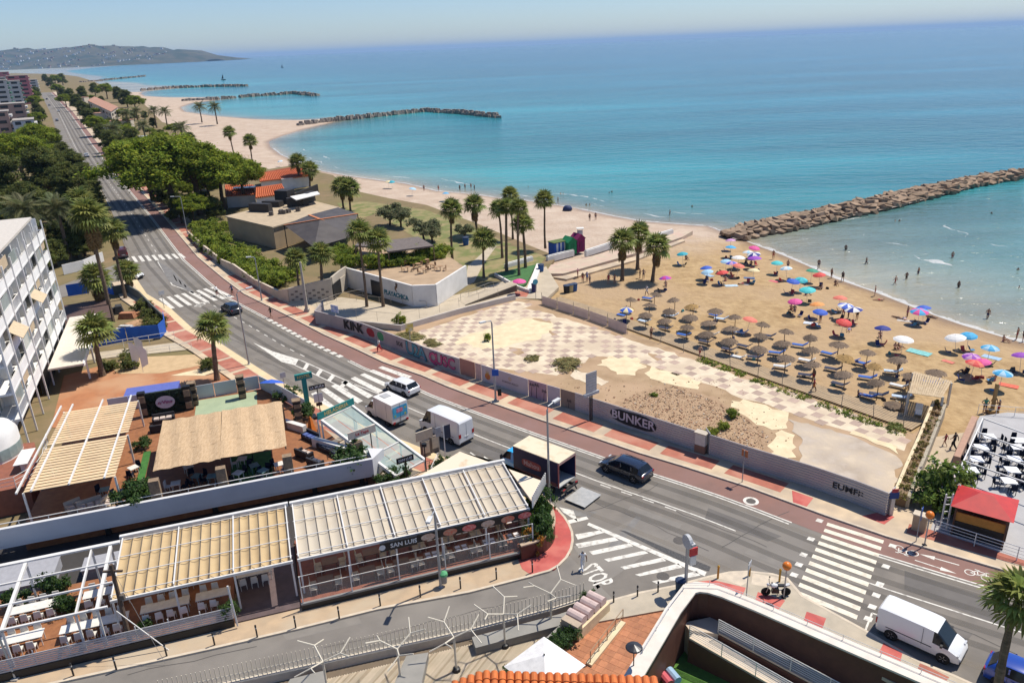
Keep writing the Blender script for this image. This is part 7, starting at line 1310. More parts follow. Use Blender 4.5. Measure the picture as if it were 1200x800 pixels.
awning('wide off white awning with dark seams over the glass fronted restaurant','fabric_awning',.2,16.6,22,CANV,.6,6.7,3.35,3.75,.1,4,0);awning('yellow scalloped awning left of the off white one','fabric_awning',-11.3,-.3,17,YEL,.5,6.5,3.4,3.9,.13,4,.14)
t=RT('flat_roof','stained cream flat roof between the awning and the blue cab truck','roof');q=MB();q.prism([(9.1,7.2),(14.0,10.4),(16.9,6.9),(18.9,3.3),(17.1,.7),(16.9,7.1)],3.3,3.45,bottom=True);q.build('roof_sheet',M('stained_roof',(.66,.56,.42),(.44,.27,.12),sc=.55,rough=.8,lo=.56,hi=.72),t)
for u,n in((14,10.1),(18.6,3.4),(10,7.6)):P(t,'post',WP,(u,n,1.65),(.14,.14,3.3))
for k in range(13):a,b=(16.95,.55),(18.95,3.2);p=lerp(a,b,k/12);P(t,'screen_slat',WP,(*p,3.75),(.07,.1,1.0),-.6)
gf=RT('shop_front','glass screens under a black fascia with lettering and round food pictures','shop front');B_(gf,'base',BLK,(-.1,-.75,.28),(16.6,-.75,.28),.14,.56);B_(gf,'sill',M('sill_grey',(.24,.24,.23)),(-.1,-.78,.62),(16.6,-.78,.62),.2,.12)
for k in range(6):u=.05+16.4*k/5;B_(gf,'post',WP,(u,-.72,.6),(u,.35,3.25),.09,.09)if False else P(gf,'post',WP,(u,-.72,1.7),(.08,.08,2.2))
for k in range(5):u=.05+16.4*k/5;P(gf,'glass_pane',GLZ,(u+1.64,-.72,1.3),(3.16,.02,1.15));B_(gf,'glass_rail',WP,(u,-.72,1.92),(u+3.28,-.72,1.92),.035,.03);B_(gf,'cross_bar',WP,(u,-.70,2.78),(u+3.28,-.70,2.78),.025,.025)
P(gf,'fascia',BLK,(11.3,.25,3.02),(10.6,.08,.62));P(gf,'sign_board',BLK,(6.9,.15,3.0),(2.6,.08,.66));lettering('SAN LUIS',.46,M('sign_white',(.7,.7,.68)),gf,facing((7.25,.1,3.0),(1,0,0)),.01).matrix_parent_inverse=Matrix.Identity(4)
FOOD=[M('food_%d'%i,c,c2,sc=6,rough=.5)for i,(c,c2)in enumerate((((.62,.05,.05),(.7,.3,.25)),((.5,.3,.2),(.62,.5,.4)),((.6,.12,.06),(.5,.3,.2))))]
for k,u in enumerate((5.75,9.0,10.6,12.0,13.4,14.9,16.2)):
 q=MB();n=16;q.add([((.22 if k==0 else .52)*math.cos(2*math.pi*i/n),0,(.22 if k==0 else .27)*math.sin(2*math.pi*i/n))for i in range(n)],[tuple(range(n))]);q.build('food_picture',M('sign_white')if k==0 else FOOD[k%3],gf,(u,.09 if k==0 else .19,3.0))
WCH=M('wicker_cream',(.55,.47,.37),(.46,.38,.29),sc=6,rough=.7);WTB=M('white_table',(.72,.69,.62),rough=.4);BTB=M('brown_table',(.20,.12,.08),rough=.5);NAP=M('place_mat',(.62,.60,.62))
def chair_set(mat):
 s=MB();s.box((0,0,.45),(.46,.46,.05));b=MB();b.box((0,.22,.72),(.46,.05,.48),0,0,(.85,1));l=MB();l.box((0,0,.21),(.04,.04,.43));return s.mesh('seat',mat),b.mesh('backrest',mat),l.mesh('leg',mat)
CHW,CHC,CHD=chair_set(WTB),chair_set(WCH),chair_set(M('anthracite_chair',(.012,.016,.03),rough=.9,spec=.05))
def chair(p,z,rz,ms,label,group):
 t=thing('dining_chair',label,'chair',(*p,z),rz,group);link('seat',ms[0],t);link('backrest',ms[1],t)
 for x in(-.2,.2):
  for y in(-.2,.2):link('leg',ms[2],t,(x,y,0))
def table(p,z,rz,L,W,mat,label,group,mats=0):
 t=thing('dining_table',label,'table',(*p,z),rz,group);P(t,'top',mat,(0,0,.74),(L,W,.05))
 for x in(-L/2+.1,L/2-.1):
  for y in(-W/2+.1,W/2-.1):P(t,'leg',mat,(x,y,.36),(.05,.05,.71))
 for k in range(mats):P(t,'place_mat',NAP,((-.25,.25,-.25,.25)[k],(-.2,-.2,.2,.2)[k],.77),(.36,.28,.008))
GA_,GB_='tables inside the glass fronted restaurant','cream chairs inside the glass fronted restaurant'
for k,u in enumerate((1.7,4.6,7.0,9.2,11.4,13.5,15.4)):
 for j,n in enumerate((.6,2.6)):
  table(F(u+j*.5,n),.4,A17,1.1,.8,BTB,'brown dining table with pale mats behind the glass front',GA_,4 if k>2 else 0)
  for sx in(-1,1):
   for dy in(-.22,.22):chair(F(u+j*.5+sx*.85,n+dy*1.2),.4,A17-sx*1.57+rr.uniform(-.2,.2),CHC,'cream wicker chair behind the glass front',GB_)
GC_,GD_='long white tables of the open terrace','white chairs of the open terrace'
for k,(u,n,L)in enumerate(((-16.9,4.4,3.2),(-17.4,1.4,3.2),(-12.8,1.2,4.0),(-12.4,4.4,3.2),(-8.6,1.4,3.0),(-5.6,1.4,2.2),(-8,4.4,3),(-3,3.6,2.4),(-21,3.5,3))):
 table(F(u,n),.7 if u<-4.4 else .22,A17,L,.85,WTB,('long white table under the open white beams' if u<-11 else 'long white table under the yellow awning'),GC_)
 m=int(L/.75)
 for i in range(m):
  for s in(-1,1):chair(F(u-L/2+.4+i*.75,n+s*.72),.7 if u<-4.4 else .22,A17+(0 if s>0 else math.pi)+rr.uniform(-.15,.15),CHW,'white chair at the long white tables of the side street terrace',GD_)
t=RT('white_pergola','open white steel pergola over the long tables at the bottom left','pergola')
for u in(-22,-17.2,-13.2,-12.0):B_(t,'rafter',WP,(u,-.3,3.45),(u,5.9,3.9),.2 if u!=-13.2 else .1,.22);P(t,'post',WP,(u,-.35,2.0),(.12,.12,2.7));P(t,'post',WP,(u,5.9,2.0),(.12,.12,3.7))
for n,z,w in((6.0,4.05,.3),(4.0,3.85,.1),(1.9,3.68,.1),(-.35,3.5,.14)):B_(t,'beam',WP,(-24,n,z),(-11.4,n,z),w,.12)
t=RT('slatted_railing','white slatted railing above the black skirting of the side street terrace','railing');B_(t,'skirting',BLK,(-24,-.7,.3),(-4.4,-.7,.3),.15,.75)
for k in range(6):B_(t,'slat',M('railing_slat',(.46,.45,.46)),(-24,-.72,.78+k*.16),(-4.4,-.72,.78+k*.16),.04,.10)
for k in range(11):P(t,'post',WP,(-23.6+k*1.92,-.62,1.25),(.06,.05,1.1))
B_(t,'end_brace',WP,(-4.35,-.7,3.3),(-4.2,-1.0,.3),.1,.1);B_(t,'stay',WP,(-10.9,-.7,3.3),(-8.4,-1.5,.1),.05,.05)
for u,n,z,h,tx in((-15.2,4.2,.7,1.6,'potted palm between the long white tables'),(-18.4,5.6,.7,1.5,'leafy potted plant at the back of the open terrace'),(-16.3,6.2,.7,1.7,'broad leaved potted plant at the back of the open terrace'),(-4.6,-.3,.7,1.1,'small plant beside the entry deck'),(-9.8,.2,.7,1.0,'small plant along the slatted railing'),(-23,-.2,.7,1.0,'plant at the bottom left corner of the railing')):shrub(F(u,n),h,h*.75,tx,z,int(h*10),mat=M('plant_leaf',(.07,.13,.025),(.04,.085,.02),sc=2,rough=.6,vcol=True),name='potted_plant')
for i,(u,n,s,h,c,tx)in enumerate(((-19,9.3,(4.5,3),.9,M('yard_white_shaded',(.34,.34,.36)),'white kitchen box in the dark yard behind the pergola'),(-13.2,8.8,(3.2,1.6),1.0,M('yard_white_shaded'),'narrow white box in the dark yard by the yellow awning'),(-22.5,10.2,(3,2),1.2,WB2,'low white box at the far left of the dark yard'))):  # first two boxes are white, greyed to carry the yard's shade in colour
 t=RT('yard_box',tx,'box',u,n);P(t,'body',c,(0,0,h/2),(*s,h));P(t,'lid',c,(0,0,h+.06),(s[0]+.1,s[1]+.1,.1))
# ---- upper terrace ----
UW=M('upper_render',(.60,.60,.60),(.54,.54,.545),sc=.5,rough=.85)
q=MB();q.prism([F(-19.8,14),F(6.4,14.2),F(2.6,26),F(-1.6,34.6),F(-17,34.6),F(-19.8,31)],-.1,1.8);struct(q.build('upper_floor',ORF))
t=RT('upper_parapet','long white parapet of the upper terrace above the dark service yard','wall');P(t,'parapet_wall',UW,(-8.5,13.25,2.05),(31,.3,1.5));P(t,'soffit',UW,(-8.5,13.7,1.25),(30.6,1.2,.2));B_(t,'handrail',WP,(-24,13.5,3.05),(6.6,13.5,3.05),.05,.05);q=MB();q.prism([(7.0,13.1),(8.2,14.6),(6.9,15.2)],.9,2.8,bottom=True);q.build('parapet_corner',UW,t)
for k in range(16):P(t,'handrail_post',WP,(-23.6+k*2,13.5,2.92),(.04,.04,.26))
for u in(-22,-14,-6,2,6):P(t,'pillar',BLK,(u,14.0,.6),(.4,.4,1.2))
def slats(label,u0,u1,n0,n1,z,gap):
 t=RT('slatted_pergola',label,'pergola');n=30;sl=MB();sl.beam((u0,0,0),(u1,0,0),.485,.04);me=sl.mesh('canvas_slat',M('slat_canvas',(.66,.50,.30),(.58,.43,.26),sc=1,rough=.8,rnd=.06))
 for k in range(n):
  if k==gap:continue
  o=link('canvas_slat',me,t,(0,n0+(n1-n0)*(k+.5)/n,z));o.rotation_euler=(R(-8),0,0)
 for k,u in enumerate((u0-.4,u0+.6,(u0+u1)/2,u1-.7)):B_(t,'beam',WP,(u,n0-.2,z+.16),(u,n1+1.2,z+.16),.12,.14)
 for u in(u0,u1):
  for nn_ in(n0,(n0+n1)/2,n1):P(t,'post',WP,(u,nn_,z/2+.9),(.14,.14,z-1.8))
slats('cream slatted pergola over the left half of the upper terrace',-19.2,-12.8,14.8,29.8,4.6,15)
t=RT('straw_awning','straw matting roof over the middle of the upper terrace','awning');STW=M('straw_mat',(.56,.40,.24),(.42,.285,.16),sc=2.6,rough=.95,stretch=(5,1,1,A17),bump=1,bsc=14,rnd=.06)
for j in range(3):
 for i in range(2):
  a,b=-10.1+i*5.1,-4.95+i*5.25;n0,n1=15.1+j*2.95,15.1+j*2.95+3.15;r_=random.Random(i+j*3);q=MB();K=16;vs=[]
  for k in range(K+1):
   for s,n_ in enumerate((n0-r_.uniform(0,.18),(n0+n1)/2,n1)):vs.append((a+(b-a)*k/K,n_,4.4+.05*j+.06*i+.05*math.sin(k*1.3+j)+(.06 if s==2 else-.02)))
  q.add(vs,[(k*3+s,(k+1)*3+s,(k+1)*3+s+1,k*3+s+1)for k in range(K)for s in range(2)]);q.build('straw_mat',STW,t)
for u in(-10,-5,.2):B_(t,'rafter',POLE,(u,15,4.3),(u,24,4.45),.12,.14);P(t,'stone_pillar',STRP,(u,13.9,2.9),(.75,.6,2.6))if True else None
for u in(-10,-5,.2):P(t,'rear_post',STRP,(u,24,3.1),(.4,.4,2.6))
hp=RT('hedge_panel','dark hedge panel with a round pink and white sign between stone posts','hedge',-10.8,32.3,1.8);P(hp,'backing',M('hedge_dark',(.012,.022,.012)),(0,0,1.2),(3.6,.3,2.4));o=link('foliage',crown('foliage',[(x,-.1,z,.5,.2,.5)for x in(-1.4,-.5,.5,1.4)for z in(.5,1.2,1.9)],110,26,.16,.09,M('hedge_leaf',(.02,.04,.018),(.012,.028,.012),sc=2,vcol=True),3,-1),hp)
for s in(-2.1,2.1):
 P(hp,'stone_post',BLK,(s,0,1.3),(.7,.6,2.6))
 for z in(.6,1.9):P(hp,'stone_block',STRP,(s*.995,-.34,z),(.6,.1,.7))
q=MB();n=20;q.add([(.9*math.cos(2*math.pi*i/n),-.42,1.35+.68*math.sin(2*math.pi*i/n))for i in range(n)],[tuple(range(n))]);q.build('sign_disc',M('sign_pale_pink',(.62,.52,.56)),hp);lettering('n\u00b7Vino',.5,M('sign_magenta',(.35,.03,.15)),hp,facing((0,-.44,1.35),(1,0,0)),.01).matrix_parent_inverse=Matrix.Identity(4)
t=RT('white_fence','white panel fence at the back of the upper terrace by the pavement','fence');pts=[(-16.5,34.7),(-8.6,34.5),(-1.8,34.8),(.4,30.7),(2.4,26.6)];FW=M('fence_white',(.56,.58,.59),(.50,.52,.53),sc=.6,rough=.7)
for a,b in zip(pts[:-1],pts[1:]):
 m=max(1,round(math.dist(a,b)/2))
 for i in range(m):q=MB();q.wall([lerp(a,b,i/m),lerp(a,b,(i+.97)/m)],1.8,3.3,.06);q.build('fence_panel',FW,t)
for u,n in((-8.3,33.2),(-3.6,33.0),(1.6,24.6)):
 t=RT('checker_post',{-8.3:'checkered stone post right of the hedge panel',-3.6:'checkered stone post in front of the white fence',1.6:'checkered stone post at the right of the straw roof'}[u],'post',u,n,1.8);P(t,'core',BLK,(0,0,1.2),(.7,.7,2.4))
 for i,z in enumerate((.35,1.15,1.95)):P(t,'stone_block',STRP,(0 if i%2 else .02,-.36,z),(.62,.1,.42));P(t,'stone_block',STRP,(.36,.1,z+.4),(.1,.5,.4))
 P(t,'cap',STRP,(0,0,2.45),(.8,.8,.12))
block('pale_green_floor',M('pale_green_tile',(.34,.40,.25),(.29,.35,.22),sc=1,rough=.8),-8.2,-2.2,28.5,34.2,1.7,1.806);block('turf',M('turf_green',(.05,.17,.03),(.035,.12,.025),sc=3,rough=.9),-4.6,-1.2,14.2,20,1.7,1.81);block('turf',M('turf_green'),-12.2,-11.6,14.5,24,1.7,1.9)
q=MB();q.wall([F(-7.9,27),F(-2.4,27.6),F(2,22.4)],1.8,2.5,.5);tag(q.build('white_planter_wall',WB2),'low white wall between straw roof and green tiled floor','wall')
def sofa(u,n,rz,w,mat,cush,label):
 t=RT('lounge_sofa',label,'sofa',u,n,1.8,rz);P(t,'base',mat,(0,0,.22),(w,.8,.36));P(t,'backrest',mat,(0,.35,.55),(w,.18,.5))
 for s in(-1,1):P(t,'arm',mat,(s*(w/2-.08),0,.42),(.16,.8,.34))
 for k in range(int(w/.6)):P(t,'cushion',cush,(-w/2+.35+k*.58,-.05,.46),(.5,.6,.14),0,(.9,.9))
ANT=M('anthracite_wicker',(.025,.025,.03),rough=.7);CU=M('cushion_cream',(.55,.45,.38));DKC=M('cushion_slate',(.05,.06,.09));RDC=M('cushion_red',(.32,.06,.06));BLC=M('cushion_blue',(.08,.12,.32))
for a in((-11,30.2,0,2.0,ANT,CU,'black sofa with cream cushions beside the hedge panel'),(-11.4,28.2,3.1,1.2,ANT,CU,'black armchair facing the hedge panel sofa'),(-6.2,26,0,2.0,RDC,CU,'dark red sofa behind the straw roof'),(-7.9,25.9,.2,.9,RDC,RDC,'single dark red armchair behind the straw roof'),(-3.3,25.8,-.2,1.0,ANT,CU,'black armchair with pale cushion behind the straw roof'),(2.4,20.6,-1.0,1.9,ANT,BLC,'black sofa with blue cushion right of the straw roof'),(3.6,18.0,-1.0,2.0,ANT,DKC,'black sofa in the middle right of the straw roof'),(4.6,16.2,-1.0,2.0,ANT,DKC,'black sofa closest to the glass stair'),(1.6,17.6,2.2,1.6,ANT,CU,'black sofa with pale cushion facing the glass stair'),(2.4,15.6,2.2,1.4,ANT,DKC,'small black sofa by the parapet handrail'),(-15.2,15.5,.3,1.8,WCH,CU,'cream wicker sofa under the slatted pergola'),(-13.9,15.2,1.2,1.4,WCH,CU,'cream wicker armchair under the slatted pergola'),(-16.4,15.8,.5,1.2,WCH,CU,'cream wicker armchair left under the slatted pergola')):sofa(*a)
for i,(u,n)in enumerate(((-8.8,15.8),(-7.2,16.4),(-8,18.4),(-6,15.9),(-3.9,15.6),(-2.6,16.4),(-3.6,18),(-1.9,15.2),(-.6,15.8),(-12.3,17),(-12.5,20),(-14.3,17))):
 table(F(u,n),1.8,A17+i,.75,.75,M('teal_table',(.16,.28,.28),rough=.4)if i%2 else WTB,'small square table in the shade of the upper terrace roofs','small tables of the upper terrace')
 for k in range(2):a=i*1.1+k*3.14;chair((F(u,n)[0]+.68*math.cos(a),F(u,n)[1]+.68*math.sin(a)),1.8,a-1.57,CHW if k and i%3==0 else CHD,'chair in the shade of the upper terrace roofs','chairs of the upper terrace')
umbrella(F(-.8,32.2),'closed in blue garden parasol on the green tiled floor','blue',None,(.3,.2),1.3,1.3);
for u,n,z,h,w,tx in((.9,31,1.8,1.2,1.6,'green plant beside the blue parasol'),(-12,14.6,1.8,2.4,1.6,'banana plant at the parapet between pergola and straw roof'),(-11.2,15.5,1.8,1.8,1.4,'leafy plant behind the banana plant'),(5.4,14.6,1.8,2.2,2.2,'bushy palm plant at the corner of the parapet'),(8.2,13.2,.1,1.6,1.4,'spiky plant on the courtyard by the glass stair'),(9.6,13.0,.1,1.9,.9,'upright plant on the courtyard by the glass stair'),(12.9,13.2,.1,1.5,1.2,'small shrub at the foot of the stair railing'),(2.2,25.6,1.8,1.6,1.3,'plant beside the right checkered post'),(-12.3,25,1.8,1.2,1.0,'plant beside the slatted pergola'),(6.8,8.6,.1,1.4,1.4,'shaded plant under the end of the parapet')):shrub(F(u,n),h,w,tx,z,int(u*3)%3,mat=M('plant_leaf'),name='terrace_plant')
t=RT('glass_stair','white framed stair canopy with pale glass panes between terrace and pavement','stair canopy');hi,lo=(6.5,21.2,4.2),(11.6,14.0,1.2);hi2,lo2=(3.5,19.3,4.2),(8.7,12.3,1.2)
for a,b in((hi,lo),(hi2,lo2)):B_(t,'side_beam',WP,a,b,.22,.3)
for k in range(4):s=k/3;B_(t,'cross_beam',WP,lerp(hi,lo,s),lerp(hi2,lo2,s),.12,.14)
GP=M('stair_glass',(.34,.43,.39),(.30,.39,.36),rough=.08,alpha=.72,spec=.8)
for k in range(3):
 for j in range(3):
  a=lerp(lerp(hi,lo,(k+.03)/3),lerp(hi2,lo2,(k+.03)/3),(j+.03)/3);b=lerp(lerp(hi,lo,(k+.97)/3),lerp(hi2,lo2,(k+.97)/3),(j+.03)/3);c=lerp(lerp(hi,lo,(k+.97)/3),lerp(hi2,lo2,(k+.97)/3),(j+.97)/3);d=lerp(lerp(hi,lo,(k+.03)/3),lerp(hi2,lo2,(k+.03)/3),(j+.97)/3);q=MB();q.add([a,b,c,d],[(0,1,2,3)]);q.build('glass_pane',GP,t)
for s in(0,.33,.67,1):p,p2=lerp(hi,lo,s),lerp(hi2,lo2,s);P(t,'post',WP,(p[0],p[1],p[2]/2),(.14,.14,p[2]));P(t,'post',WP,(p2[0],p2[1],p2[2]/2),(.14,.14,p2[2]))
for k in range(11):s=k/11;a=lerp((4.6,19.6),(10.2,12.6),s);B_(t,'step',M('stair_cream',(.62,.52,.38)),(a[0]-1.1,a[1]-.7,1.75-k*.15),(a[0]+1.1,a[1]+.7,1.75-k*.15),.62,.14)
B_(t,'stringer',WB2,(2.6,19.4,2.2),(5.9,15.6,2.2),.5,.9)
gm=thing('entrance_sign','teal sign board with gold lettering over the top of the glass stair','sign',F(5,20.3));a,b=F(3.2,19.3),F(6.7,21.4);TEA=M('sign_teal',(.02,.22,.20));q=MB();q.wall([a,b],4.3,4.95,.12);bias(q.build('board',TEA),gm);d=Vector((b[0]-a[0],b[1]-a[1],0)).normalized();nn=Vector((d.y,-d.x,0));lettering('HELADERIA',.52,M('sign_gold',(.55,.42,.16)),gm,facing(Vector((*lerp(a,b,.5),4.62))+nn*.065,d),.01)
for p in(a,b):q=MB();q.box((*p,2.9),(.12,.12,2.9));bias(q.build('post',WP),gm)
t=thing('totem_sign','tall teal totem with gold letters and a crossboard on top','sign',(-21.05,70.89),R(25));P(t,'column',TEA,(0,0,2.3),(.45,.3,4.6));P(t,'crossboard',TEA,(0,0,4.9),(1.7,.3,.6));P(t,'base',BLK,(0,0,.2),(1.4,1.0,.4));lettering('HOTEL',.42,M('sign_gold'),t,facing((0,-.17,4.9),(1,0,0)),.01).matrix_parent_inverse=Matrix.Identity(4)
def post_sign(p,h,w,bh,mat,s,label,rz,tcol,size,two=None):
 t=thing('board_sign',label,'sign',p,rz);
 for x in((-w*.3,w*.3)if w>2.5 else(0,)):q=MB();q.tube([(x,0,0),(x,0,h-bh*.5)],.05,6);q.build('post',BLK,t)
 P(t,'board',mat,(0,0,h),(w,.1,bh));lettering(s,size,tcol,t,facing((0,-.06,h),(1,0,0)),.008).matrix_parent_inverse=Matrix.Identity(4)
 if two:P(t,'lower_board',WB2,(0,0,h-1.2),(.9,.08,.9));P(t,'lower_notice',M('notice_dark',(.06,.03,.03)),(0,0,h-1.9),(.6,.08,.35))
 return t
SWH=M('sign_white');post_sign((-19.71,70.38),3.9,1.6,.45,BLK,'LA MURA','black lettered board above a white notice beside the totem',R(25),SWH,.34,True);post_sign(F(9.4,10.6),3.6,1.5,.5,BLK,'SAN LUIS','black sign board hanging in front of the glass stair',R(30),SWH,.3)
t=post_sign(F(6.6,15.4),4.3,2.6,.7,M('cream_sign',(.62,.52,.42)),'La Tapa','cream sign board on a dark post at the corner of the upper terrace',R(36),M('sign_red',(.45,.06,.06)),.4);P(t,'stone_block',STRP,(-.6,.1,3.1),(1.0,.5,.9));P(t,'core',BLK,(-.6,.1,1.6),(1.0,.5,2.4))
t=RT('orange_cone_sculpture','orange cone shaped sculpture among plants beside the totem','sculpture',2.6,21.9,1.8);q=MB();q.lathe([(.5,0),(.35,.6),(.1,1.7),(.01,1.8)],4);q.build('cone',M('cone_orange',(.6,.16,.02)),t);P(t,'foot',BLK,(0,0,.03),(1.1,1.1,.06))
cp=[F(15.4,-1.0),F(17.0,-.9),F(18.4,.2),F(19.1,2.0),F(19.2,4.2),F(18.6,6.4)];cw=thing('corner_planter','curved dark brown planter wall at the corner above the red pavement','planter',cp[2]);q=MB();q.wall(smooth_line(cp,2),.1,1.35,.25);bias(q.build('wall_face',M('dark_brown_tile',(.06,.03,.022),rough=.35)),cw);q=MB();q.wall(smooth_line(cp,2),1.353,1.45,.34);bias(q.build('coping',M('coping_tan',(.45,.34,.24))),cw)
for i,(u,n,h)in enumerate(((17.2,.2,2.6),(17.8,1.4,3.0),(18.2,3.0,2.8),(16.8,-.3,2.0))):shrub(F(u,n),h,h*.55,('tall plant inside the curved corner planter','tallest plant inside the curved corner planter','rear plant inside the curved corner planter','flowering low plant inside the curved corner planter')[i],.3,i,mat=M('plant_leaf')if i<3 else M('orange_flowers',(.45,.16,.02),(.12,.16,.03),sc=3,vcol=True),name='planter_plant')
# ---------------- apartment block, fenced garden, far buildings ----------------
def apartment():
 a=(-60.07,97.82);rz=ang(a,(-52.11,77.47));t=thing('apartment_block','white apartment block with stacked balconies and beige awnings at the left edge','building',(*a,0),rz)
 W_=M('apartment_white',(.82,.81,.78),(.75,.74,.71),sc=.5,rough=.8);IN=M('apartment_shade',(.74,.70,.64));P(t,'core',IN,(16,-6.2,8),(34,9,16));GWN=M('balcony_glass',(.33,.38,.36),rough=.1);AW=M('awning_beige',(.55,.43,.28));n=0
 for f in range(5):
  z=3.1+f*2.75;w0=.4*f*0
  P(t,'balcony_slab',W_,(16,-.75,z),(34,2.3,.22));
  for k in range(8):
   x=-.6+4.2*k
   P(t,'divider',W_,(x,-.9,z+1.3),(.12,1.6,2.6));P(t,'balcony_panel',W_,(x+2.1,.34,z+.55),(4.17,.08,1.0))if(k*3+f*2)%7 else[P(t,'balcony_bar',W_,(x+.2+.26*j,.34,z+.55),(.05,.05,1.0))for j in range(16)];P(t,'flower_box',MHEDGE if(k+f)%4==0 else W_,(x+1.2,.2,z+.95),(1.2,.2,.35))if(k+f)%2==0 else None;P(t,'air_unit',WB2,(x+3.4,-1.2,z+.5),(.8,.4,.6))if(k*2+f)%3==0 else None;P(t,'blind',AW,(x+2.1,.2,z+2.1),(3.6,.04,1.1))if(k*5+f*3)%7==2 else None;None if True else[P(t,'balcony_bar',W_,(x+.3+.4*j,.34,z+.6),(.05,.05,.95))for j in range(9)]
   B_(t,'handrail',WP,(x+.05,.34,z+1.15),(x+4.15,.34,z+1.15),.08,.06)
   P(t,'balcony_window',GWN,(x+2.1,-1.68,z+1.2),(1.9,.06,2.0));P(t,'window_frame',W_,(x+2.1,-1.64,z+1.2),(.1,.06,2.1))
   if k and(k*3+f*5)%9==1:o=P(t,'awning',AW,(0,0,0),(3.6,1.5,.05));o.rotation_euler=(R(-38),0,0);o.location=(x+2.1,.85,z+1.7)
   if(k+f*2)%5==2:P(t,'screen',GWN,(x+2.1,.30,z+1.75),(3.8,.04,1.3))
  P(t,'end_balcony',W_,(-.95,-1.6,z+.55),(.08,4,1.0))
 for k in range(9):P(t,'column',W_,(-.6+4.2*k,.44,8.2),(.15,.15,16.4))
 P(t,'roof_slab',M('apartment_roof',(.58,.53,.46)),(18,-4,17.2),(32,8,.25));P(t,'side_wall',W_,(-.98,-6.5,8),(.12,6,16))
 for x in(2.4,9,16):P(t,'roof_post',W_,(x,-.2,16.4),(.16,.16,1.6))
 P(t,'canopy',M('canopy_cream',(.66,.60,.50)),(9,2.6,2.9),(20,3.6,.22));B_(t,'canopy_edge',W_,(-1,4.4,2.85),(19,4.4,2.85),.16,.4)
 for x in(-.6,5,10.5,16):P(t,'canopy_post',W_ if x!=5 else M('pink_post',(.55,.2,.25)),(x,4.2,1.4),(.2,.2,2.8))
 P(t,'shop_front',BLK,(10,-.2,1.3),(18,.3,2.4))
apartment()
q=MB();q.prism([(-54.1,85.68),(-50.13,89.25),(-40.68,89.62),(-35.06,86.28),(-25.23,75.75),(-30.39,69.29),(-38.07,67.29),(-48.08,71.81)],-.4,-.01);struct(q.build('forecourt',M('terracotta_paving',(.40,.17,.075),(.33,.14,.065),sc=.9,rough=.9,detail=7,c3=(.43,.24,.13),sc3=.15)))
for p_,m_ in(([(-51.26,89.37),(-46.55,90.83),(-39.54,90.92),(-36.84,87.82),(-42.07,85.19),(-47.32,85.49)],M('sandy_bed',(.52,.37,.21),(.44,.31,.17),sc=1,rough=.95)),([(-40.68,84.28),(-36.54,86.97),(-34.88,85.73),(-36.47,83.84)],MCREAM2),([(-55.78,89.86),(-54.18,93.14),(-43.63,95.91),(-41.25,92.87),(-51.97,90.86)],M('path_concrete'))):q=MB();q.sheet(p_,.004);struct(q.build('garden_bed',m_))
bf=thing('blue_screen_fence','bright blue fabric screen around the garden left of the road','fence',(-46.89,96.93));BLU=M('screen_blue',(.012,.09,.42),(.015,.11,.48),sc=1,rough=.7)
for pts in([(-57.64,93.82),(-55.4,94.47),(-51.42,96.82),(-47.27,97.29)],[(-47.27,97.29),(-47.4,99.62),(-49.01,103.28)],[(-71.06,118.98),(-68.34,120.43)],[(-66.65,120.65),(-63.58,118.86)]):
 for a,b in zip(pts[:-1],pts[1:]):q=MB();q.wall([lerp(a,b,.01),lerp(a,b,.99)],.1,2.0,.05);bias(q.build('screen_panel',BLU),bf)
q=MB();q.wall([(-63.58,118.86),(-61.9,120),(-57.82,115.42),(-52.78,108.22),(-48.86,102.9)],0,1.5,.2);tag(q.build('garden_wall',M('dark_green_wall',(.10,.11,.10))),'dark curved wall of the screened garden along the pavement','wall')
railing([(-56.58,92.23),(-53.6,93.07),(-50.38,94.51),(-46.48,95.93),(-45.08,96.72)],0,1.2,2,'white rail in front of the blue screen',WP,3.4);railing([(-51.26,89.37),(-48.56,90.48),(-45.35,91.86),(-41.36,92.89)],0,.9,2,'low white rail of the ramp below the blue screen',WP,3)
gh=box_house('garden_shed','dark flat roofed shed inside the screened garden','building',[(-58.89,96.49),(-54.35,99.32),(-59.18,108.22),(-63.99,105.7)],2.4,M('shed_dark',(.04,.03,.03)),M('shed_roof',(.10,.06,.05)))
for i,(p,s,c,tx)in enumerate((((-56.07,107.1),(2.4,1.4,.8),(.45,.20,.10),'pile of terracotta pots in the screened garden'),((-53.62,103.85),(3.0,1.6,.4),(.50,.30,.16),'timber heap in the screened garden'),((-58.54,109.74),(1.8,1.2,1.1),(.05,.05,.05),'dark crate in the screened garden'),((-53.89,101.76),(2.2,.9,.6),(.6,.58,.54),'white trough in the screened garden'))):t=thing('garden_clutter',tx,'clutter',p,i);P(t,'body',M('clutter_%d'%i,c,tuple(v*.6 for v in c),sc=4),(0,0,s[2]/2),s,0,(.8,.7));P(t,'piece',M('clutter_%d'%i),(s[0]*.4,s[1]*.5,s[2]*.3),(s[0]*.4,s[1]*.5,s[2]*.6),.6)
for i,p in enumerate([(-53.16,106.74),(-50.8,103.5),(-49.11,101.18),(-55.75,110.97)]):shrub(p,1.5,2.0,'dark shrub inside the curved wall of the screened garden',0,i,mat=MDARK,group='shrubs of the screened garden')
q=MB();q.wall([(-79.19,133.03),(-76.9,136.03),(-76.29,141.85)],0,1.8,.15);tag(q.build('white_hoarding',WB2),'white hoarding panels at the corner of the left park','hoarding')
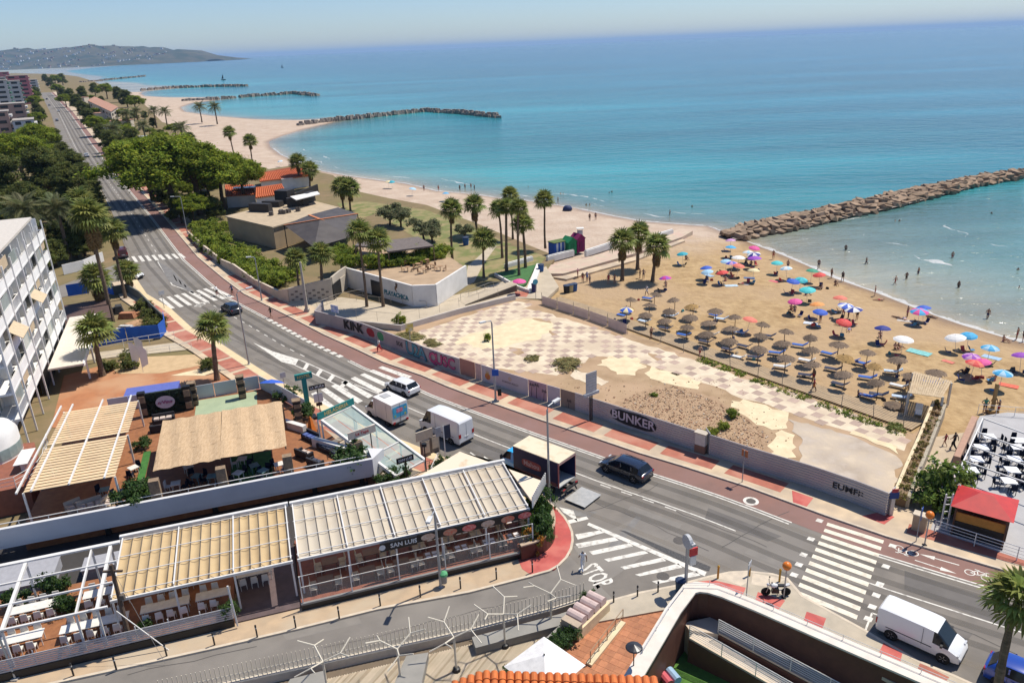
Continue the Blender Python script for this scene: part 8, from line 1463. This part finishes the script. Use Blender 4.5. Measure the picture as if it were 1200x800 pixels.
cx=thing('blue_container','blue steel container behind the hedge panel','container',(-38.2,74.2,0),R(16));CB=M('container_blue',(.035,.06,.30),(.03,.05,.26),sc=1,rough=.5);P(cx,'body',CB,(0,0,1.2),(5.2,3.6,2.4));P(cx,'roof',M('container_roof',(.10,.13,.40)),(0,0,2.45),(5.3,3.7,.1));lettering('AGUA FRESCA',.42,SWH,cx,facing((.2,-1.83,1.6),(1,0,0)),.01).matrix_parent_inverse=Matrix.Identity(4)
for p,tx in(((-46.22,86.94),'left feather flag on the sandy bed'),((-46.44,88.85),'middle feather flag on the sandy bed'),((-44.55,85.71),'right feather flag near the terracotta paving')):t=thing('feather_flag',tx,'flag',p,.5);P(t,'pole',WP,(0,0,1.7),(.05,.05,3.4));q=MB();q.add([(0,0,.6),(.75,0,.9),(.85,0,2.6),(.4,0,3.3),(0,0,3.4),(0,.03,.6),(.75,.03,.9),(.85,.03,2.6),(.4,.03,3.3),(0,.03,3.4)],[(0,1,2,3,4),(9,8,7,6,5)]);q.build('flag_cloth',WB2,t)
t=RT('drum_tower','white round tower beside the wooden roof deck at the left edge','tower',-25.2,27.5);q=MB();q.lathe([(2.6,0),(2.6,4.6),(2.2,5.2),(.01,5.4)],20);q.build('drum',WB2,t,smooth=40);q=MB();q.lathe([(2.63,2.6),(2.63,3.6)],20);q.build('window_band',M('band_glass',(.3,.38,.36),rough=.1),t)
q=MB();q.prism([F(-27,20),F(-20.6,20.4),F(-20.2,23),F(-22,29),F(-27,30)],0,2.4);struct(q.build('roof_deck',M('red_deck',(.28,.10,.06),(.22,.08,.05),sc=2,rough=.7)));railing([F(-27,19.6),F(-21,20.2),F(-19.9,23),F(-20.6,28)],2.4,1.1,3,'white rail around the red roof deck',WP,1.4);t=RT('deck_table','pale table on the red roof deck','table',-21.6,24.4,2.4);P(t,'top',WB2,(0,0,.8),(1.1,3.0,.06));P(t,'base',WB2,(0,0,.4),(.3,2.2,.78))
def tower(p,s,h,fl,col,bal,label,rz=R(29)):
 t=thing('apartment_tower',label,'building',p,rz);P(t,'walls',col,(0,0,h/2),(s[0],s[1],h));P(t,'roof',M('tower_roof',(.36,.32,.28)),(0,0,h+.2),(s[0]+.4,s[1]+.4,.4))
 for f in range(fl):
  z=h*(f+.55)/fl
  for k in range(3):P(t,'balcony',bal,(s[0]/2+.6,s[1]*(k-1)/3.1,z-.6),(1.3,s[1]*.27,1.1));P(t,'window',GLD,(s[0]/2+.05,s[1]*(k-1)/3.1,z+.5),(.1,s[1]*.2,1.4))
  for k in range(2):P(t,'window',GLD,(s[0]*(k-.5)*.5,-s[1]/2-.05,z+.3),(s[0]*.28,.1,1.5))
TWH,TGR=M('tower_white',(.55,.54,.52)),M('tower_balcony_green',(.06,.14,.11))
tower((-353.05,568.92),(16,22),26,8,TWH,TGR,'tall white tower with green balconies at the far left');tower((-382.15,634.98),(14,18),24,7,TWH,TGR,'second white tower with green balconies beyond the park');tower((-465.38,788.12),(18,20),26,7,M('tower_pink',(.50,.18,.20)),M('tower_pink2',(.42,.2,.2)),'pink tower behind the white towers');tower((-293.32,483.62),(14,16),14,4,M('tower_brick',(.46,.30,.24)),TWH,'brick and white apartment house below the towers');tower((-241.92,405.69),(9,18),9.5,3,M('tower_palegrey',(.52,.55,.58)),TWH,'pale grey house with side balconies behind the park trees');tower((-253.34,402.28),(12,14),14,4,M('tower_brick'),TWH,'brick house at the left edge behind the park trees')
for i,(p,h)in enumerate((((-622.53,1033.43),22),((-677.94,1151.32),20),((-657.07,1135.91),16),((-831.11,1365.79),26))):tower(p,(22,24),h,5,(TWH,M('tower_pink'))[i%2],TWH,('far white block','far pink block','far low white block','farthest pink block')[i]+' before the headland')
# ---------------- near foreground: deck, terrace, sunken garden ----------------
FL=[(-21.43,34.93),(-18.66,35.62),(-11.37,37.46),(-3.52,39.46),(2.09,41.2),(4.11,42.01)];DZ=-.5
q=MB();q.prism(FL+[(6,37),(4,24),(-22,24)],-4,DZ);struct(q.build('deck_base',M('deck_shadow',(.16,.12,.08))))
DK_=[M('deck_cream',(.56,.46,.33),(.50,.41,.29),sc=1.2,rough=.8,rnd=.1),M('deck_tan',(.42,.33,.22),rough=.8)];dk=struct(link('timber_deck',None));fa=ang(FL[2],FL[4]);r=random.Random(2)
for k in range(150):
 t_=-14+k*.16;a=(-7+t_*math.cos(fa)*1.0,38.35+t_*math.sin(fa));
 if a[0]>2.6 or a[0]<-16:continue
 b=(a[0]-.5*6,a[1]-.87*6);q=MB();q.beam((*lerp(a,b,.13),DZ+.03),(*b,DZ+.03),.145,.03);q.build('plank',DK_[0 if r.random()<.85 else 1],dk)
pf=thing('picket_fence','cream steel picket fence between the side street and the timber deck','fence',FL[2]);CRM=M('picket_cream',(.62,.56,.44),rough=.5);pk=MB();pk.tube([(0,0,0),(0,0,1.25)],.028,5);pme=pk.mesh('picket',CRM);S_=arc(FL)[-1];k=0
while .26*k<S_:p=at(FL,.26*k);o=link('picket',pme,pf,(p[0]-pf.location.x,p[1]-pf.location.y,.12));k+=1
for z in(.25,.62):q=MB();q.tube([(*p,z)for p in FL],.025,5);bias(q.build('rail',CRM),pf)
q=MB();q.wall(FL,DZ,.1,.35);bias(q.build('curb',M('curb_pale',(.55,.48,.38))),pf)
GRB=M('grey_bench',(.27,.255,.225),(.23,.22,.195),sc=.8,rough=.8)
q=MB();o1,o2=offs(FL,-.7),offs(FL,-1.7);q.prism(o1[3:]+o2[3:][::-1],DZ,.12);b1=tag(q.build('grey_bench',GRB),'long grey solid bench following the picket fence','bench');q=MB();q.prism([(-7.8,35.26),(-7.34,37.42),(-5.99,37.63),(-6.18,35.17)],DZ,.1);tag(q.build('grey_bench',GRB),'angled grey block at the left end of the long bench','bench');q=MB();q.prism([(-14.36,34.84),(-14.14,35.93),(-12.21,36.5),(-11.53,34.69)],DZ,.1);tag(q.build('grey_bench',GRB),'pale grey block at the bottom edge left of the angled block','bench')
q=MB();q.prism([(4.04,41.38),(4.74,41.01),(1.3,37.14),(-0.83,34.89),(-1.59,34.93),(0.69,37.54)],DZ,.25);tag(q.build('planter_wall',GRB),'diagonal grey planter wall between the deck and the tiled terrace','wall')
for i,p in enumerate([(1.28,36.83),(1.74,37.37),(0.31,35.91),(-0.52,35.42),(4.39,41.41),(2.86,38.18),(2.39,37.62)]):shrub(p,.9,.9,'small plant growing along the diagonal planter wall',.2,i,mat=M('plant_leaf'),group='plants of the diagonal planter')
def hexmast(p,seed,label):
 t=thing('branching_mast',label,'mast',(*p,DZ),seed);mm=M('mast_cream',(.66,.60,.48),rough=.5);q=MB();q.lathe([(.28,0),(.22,.25),(.1,.3)],8);q.build('foot',BLK,t);q=MB();q.tube([(0,0,.25),(0,0,2.6)],.07,8);q.build('pole',mm,t);top=Vector((0,0,2.6))
 for k in range(3):
  a=seed+k*2.09;m_=top+Vector((1.05*math.cos(a),1.05*math.sin(a),.45));q=MB();q.tube([top,m_],.045,6)
  for s in(-1,1):q.tube([m_,m_+Vector((.95*math.cos(a+s*.95),.95*math.sin(a+s*.95),.4*(s if k else 1)))],.04,6)
  q.build('branch',mm,t)
for i,(p,tx)in enumerate((([(-7.52,35.84)][0],'branching cream mast at the bottom edge left of the tiled roof'),([(-4.22,36.61)][0],'branching cream mast left of the white parasol'),([(-1.24,38.44)][0],'middle branching cream mast on the deck'),([(1.79,40.18)][0],'branching cream mast nearest the stone bench'),([(-11.74,35.09)][0],'branching cream mast at the lower left by the fence'))):hexmast(p,i*.7+.4,tx)
t=thing('barrel_planter','row of pink barrel shaped tubs on a cream plinth beside the terrace','planter',(4,39.87),ang((3.34,39.36),(5.05,41.27)));P(t,'plinth',MCREAM2,(0,0,.4),(3.4,1.5,.8));P(t,'front_block',M('tan_stone',(.42,.33,.24)),(-1.6,-.1,.85),(.5,1.3,.7))
for k in range(4):q=MB();q.tube([(-.95+k*.72,-.6,1.05),(-.95+k*.72,.6,1.05)],.34,12);q.build('tub',M('tub_pink',(.55,.42,.38),rough=.7),t)
TT=[(4.85,41.03),(6.13,41.63),(7.94,42.2),(10.46,42.65),(11.23,42.43),(6.3,34.93),(5.84,34.24),(3.13,34.39),(1.21,35.53)];q=MB();q.prism(TT,-4,.0);tg=struct(q.build('terracotta_terrace',M('terrace_grout',(.40,.24,.14))));tq=MB();tq.box((0,0,0),(.485,.485,.03));tme=tq.mesh('terrace_tile',M('terrace_tile',(.40,.165,.075),(.33,.13,.06),sc=3,rough=.7,rnd=.2));ta=ang((6.55,35.57),(11.11,42.17));cnt=0
for i in range(-12,24):
 for j in range(-24,14):
  x,y=7.5+.5*(i*math.cos(ta)-j*math.sin(ta)),38.5+.5*(i*math.sin(ta)+j*math.cos(ta))
  if inside(x,y,TT)and cnt<298:link('terrace_tile',tme,tg,(x,y,.005),ta);cnt+=1
railing([(3.92,36.19),(6.41,39.73)],0,1.0,2,'bronze handrail across the terracotta terrace',M('rail_bronze',(.35,.24,.14),rough=.4),1.1);q=MB();q.wall([(3.81,36.06),(6.39,39.57)],0,.18,.4);tag(q.build('terrace_step',MCREAM2),'low cream step below the bronze handrail','step')
t=thing('white_parasol','square white parasol above the tiled roof at the bottom','parasol',(*(1.09,34.26),-.4),.75);q=MB();q.add([(0,0,3.1),(1.65,1.65,2.3),(-1.65,1.65,2.3),(-1.65,-1.65,2.3),(1.65,-1.65,2.3)],[(0,1,2),(0,2,3),(0,3,4),(0,4,1)]);q.build('canopy',M('parasol_canvas',(.74,.72,.69),rough=.8),t);q=MB();q.tube([(0,0,0),(0,0,3.1)],.05,6);q.build('pole',WP,t);q=MB();q.ball((0,0,3.13),.06,6);q.build('finial',BLK,t)
rf=thing('tiled_roof_house','bright orange barrel tiled roof cut by the bottom edge','house',(0,27,-.55));q=MB();q.prism([(-6,24),(6,23.4),(6,29.4),(-6,29.6)],-4,5.0);q.build('walls',WB2,rf,(0,-27,0));tm2=MB();n=6
for a,b in((0,.46),):tm2.v=[(x*math.cos(math.pi*i/n),y,x*math.sin(math.pi*i/n))for y,x in((a,.2),(b,.17))for i in range(n+1)];tm2.f=[(i,i+1,n+2+i,n+1+i)for i in range(n)]+[tuple(range(n+1))];tm2.m=[0]*(n+1)
tme2=tm2.mesh('roof_tile',M('roof_tile_orange',(.60,.17,.04),(.50,.13,.035),sc=3,rough=.8,rnd=.12));sl_=MB();ra,rb,rm=(-6.2,29.2),(6.6,29.9),(-2.2,30.6);q=MB();q.add([(*ra,5.4),(*rm,5.75),(*rb,5.65),(6.6,25,4.1),(-6.2,25,4.1)],[(4,3,2,1,0)]);q.build('roof_base',M('roof_under',(.35,.10,.03)),rf,(0,-27,0))
for i in range(32):
 x=-6+i*.4;yt=ra[1]+(rm[1]-ra[1])*(x-ra[0])/(rm[0]-ra[0])if x<rm[0]else rm[1]+(rb[1]-rm[1])*(x-rm[0])/(rb[0]-rm[0]);zt=5.78-(30.6-yt)*.25
 for j in range(7):y=yt-.42*(j+1);link('roof_tile',tme2,rf,(x-rf.location.x,y-rf.location.y,zt-.145*(j+1)*.9+.0),0).rotation_euler=(R(15),0,0)
t=thing('mushroom_lamp','black disc garden lamp on the terracotta terrace','lamp',[(6.29,34.86)][0]);P(t,'post',BLK,(0,0,1.2),(.06,.06,2.4));q=MB();q.lathe([(.5,2.4),(.45,2.46),(.01,2.62)],14);q.build('shade',M('lamp_black',(.03,.03,.035),rough=.35),t)
BRW=M('maroon_wall',(.115,.045,.03),(.09,.035,.025),sc=2,rough=.6);CPW=M('coping_white',(.66,.60,.52),(.58,.52,.45),sc=1,rough=.7);cpl=smooth_line([(4.2,31),(6.0,33.8),(10.75,41.25),(11.9,41.6),(13.6,40.6),(19.2,35.7),(24.5,31.2),(30,26)],1)
gw2=thing('coping_wall','white coped maroon wall curving round the sunken garden','wall',cpl[3]);q=MB();q.wall(cpl,-3.6,.95,.5);bias(q.build('wall_face',BRW),gw2);q=MB();q.wall(cpl,.953,1.08,1.0);bias(q.build('coping',CPW),gw2);railing(offs(cpl,.25)[3:],1.08,.35,2,'thin white rail along the top of the coping wall',WP,2.2,.02);q=MB();q.wall(offs(cpl,.3),0,.95,.1);bias(q.build('outer_face',CPW),gw2)
q=MB();q.prism([p for p in offs(cpl,-.3)]+[(26,18),(6,18)],-4.5,-3.2);struct(q.build('lawn',M('sunken_lawn',(.085,.19,.03),(.06,.14,.024),sc=3,rough=.95,detail=8,bump=1,bsc=20)))
for a0,a1,z0,z1,w,tx in(((12.9,39.9),(22,32.3),-1.1,-2.2,1.1,'upper ramp of the sunken garden'),((11.0,39.8),(19.6,32.6),-1.4,-2.7,1.0,'lower ramp of the sunken garden')):
 t=thing('garden_ramp',tx+' with white rails','ramp',a0);d=Vector((a1[0]-a0[0],a1[1]-a0[1])).normalized();nn=Vector((-d.y,d.x));q=MB();q.beam((*a0,z0),(*a1,z1),w,.3);bias(q.build('ramp_slab',M('ramp_cream',(.58,.48,.37),(.5,.41,.32),sc=1,rough=.8)),t);s=-1;e0=(a0[0]-nn.x*w*.48,a0[1]-nn.y*w*.48);e1=(a1[0]-nn.x*w*.48,a1[1]-nn.y*w*.48);railing([e0,e1],z0+.15,1.0,6,'',WP,2.4,.03,t,(z0+.15,z1+.15));q=MB();q.wall([e0,e1],-3.5,[z0,z1],.15);bias(q.build('side_wall',BRW),t)
q=MB();q.prism([(10.6,40.6),(12.4,41),(13.4,40.2),(12.6,39.4),(10.8,39.9)],-3.5,-1.05);struct(q.build('ramp_landing',M('ramp_cream')))
t=thing('pool_float_stack','stack of rolled coloured swimming floats by the coping wall','float',(9.0,37.3,-3.2),.4)
for i,c in enumerate(((.7,.5,.05),(.05,.3,.5),(.55,.1,.12),(.3,.45,.6))):q=MB();q.tube([(i%2*.6-.3,-.5,.3+.55*(i//2)),(i%2*.6-.3,.5,.3+.55*(i//2))],.28,10);q.build('float_roll',M('float_%d'%i,c,rough=.5),t)
# ---------------- right hand terrace with kiosk ----------------
RTP=[(30.59,47.94),(35.08,43.99),(39.81,40.8)]+[(62,62),(47.5,66)]+[(44.49,65.43),(37.39,57.01)];q=MB();q.prism(RTP,-1,.14);struct(q.build('cafe_terrace',M('grey_paving',(.40,.39,.385),(.35,.34,.335),sc=.7,rough=.85,detail=6)));q=MB();q.prism([(28.7,49.86),(30.28,47.97),(37.39,57.01),(42.34,62.82),(38.42,62),(36.44,60.87)],-.6,.02);struct(q.build('passage',M('passage_concrete',(.46,.37,.26),(.39,.31,.22),sc=.7,rough=.9)))
va=ang((37.58,54.91),(42.23,60.38));
for i,(p,k)in enumerate([(q_,0)for q_ in[(42.15,60.22),(40.38,58.38),(38.83,56.47),(37.43,54.79)]]+[(q_,1)for q_ in[(44.22,59.27),(43.36,58.13),(41.94,56.22),(40.67,54.53),(39.4,52.93)]]+[(q_,2)for q_ in[(44.57,57.15),(42.97,55.02),(41.4,53.03)]]):
 table(p,.14,va+.5,1.0,1.0,M('table_bright',(.78,.78,.77),rough=.4),'white square table in the left row of the grey cafe terrace' if k==0 else 'white square table in the right rows of the grey cafe terrace','white tables of the grey terrace')
 for s in range(4):a=va+.5+s*1.571;chair((p[0]+.85*math.cos(a),p[1]+.85*math.sin(a)),.14,a-1.571,CHD,'dark chair around the white tables of the grey cafe terrace','dark chairs of the grey terrace')
k0=(33.9,47.4);ka=ang([(31.43,46.93)][0],[(33.73,45.15)][0]);t=thing('red_kiosk','kiosk with a bright red hipped roof and orange counter','kiosk',(*k0,.14),ka);RR=M('kiosk_red',(.50,.035,.03),(.42,.03,.028),sc=1.5,rough=.6);P(t,'back_room',M('kiosk_brown',(.10,.05,.03)),(0,.6,1.2),(3.4,1.9,2.4));P(t,'counter',M('kiosk_orange',(.50,.22,.04)),(0,-1.25,1.55),(3.3,.12,.7));P(t,'counter_base',BLK,(0,-1.1,.6),(3.3,.5,1.2))
q=MB();q.add([(-1.95,-1.75,2.5),(1.95,-1.75,2.5),(1.95,1.75,2.5),(-1.95,1.75,2.5),(-.4,0,3.25),(.4,0,3.25)],[(0,1,5,4),(1,2,5),(2,3,4,5),(3,0,4),(3,2,1,0)]);q.build('roof',RR,t)
for x in(-1.6,1.6):P(t,'post',M('kiosk_brown'),(x,-1.45,1.25),(.12,.12,2.5))
railing([(30.62,47.51),(34.91,43.71),(38.61,40.7)],.13,1.1,4,'white rail between the pavement and the grey terrace',WP,2.6,.035);t=thing('ladder_post','white ladder like steel post beside the oleander','post',[(31.27,47.9)][0]);
for x in(0,.5):P(t,'upright',WP,(x,0,1.6),(.09,.09,3.2))
for k in range(5):P(t,'rung',WP,(.25,0,.5+.6*k),(.5,.06,.06))
pg=thing('white_pergola','thin white steel pergola frame over the white tables','pergola',(43.96,64.93))
for a,b in(((33.51,50.6),(41.13,60.01)),((41.13,60.01),(44.9,53.61)),((39.21,57.62),(43.04,51.62)),((37.42,55.38),(41.4,49.73)),((35.53,53.03),(39.72,47.73))):q=MB();q.beam((*a,2.8),(*b,2.8),.09,.1);bias(q.build('beam',WP),pg)
for p in((33.51,50.6),(41.13,60.01),(37.42,55.38)):q=MB();q.box((*p,1.45),(.1,.1,2.7));bias(q.build('post',WP),pg)
q=MB();q.wall([(37.23,56.6),(42.81,63.63)],0,1.1,.5);tag(q.build('terrace_wall',M('terrace_wall_tan',(.42,.25,.17))),'low brown wall between passage and grey terrace','wall');q=MB();q.box((*(46.82,67.25),1.0),(.25,.25,3.2));q.box((*(46.82,67.25),-.3),(.9,.9,.3));tag(q.build('shower_post',M('shower_wood',(.36,.22,.08))),'brown beach shower post behind the grey terrace','post');railing([(44.6,66),(58,62)],.1,1.0,2,'pale fence between the grey terrace and the sand',WP,1.5,.025)
# ---------------- street furniture ----------------
STL=M('lamp_steel',(.36,.37,.38),(.30,.31,.32),sc=2,rough=.45,metal=.4)
def lamp(p,h,arm,label,z=.13,al=1.3):
 t=thing('street_lamp',label,'street lamp',(*p,z));q=MB();q.tube([(0,0,0),(0,0,1.2),(0,0,h-.3),(.12*math.cos(arm),.12*math.sin(arm),h),(al*math.cos(arm),al*math.sin(arm),h+.12)],[.12,.1,.075,.06,.045],8);q.build('pole',STL,t);q=MB();q.beam(((al-.1)*math.cos(arm),(al-.1)*math.sin(arm),h+.12),((al+.65)*math.cos(arm),(al+.65)*math.sin(arm),h+.16),.3,.14);q.build('lamp_head',M('lamp_head',(.62,.62,.6),rough=.4),t);q=MB();q.lathe([(.2,0),(.2,.05),(.13,.1)],8);q.build('foot',STL,t);return t
ac=R(-140)
lamp((-32.02,86.49),9.2,R(40),'lamp post at the kerb by the fan palm left of the road');l2=lamp((-1.98,73.51),8.9,R(-140),'lamp post with a blue parking sign before the printed banners',al=.9);P(l2,'parking_sign',M('sign_blue',(.03,.10,.42)),(.1,-.12,3.2),(.7,.06,.7));P(l2,'litter_bin',BLK,(.45,-.1,1.0),(.4,.4,.8));lamp((2.47,52.97),9.0,R(45),'lamp post rising beside the delivery truck',al=.8);lamp((-37.93,112.32),6.8,R(200),'lamp post with a small blue sign by the cream garden wall',al=.6);lamp((-5.64,43.76),6.2,R(-100),'thin lamp post with a green topped bin on the side street pavement',.12,1.0);lamp((-68.18,162.13),8,R(200),'lamp post under the big pine');lamp((-172.83,350.4),8,R(200),'lamp post beside the far pines')
for i,p in enumerate([(-243.59,462.91),(-307.99,575.23),(-390.96,722.91)]):lamp(p,8,R(200),'lamp post along the far avenue')['group']='far avenue lamps'
t=thing('litter_bin','grey bin with green lid strapped to the side street lamp post','bin',(*(-5.4,43.83),.12));q=MB();q.lathe([(.2,.3),(.26,.95)],10);q.build('drum',M('bin_grey',(.3,.28,.25)),t);q=MB();q.lathe([(.3,.95),(.28,1.1),(.08,1.25)],10);q.build('lid',M('bin_green',(.10,.36,.16)),t)
def util(p,h,lean,label,z=.12):t=thing('utility_pole',label,'utility pole',(*p,z));q=MB();q.tube([(0,0,0),(lean[0],lean[1],h)],[.16,.11],8);q.build('pole',M('old_timber',(.13,.085,.055),(.08,.055,.04),sc=3,rough=.9),t);P(t,'crossarm',M('old_timber'),(lean[0],lean[1],h-.5),(1.2,.12,.12));P(t,'junction_box',M('unit_grey'),(lean[0]*.6+.2,lean[1]*.6,h*.62),(.3,.2,.35));return t
util((-25.03,39.03),6.3,(0,.2),'dark timber utility pole before the yellow awning');t=thing('concrete_pole','pale concrete utility pole beside the block wall','utility pole',(*(-29.53,106.01),.13));P(t,'shaft',M('pole_concrete',(.42,.38,.32)),(0,0,3.7),(.42,.36,7.4),0,(.55,.55));P(t,'footing',MCONC,(0,0,.2),(.7,.6,.4));t=thing('stay_pole','leaning cream pole at the bottom left corner','pole',(*(-31.14,36.82),.12));q=MB();q.tube([(0,0,0),(-.6,.5,4)],.07,6);q.build('shaft',CRM,t);P(t,'foot',MCONC,(0,0,.05),(.4,.4,.1))
wi=MB();a,b=(-25.0,39.2,6.0),(-22.3,37.6,.1);wi.tube([a,b],.012,4);tag(wi.build('stay_wire',M('wire_grey',(.3,.28,.26))),'thin stay wire running down from the timber pole','wire')
bm_=MB();bm_.lathe([(.055,0),(.055,.82),(.065,.83),(.065,.95),(.02,1.0)],8);BOL=bm_.mesh('bollard',M('bollard_black',(.02,.02,.022),rough=.4));ring=MB();ring.lathe([(.06,.70),(.06,.78)],8);RNG=ring.mesh('band',M('band_grey',(.5,.5,.48)))
def bollard(p,z,me,label,group):t=thing('bollard',label,'bollard',(*p,z),0,group);link('shaft',me,t);link('band',RNG,t)
for p in[(-27.63,36.9),(-25.18,37.25),(-22.47,38.23),(-19.74,39.03),(-17.17,39.56),(-14.87,40.28),(-12.17,41),(-9.61,42.08),(-6.97,42.78),(-4.26,43.49),(-1.78,44.33),(0.77,44.91)]:bollard(p,.12,BOL,'slim black bollard along the side street kerb before the restaurant','bollards of the side street')
for p,tx in zip([(6.05,41.46),(7.72,41.95),(9.17,42.29)],('left','middle','right')):bollard(p,.02,BOL,tx+' black bollard of the three on the edge of the terracotta terrace','bollards of the terracotta terrace')
ym=MB();ym.lathe([(.075,0),(.075,.9),(.09,.92),(.09,1.0),(.03,1.08)],8);YB=ym.mesh('bollard',M('bollard_ochre',(.50,.27,.03),rough=.5))
for p,tx in zip([(13.53,43.44),(15.75,43.57),(17.57,42.82)],('left','middle','right')):bollard(p,.13,YB,tx+' ochre bollard on the rounded kerb by the motorcycle','ochre bollards on the rounded kerb')
def beacon(p,label):t=thing('crossing_beacon',label,'beacon',(*p,.13));P(t,'post',STL,(0,0,1.15),(.07,.07,2.3));q=MB();q.ball((0,0,2.55),.3,14);q.build('globe',M('globe_orange',(.75,.20,.02),rough=.35),t,smooth=True);P(t,'foot',BLK,(0,0,.03),(.25,.25,.06))
beacon((17.3,41.19),'orange globe beacon beside the motorcycle');beacon((29.22,46.15),'orange globe beacon beside the red kiosk pier')
t=thing('gate_pier','short tan pier beside the orange globe near the kiosk','pier',(*(29.73,48),.02),-.7);P(t,'shaft',M('pier_tan',(.40,.29,.19)),(0,0,.7),(.9,.6,1.4));P(t,'cap',MKERB,(0,0,1.45),(1.0,.7,.1))
def road_sign(p,h,w,bh,label,face,rz=0,z=.13,disc=False):
 t=thing('road_sign',label,'sign',(*p,z),rz);P(t,'post',STL,(0,.04,(h+bh/2)/2),(.06,.06,h+bh/2))
 if disc:q=MB();q.tube([(0,-.02,h),(0,.02,h)],w/2,14);q.build('disc',face,t)
 else:P(t,'plate',face,(0,-.02,h),(w,.04,bh))
 return t
SG=M('sign_grey_back',(.42,.43,.44),rough=.5);SB=M('sign_blue');
for a in(((-25.16,77.27),2.3,.6,.6,'small grey sign plate beside the white fence',SG,.6),((14.9,41.34),2.6,.7,.5,'grey sign plate above the coping wall by the motorcycle',SG,1.0),((-7,61.87),2.6,.5,.9,'narrow grey sign by the high roof van',SG,.5),((18.82,55.58),2.7,.6,.6,'thin sign post with an orange plate at the kerb of the hoarding',M('sign_orange',(.5,.16,.06)),2.2),((-52.07,110.49),2.4,.9,.6,'grey sign plate at the far left crossing',SG,.9),((3.78,107.95),2.6,.8,.8,'round light blue sign at the corner of the lot',M('sign_aqua',(.1,.4,.5)),.2,.0,True),((28.88,46.59),2.4,.5,.9,'narrow blue sign beside the tan pier',SB,1.0),((-23.77,98.8),2.6,1.4,1.0,'white and blue street board above the graffiti wall',M('board_white_blue',(.6,.62,.68),(.2,.3,.6),sc=2),-.6),((-12.61,89.35),2.9,1.0,1.1,'yellow notice board above the teal graffiti',M('board_yellow',(.62,.46,.06),(.66,.6,.5),sc=1.2),.45)):road_sign(*a)
t=thing('street_nameboard','large grey direction board on two posts before the metal hoarding','sign',(*(7.51,67.9),.1),R(35))
for x in(-.12,.12):P(t,'post',BLK,(x,.05,1.6),(.1,.1,3.2))
P(t,'lower_bar',SG,(0,0,2.95),(1.9,.2,.3))
for k in range(7):P(t,'name_plate',M('plate_silver',(.46,.45,.44),rough=.4),(0,0,3.3+.3*k),(1.35,.07,.27))
t=thing('ad_totem','grey rounded totem with red and white advertising plates by the terrace corner','sign',(11.04,42.35),R(20));P(t,'post',STL,(0,0,1.9),(.16,.16,3.8));q=MB();q.tube([(-.12,0,4.05),(.12,0,4.05)],.5,16);o=q.build('clock_head',SG,t);P(t,'red_plate',M('ad_red',(.55,.05,.05)),(.42,-.1,3.2),(.6,.1,.6));P(t,'white_plate',WB2,(.4,-.1,2.5),(.45,.1,.7));P(t,'head_label',M('label_pale',(.5,.5,.5)),(.1,-.05,4.05),(.3,1.02,.2))
bin_((10.67,42.29),M('bin_slate',(.05,.09,.13)),'slate blue litter bin beside the advertising totem',.02,1.1,.7)
for p,tx in((F(12.2,16.6),'cream menu board on the pavement before the reefer van'),(F(13.2,17.2),'second menu board on the pavement by the high roof van')):t=thing('menu_board',tx,'sign',(*p,.13),.6);P(t,'frame',M('menu_frame',(.16,.13,.11)),(0,0,.8),(.9,.3,1.6));P(t,'panel',M('menu_cream',(.5,.42,.32)),(0,-.17,.95),(.7,.03,1.1));P(t,'header',M('menu_cream'),(0,0,2.2),(1.7,.12,.9))if 'reefer' in tx else None
t=thing('flag_sign','dark lettered flag sign on a white post beside the menu boards','sign',(*F(13.6,14.6),.13),.6);P(t,'post',WP,(0,0,1.9),(.07,.07,3.8));P(t,'flag',M('flag_navy',(.03,.035,.06)),(.35,0,3.1),(.65,.05,1.3))
t=thing('black_lamp','slim black lantern post in front of the glass stair','lamp',(*F(11.2,11.3),.1));P(t,'post',BLK,(0,0,2.0),(.08,.08,4.0));P(t,'lantern',BLK,(0,0,4.1),(.4,.3,.25))
railing([F(11.8,12.4),F(12.9,14.6)],.3,1.0,4,'white rail at the foot of the glass stair',WP,1.0);q=MB();q.wall([F(9.2,11.6),F(11.8,12.4),F(12.9,14.6)],0,.5,.2);tag(q.build('retaining_wall',M('stone_wall')),'low stone wall below the rail of the glass stair','wall')
for i,p in enumerate([(-470.05,1381.09),(-650.33,2441.64),(-2150.11,7312.97)]):t=thing('sailing_boat',('small sailing boat beyond the second groyne','dark sailing boat in the open bay','white motor boat near the horizon')[i],'boat',(*p,SEA_Z));q=MB();q.add([(-4,-1.2,1),(4,0,1.3),(-4,1.2,1),(-3.6,-.8,-.4),(3.4,0,-.4),(-3.6,.8,-.4)],[(0,1,2),(0,3,4,1),(1,4,5,2),(2,5,3,0)]);q.build('hull',(BLK,BLK,WB2)[i],t);q=MB();q.tube([(.5,0,1),(.5,0,10)],.12,5);q.build('mast',WP,t);q=MB();q.add([(.3,0,2),(-3.4,0,2),(.3,0,9.6)],[(0,1,2)]);q.build('sail',(M('sail_dark',(.1,.1,.12)),M('sail_dark'),WB2)[i],t)
# ---------------- sea haze ----------------
def haze():
 m=bpy.data.materials.new('haze');m.use_nodes=True;n=m.node_tree.nodes;l=m.node_tree.links;n.clear()
 o=n.new('ShaderNodeOutputMaterial');v=n.new('ShaderNodeVolumePrincipled');v.inputs['Color'].default_value=(.44,.68,1,1);v.inputs['Density'].default_value=HAZE_D;v.inputs['Anisotropy'].default_value=.0
 l.new(v.outputs[0],o.inputs['Volume'])
 q=MB();q.box((0,10000,95),(125000,112000,202));ob=q.build('haze',m);struct(ob,'stuff');ob['label']='thin pale blue sea haze over the whole bay';ob['category']='haze'
HAZE_D=4.2e-5
haze()
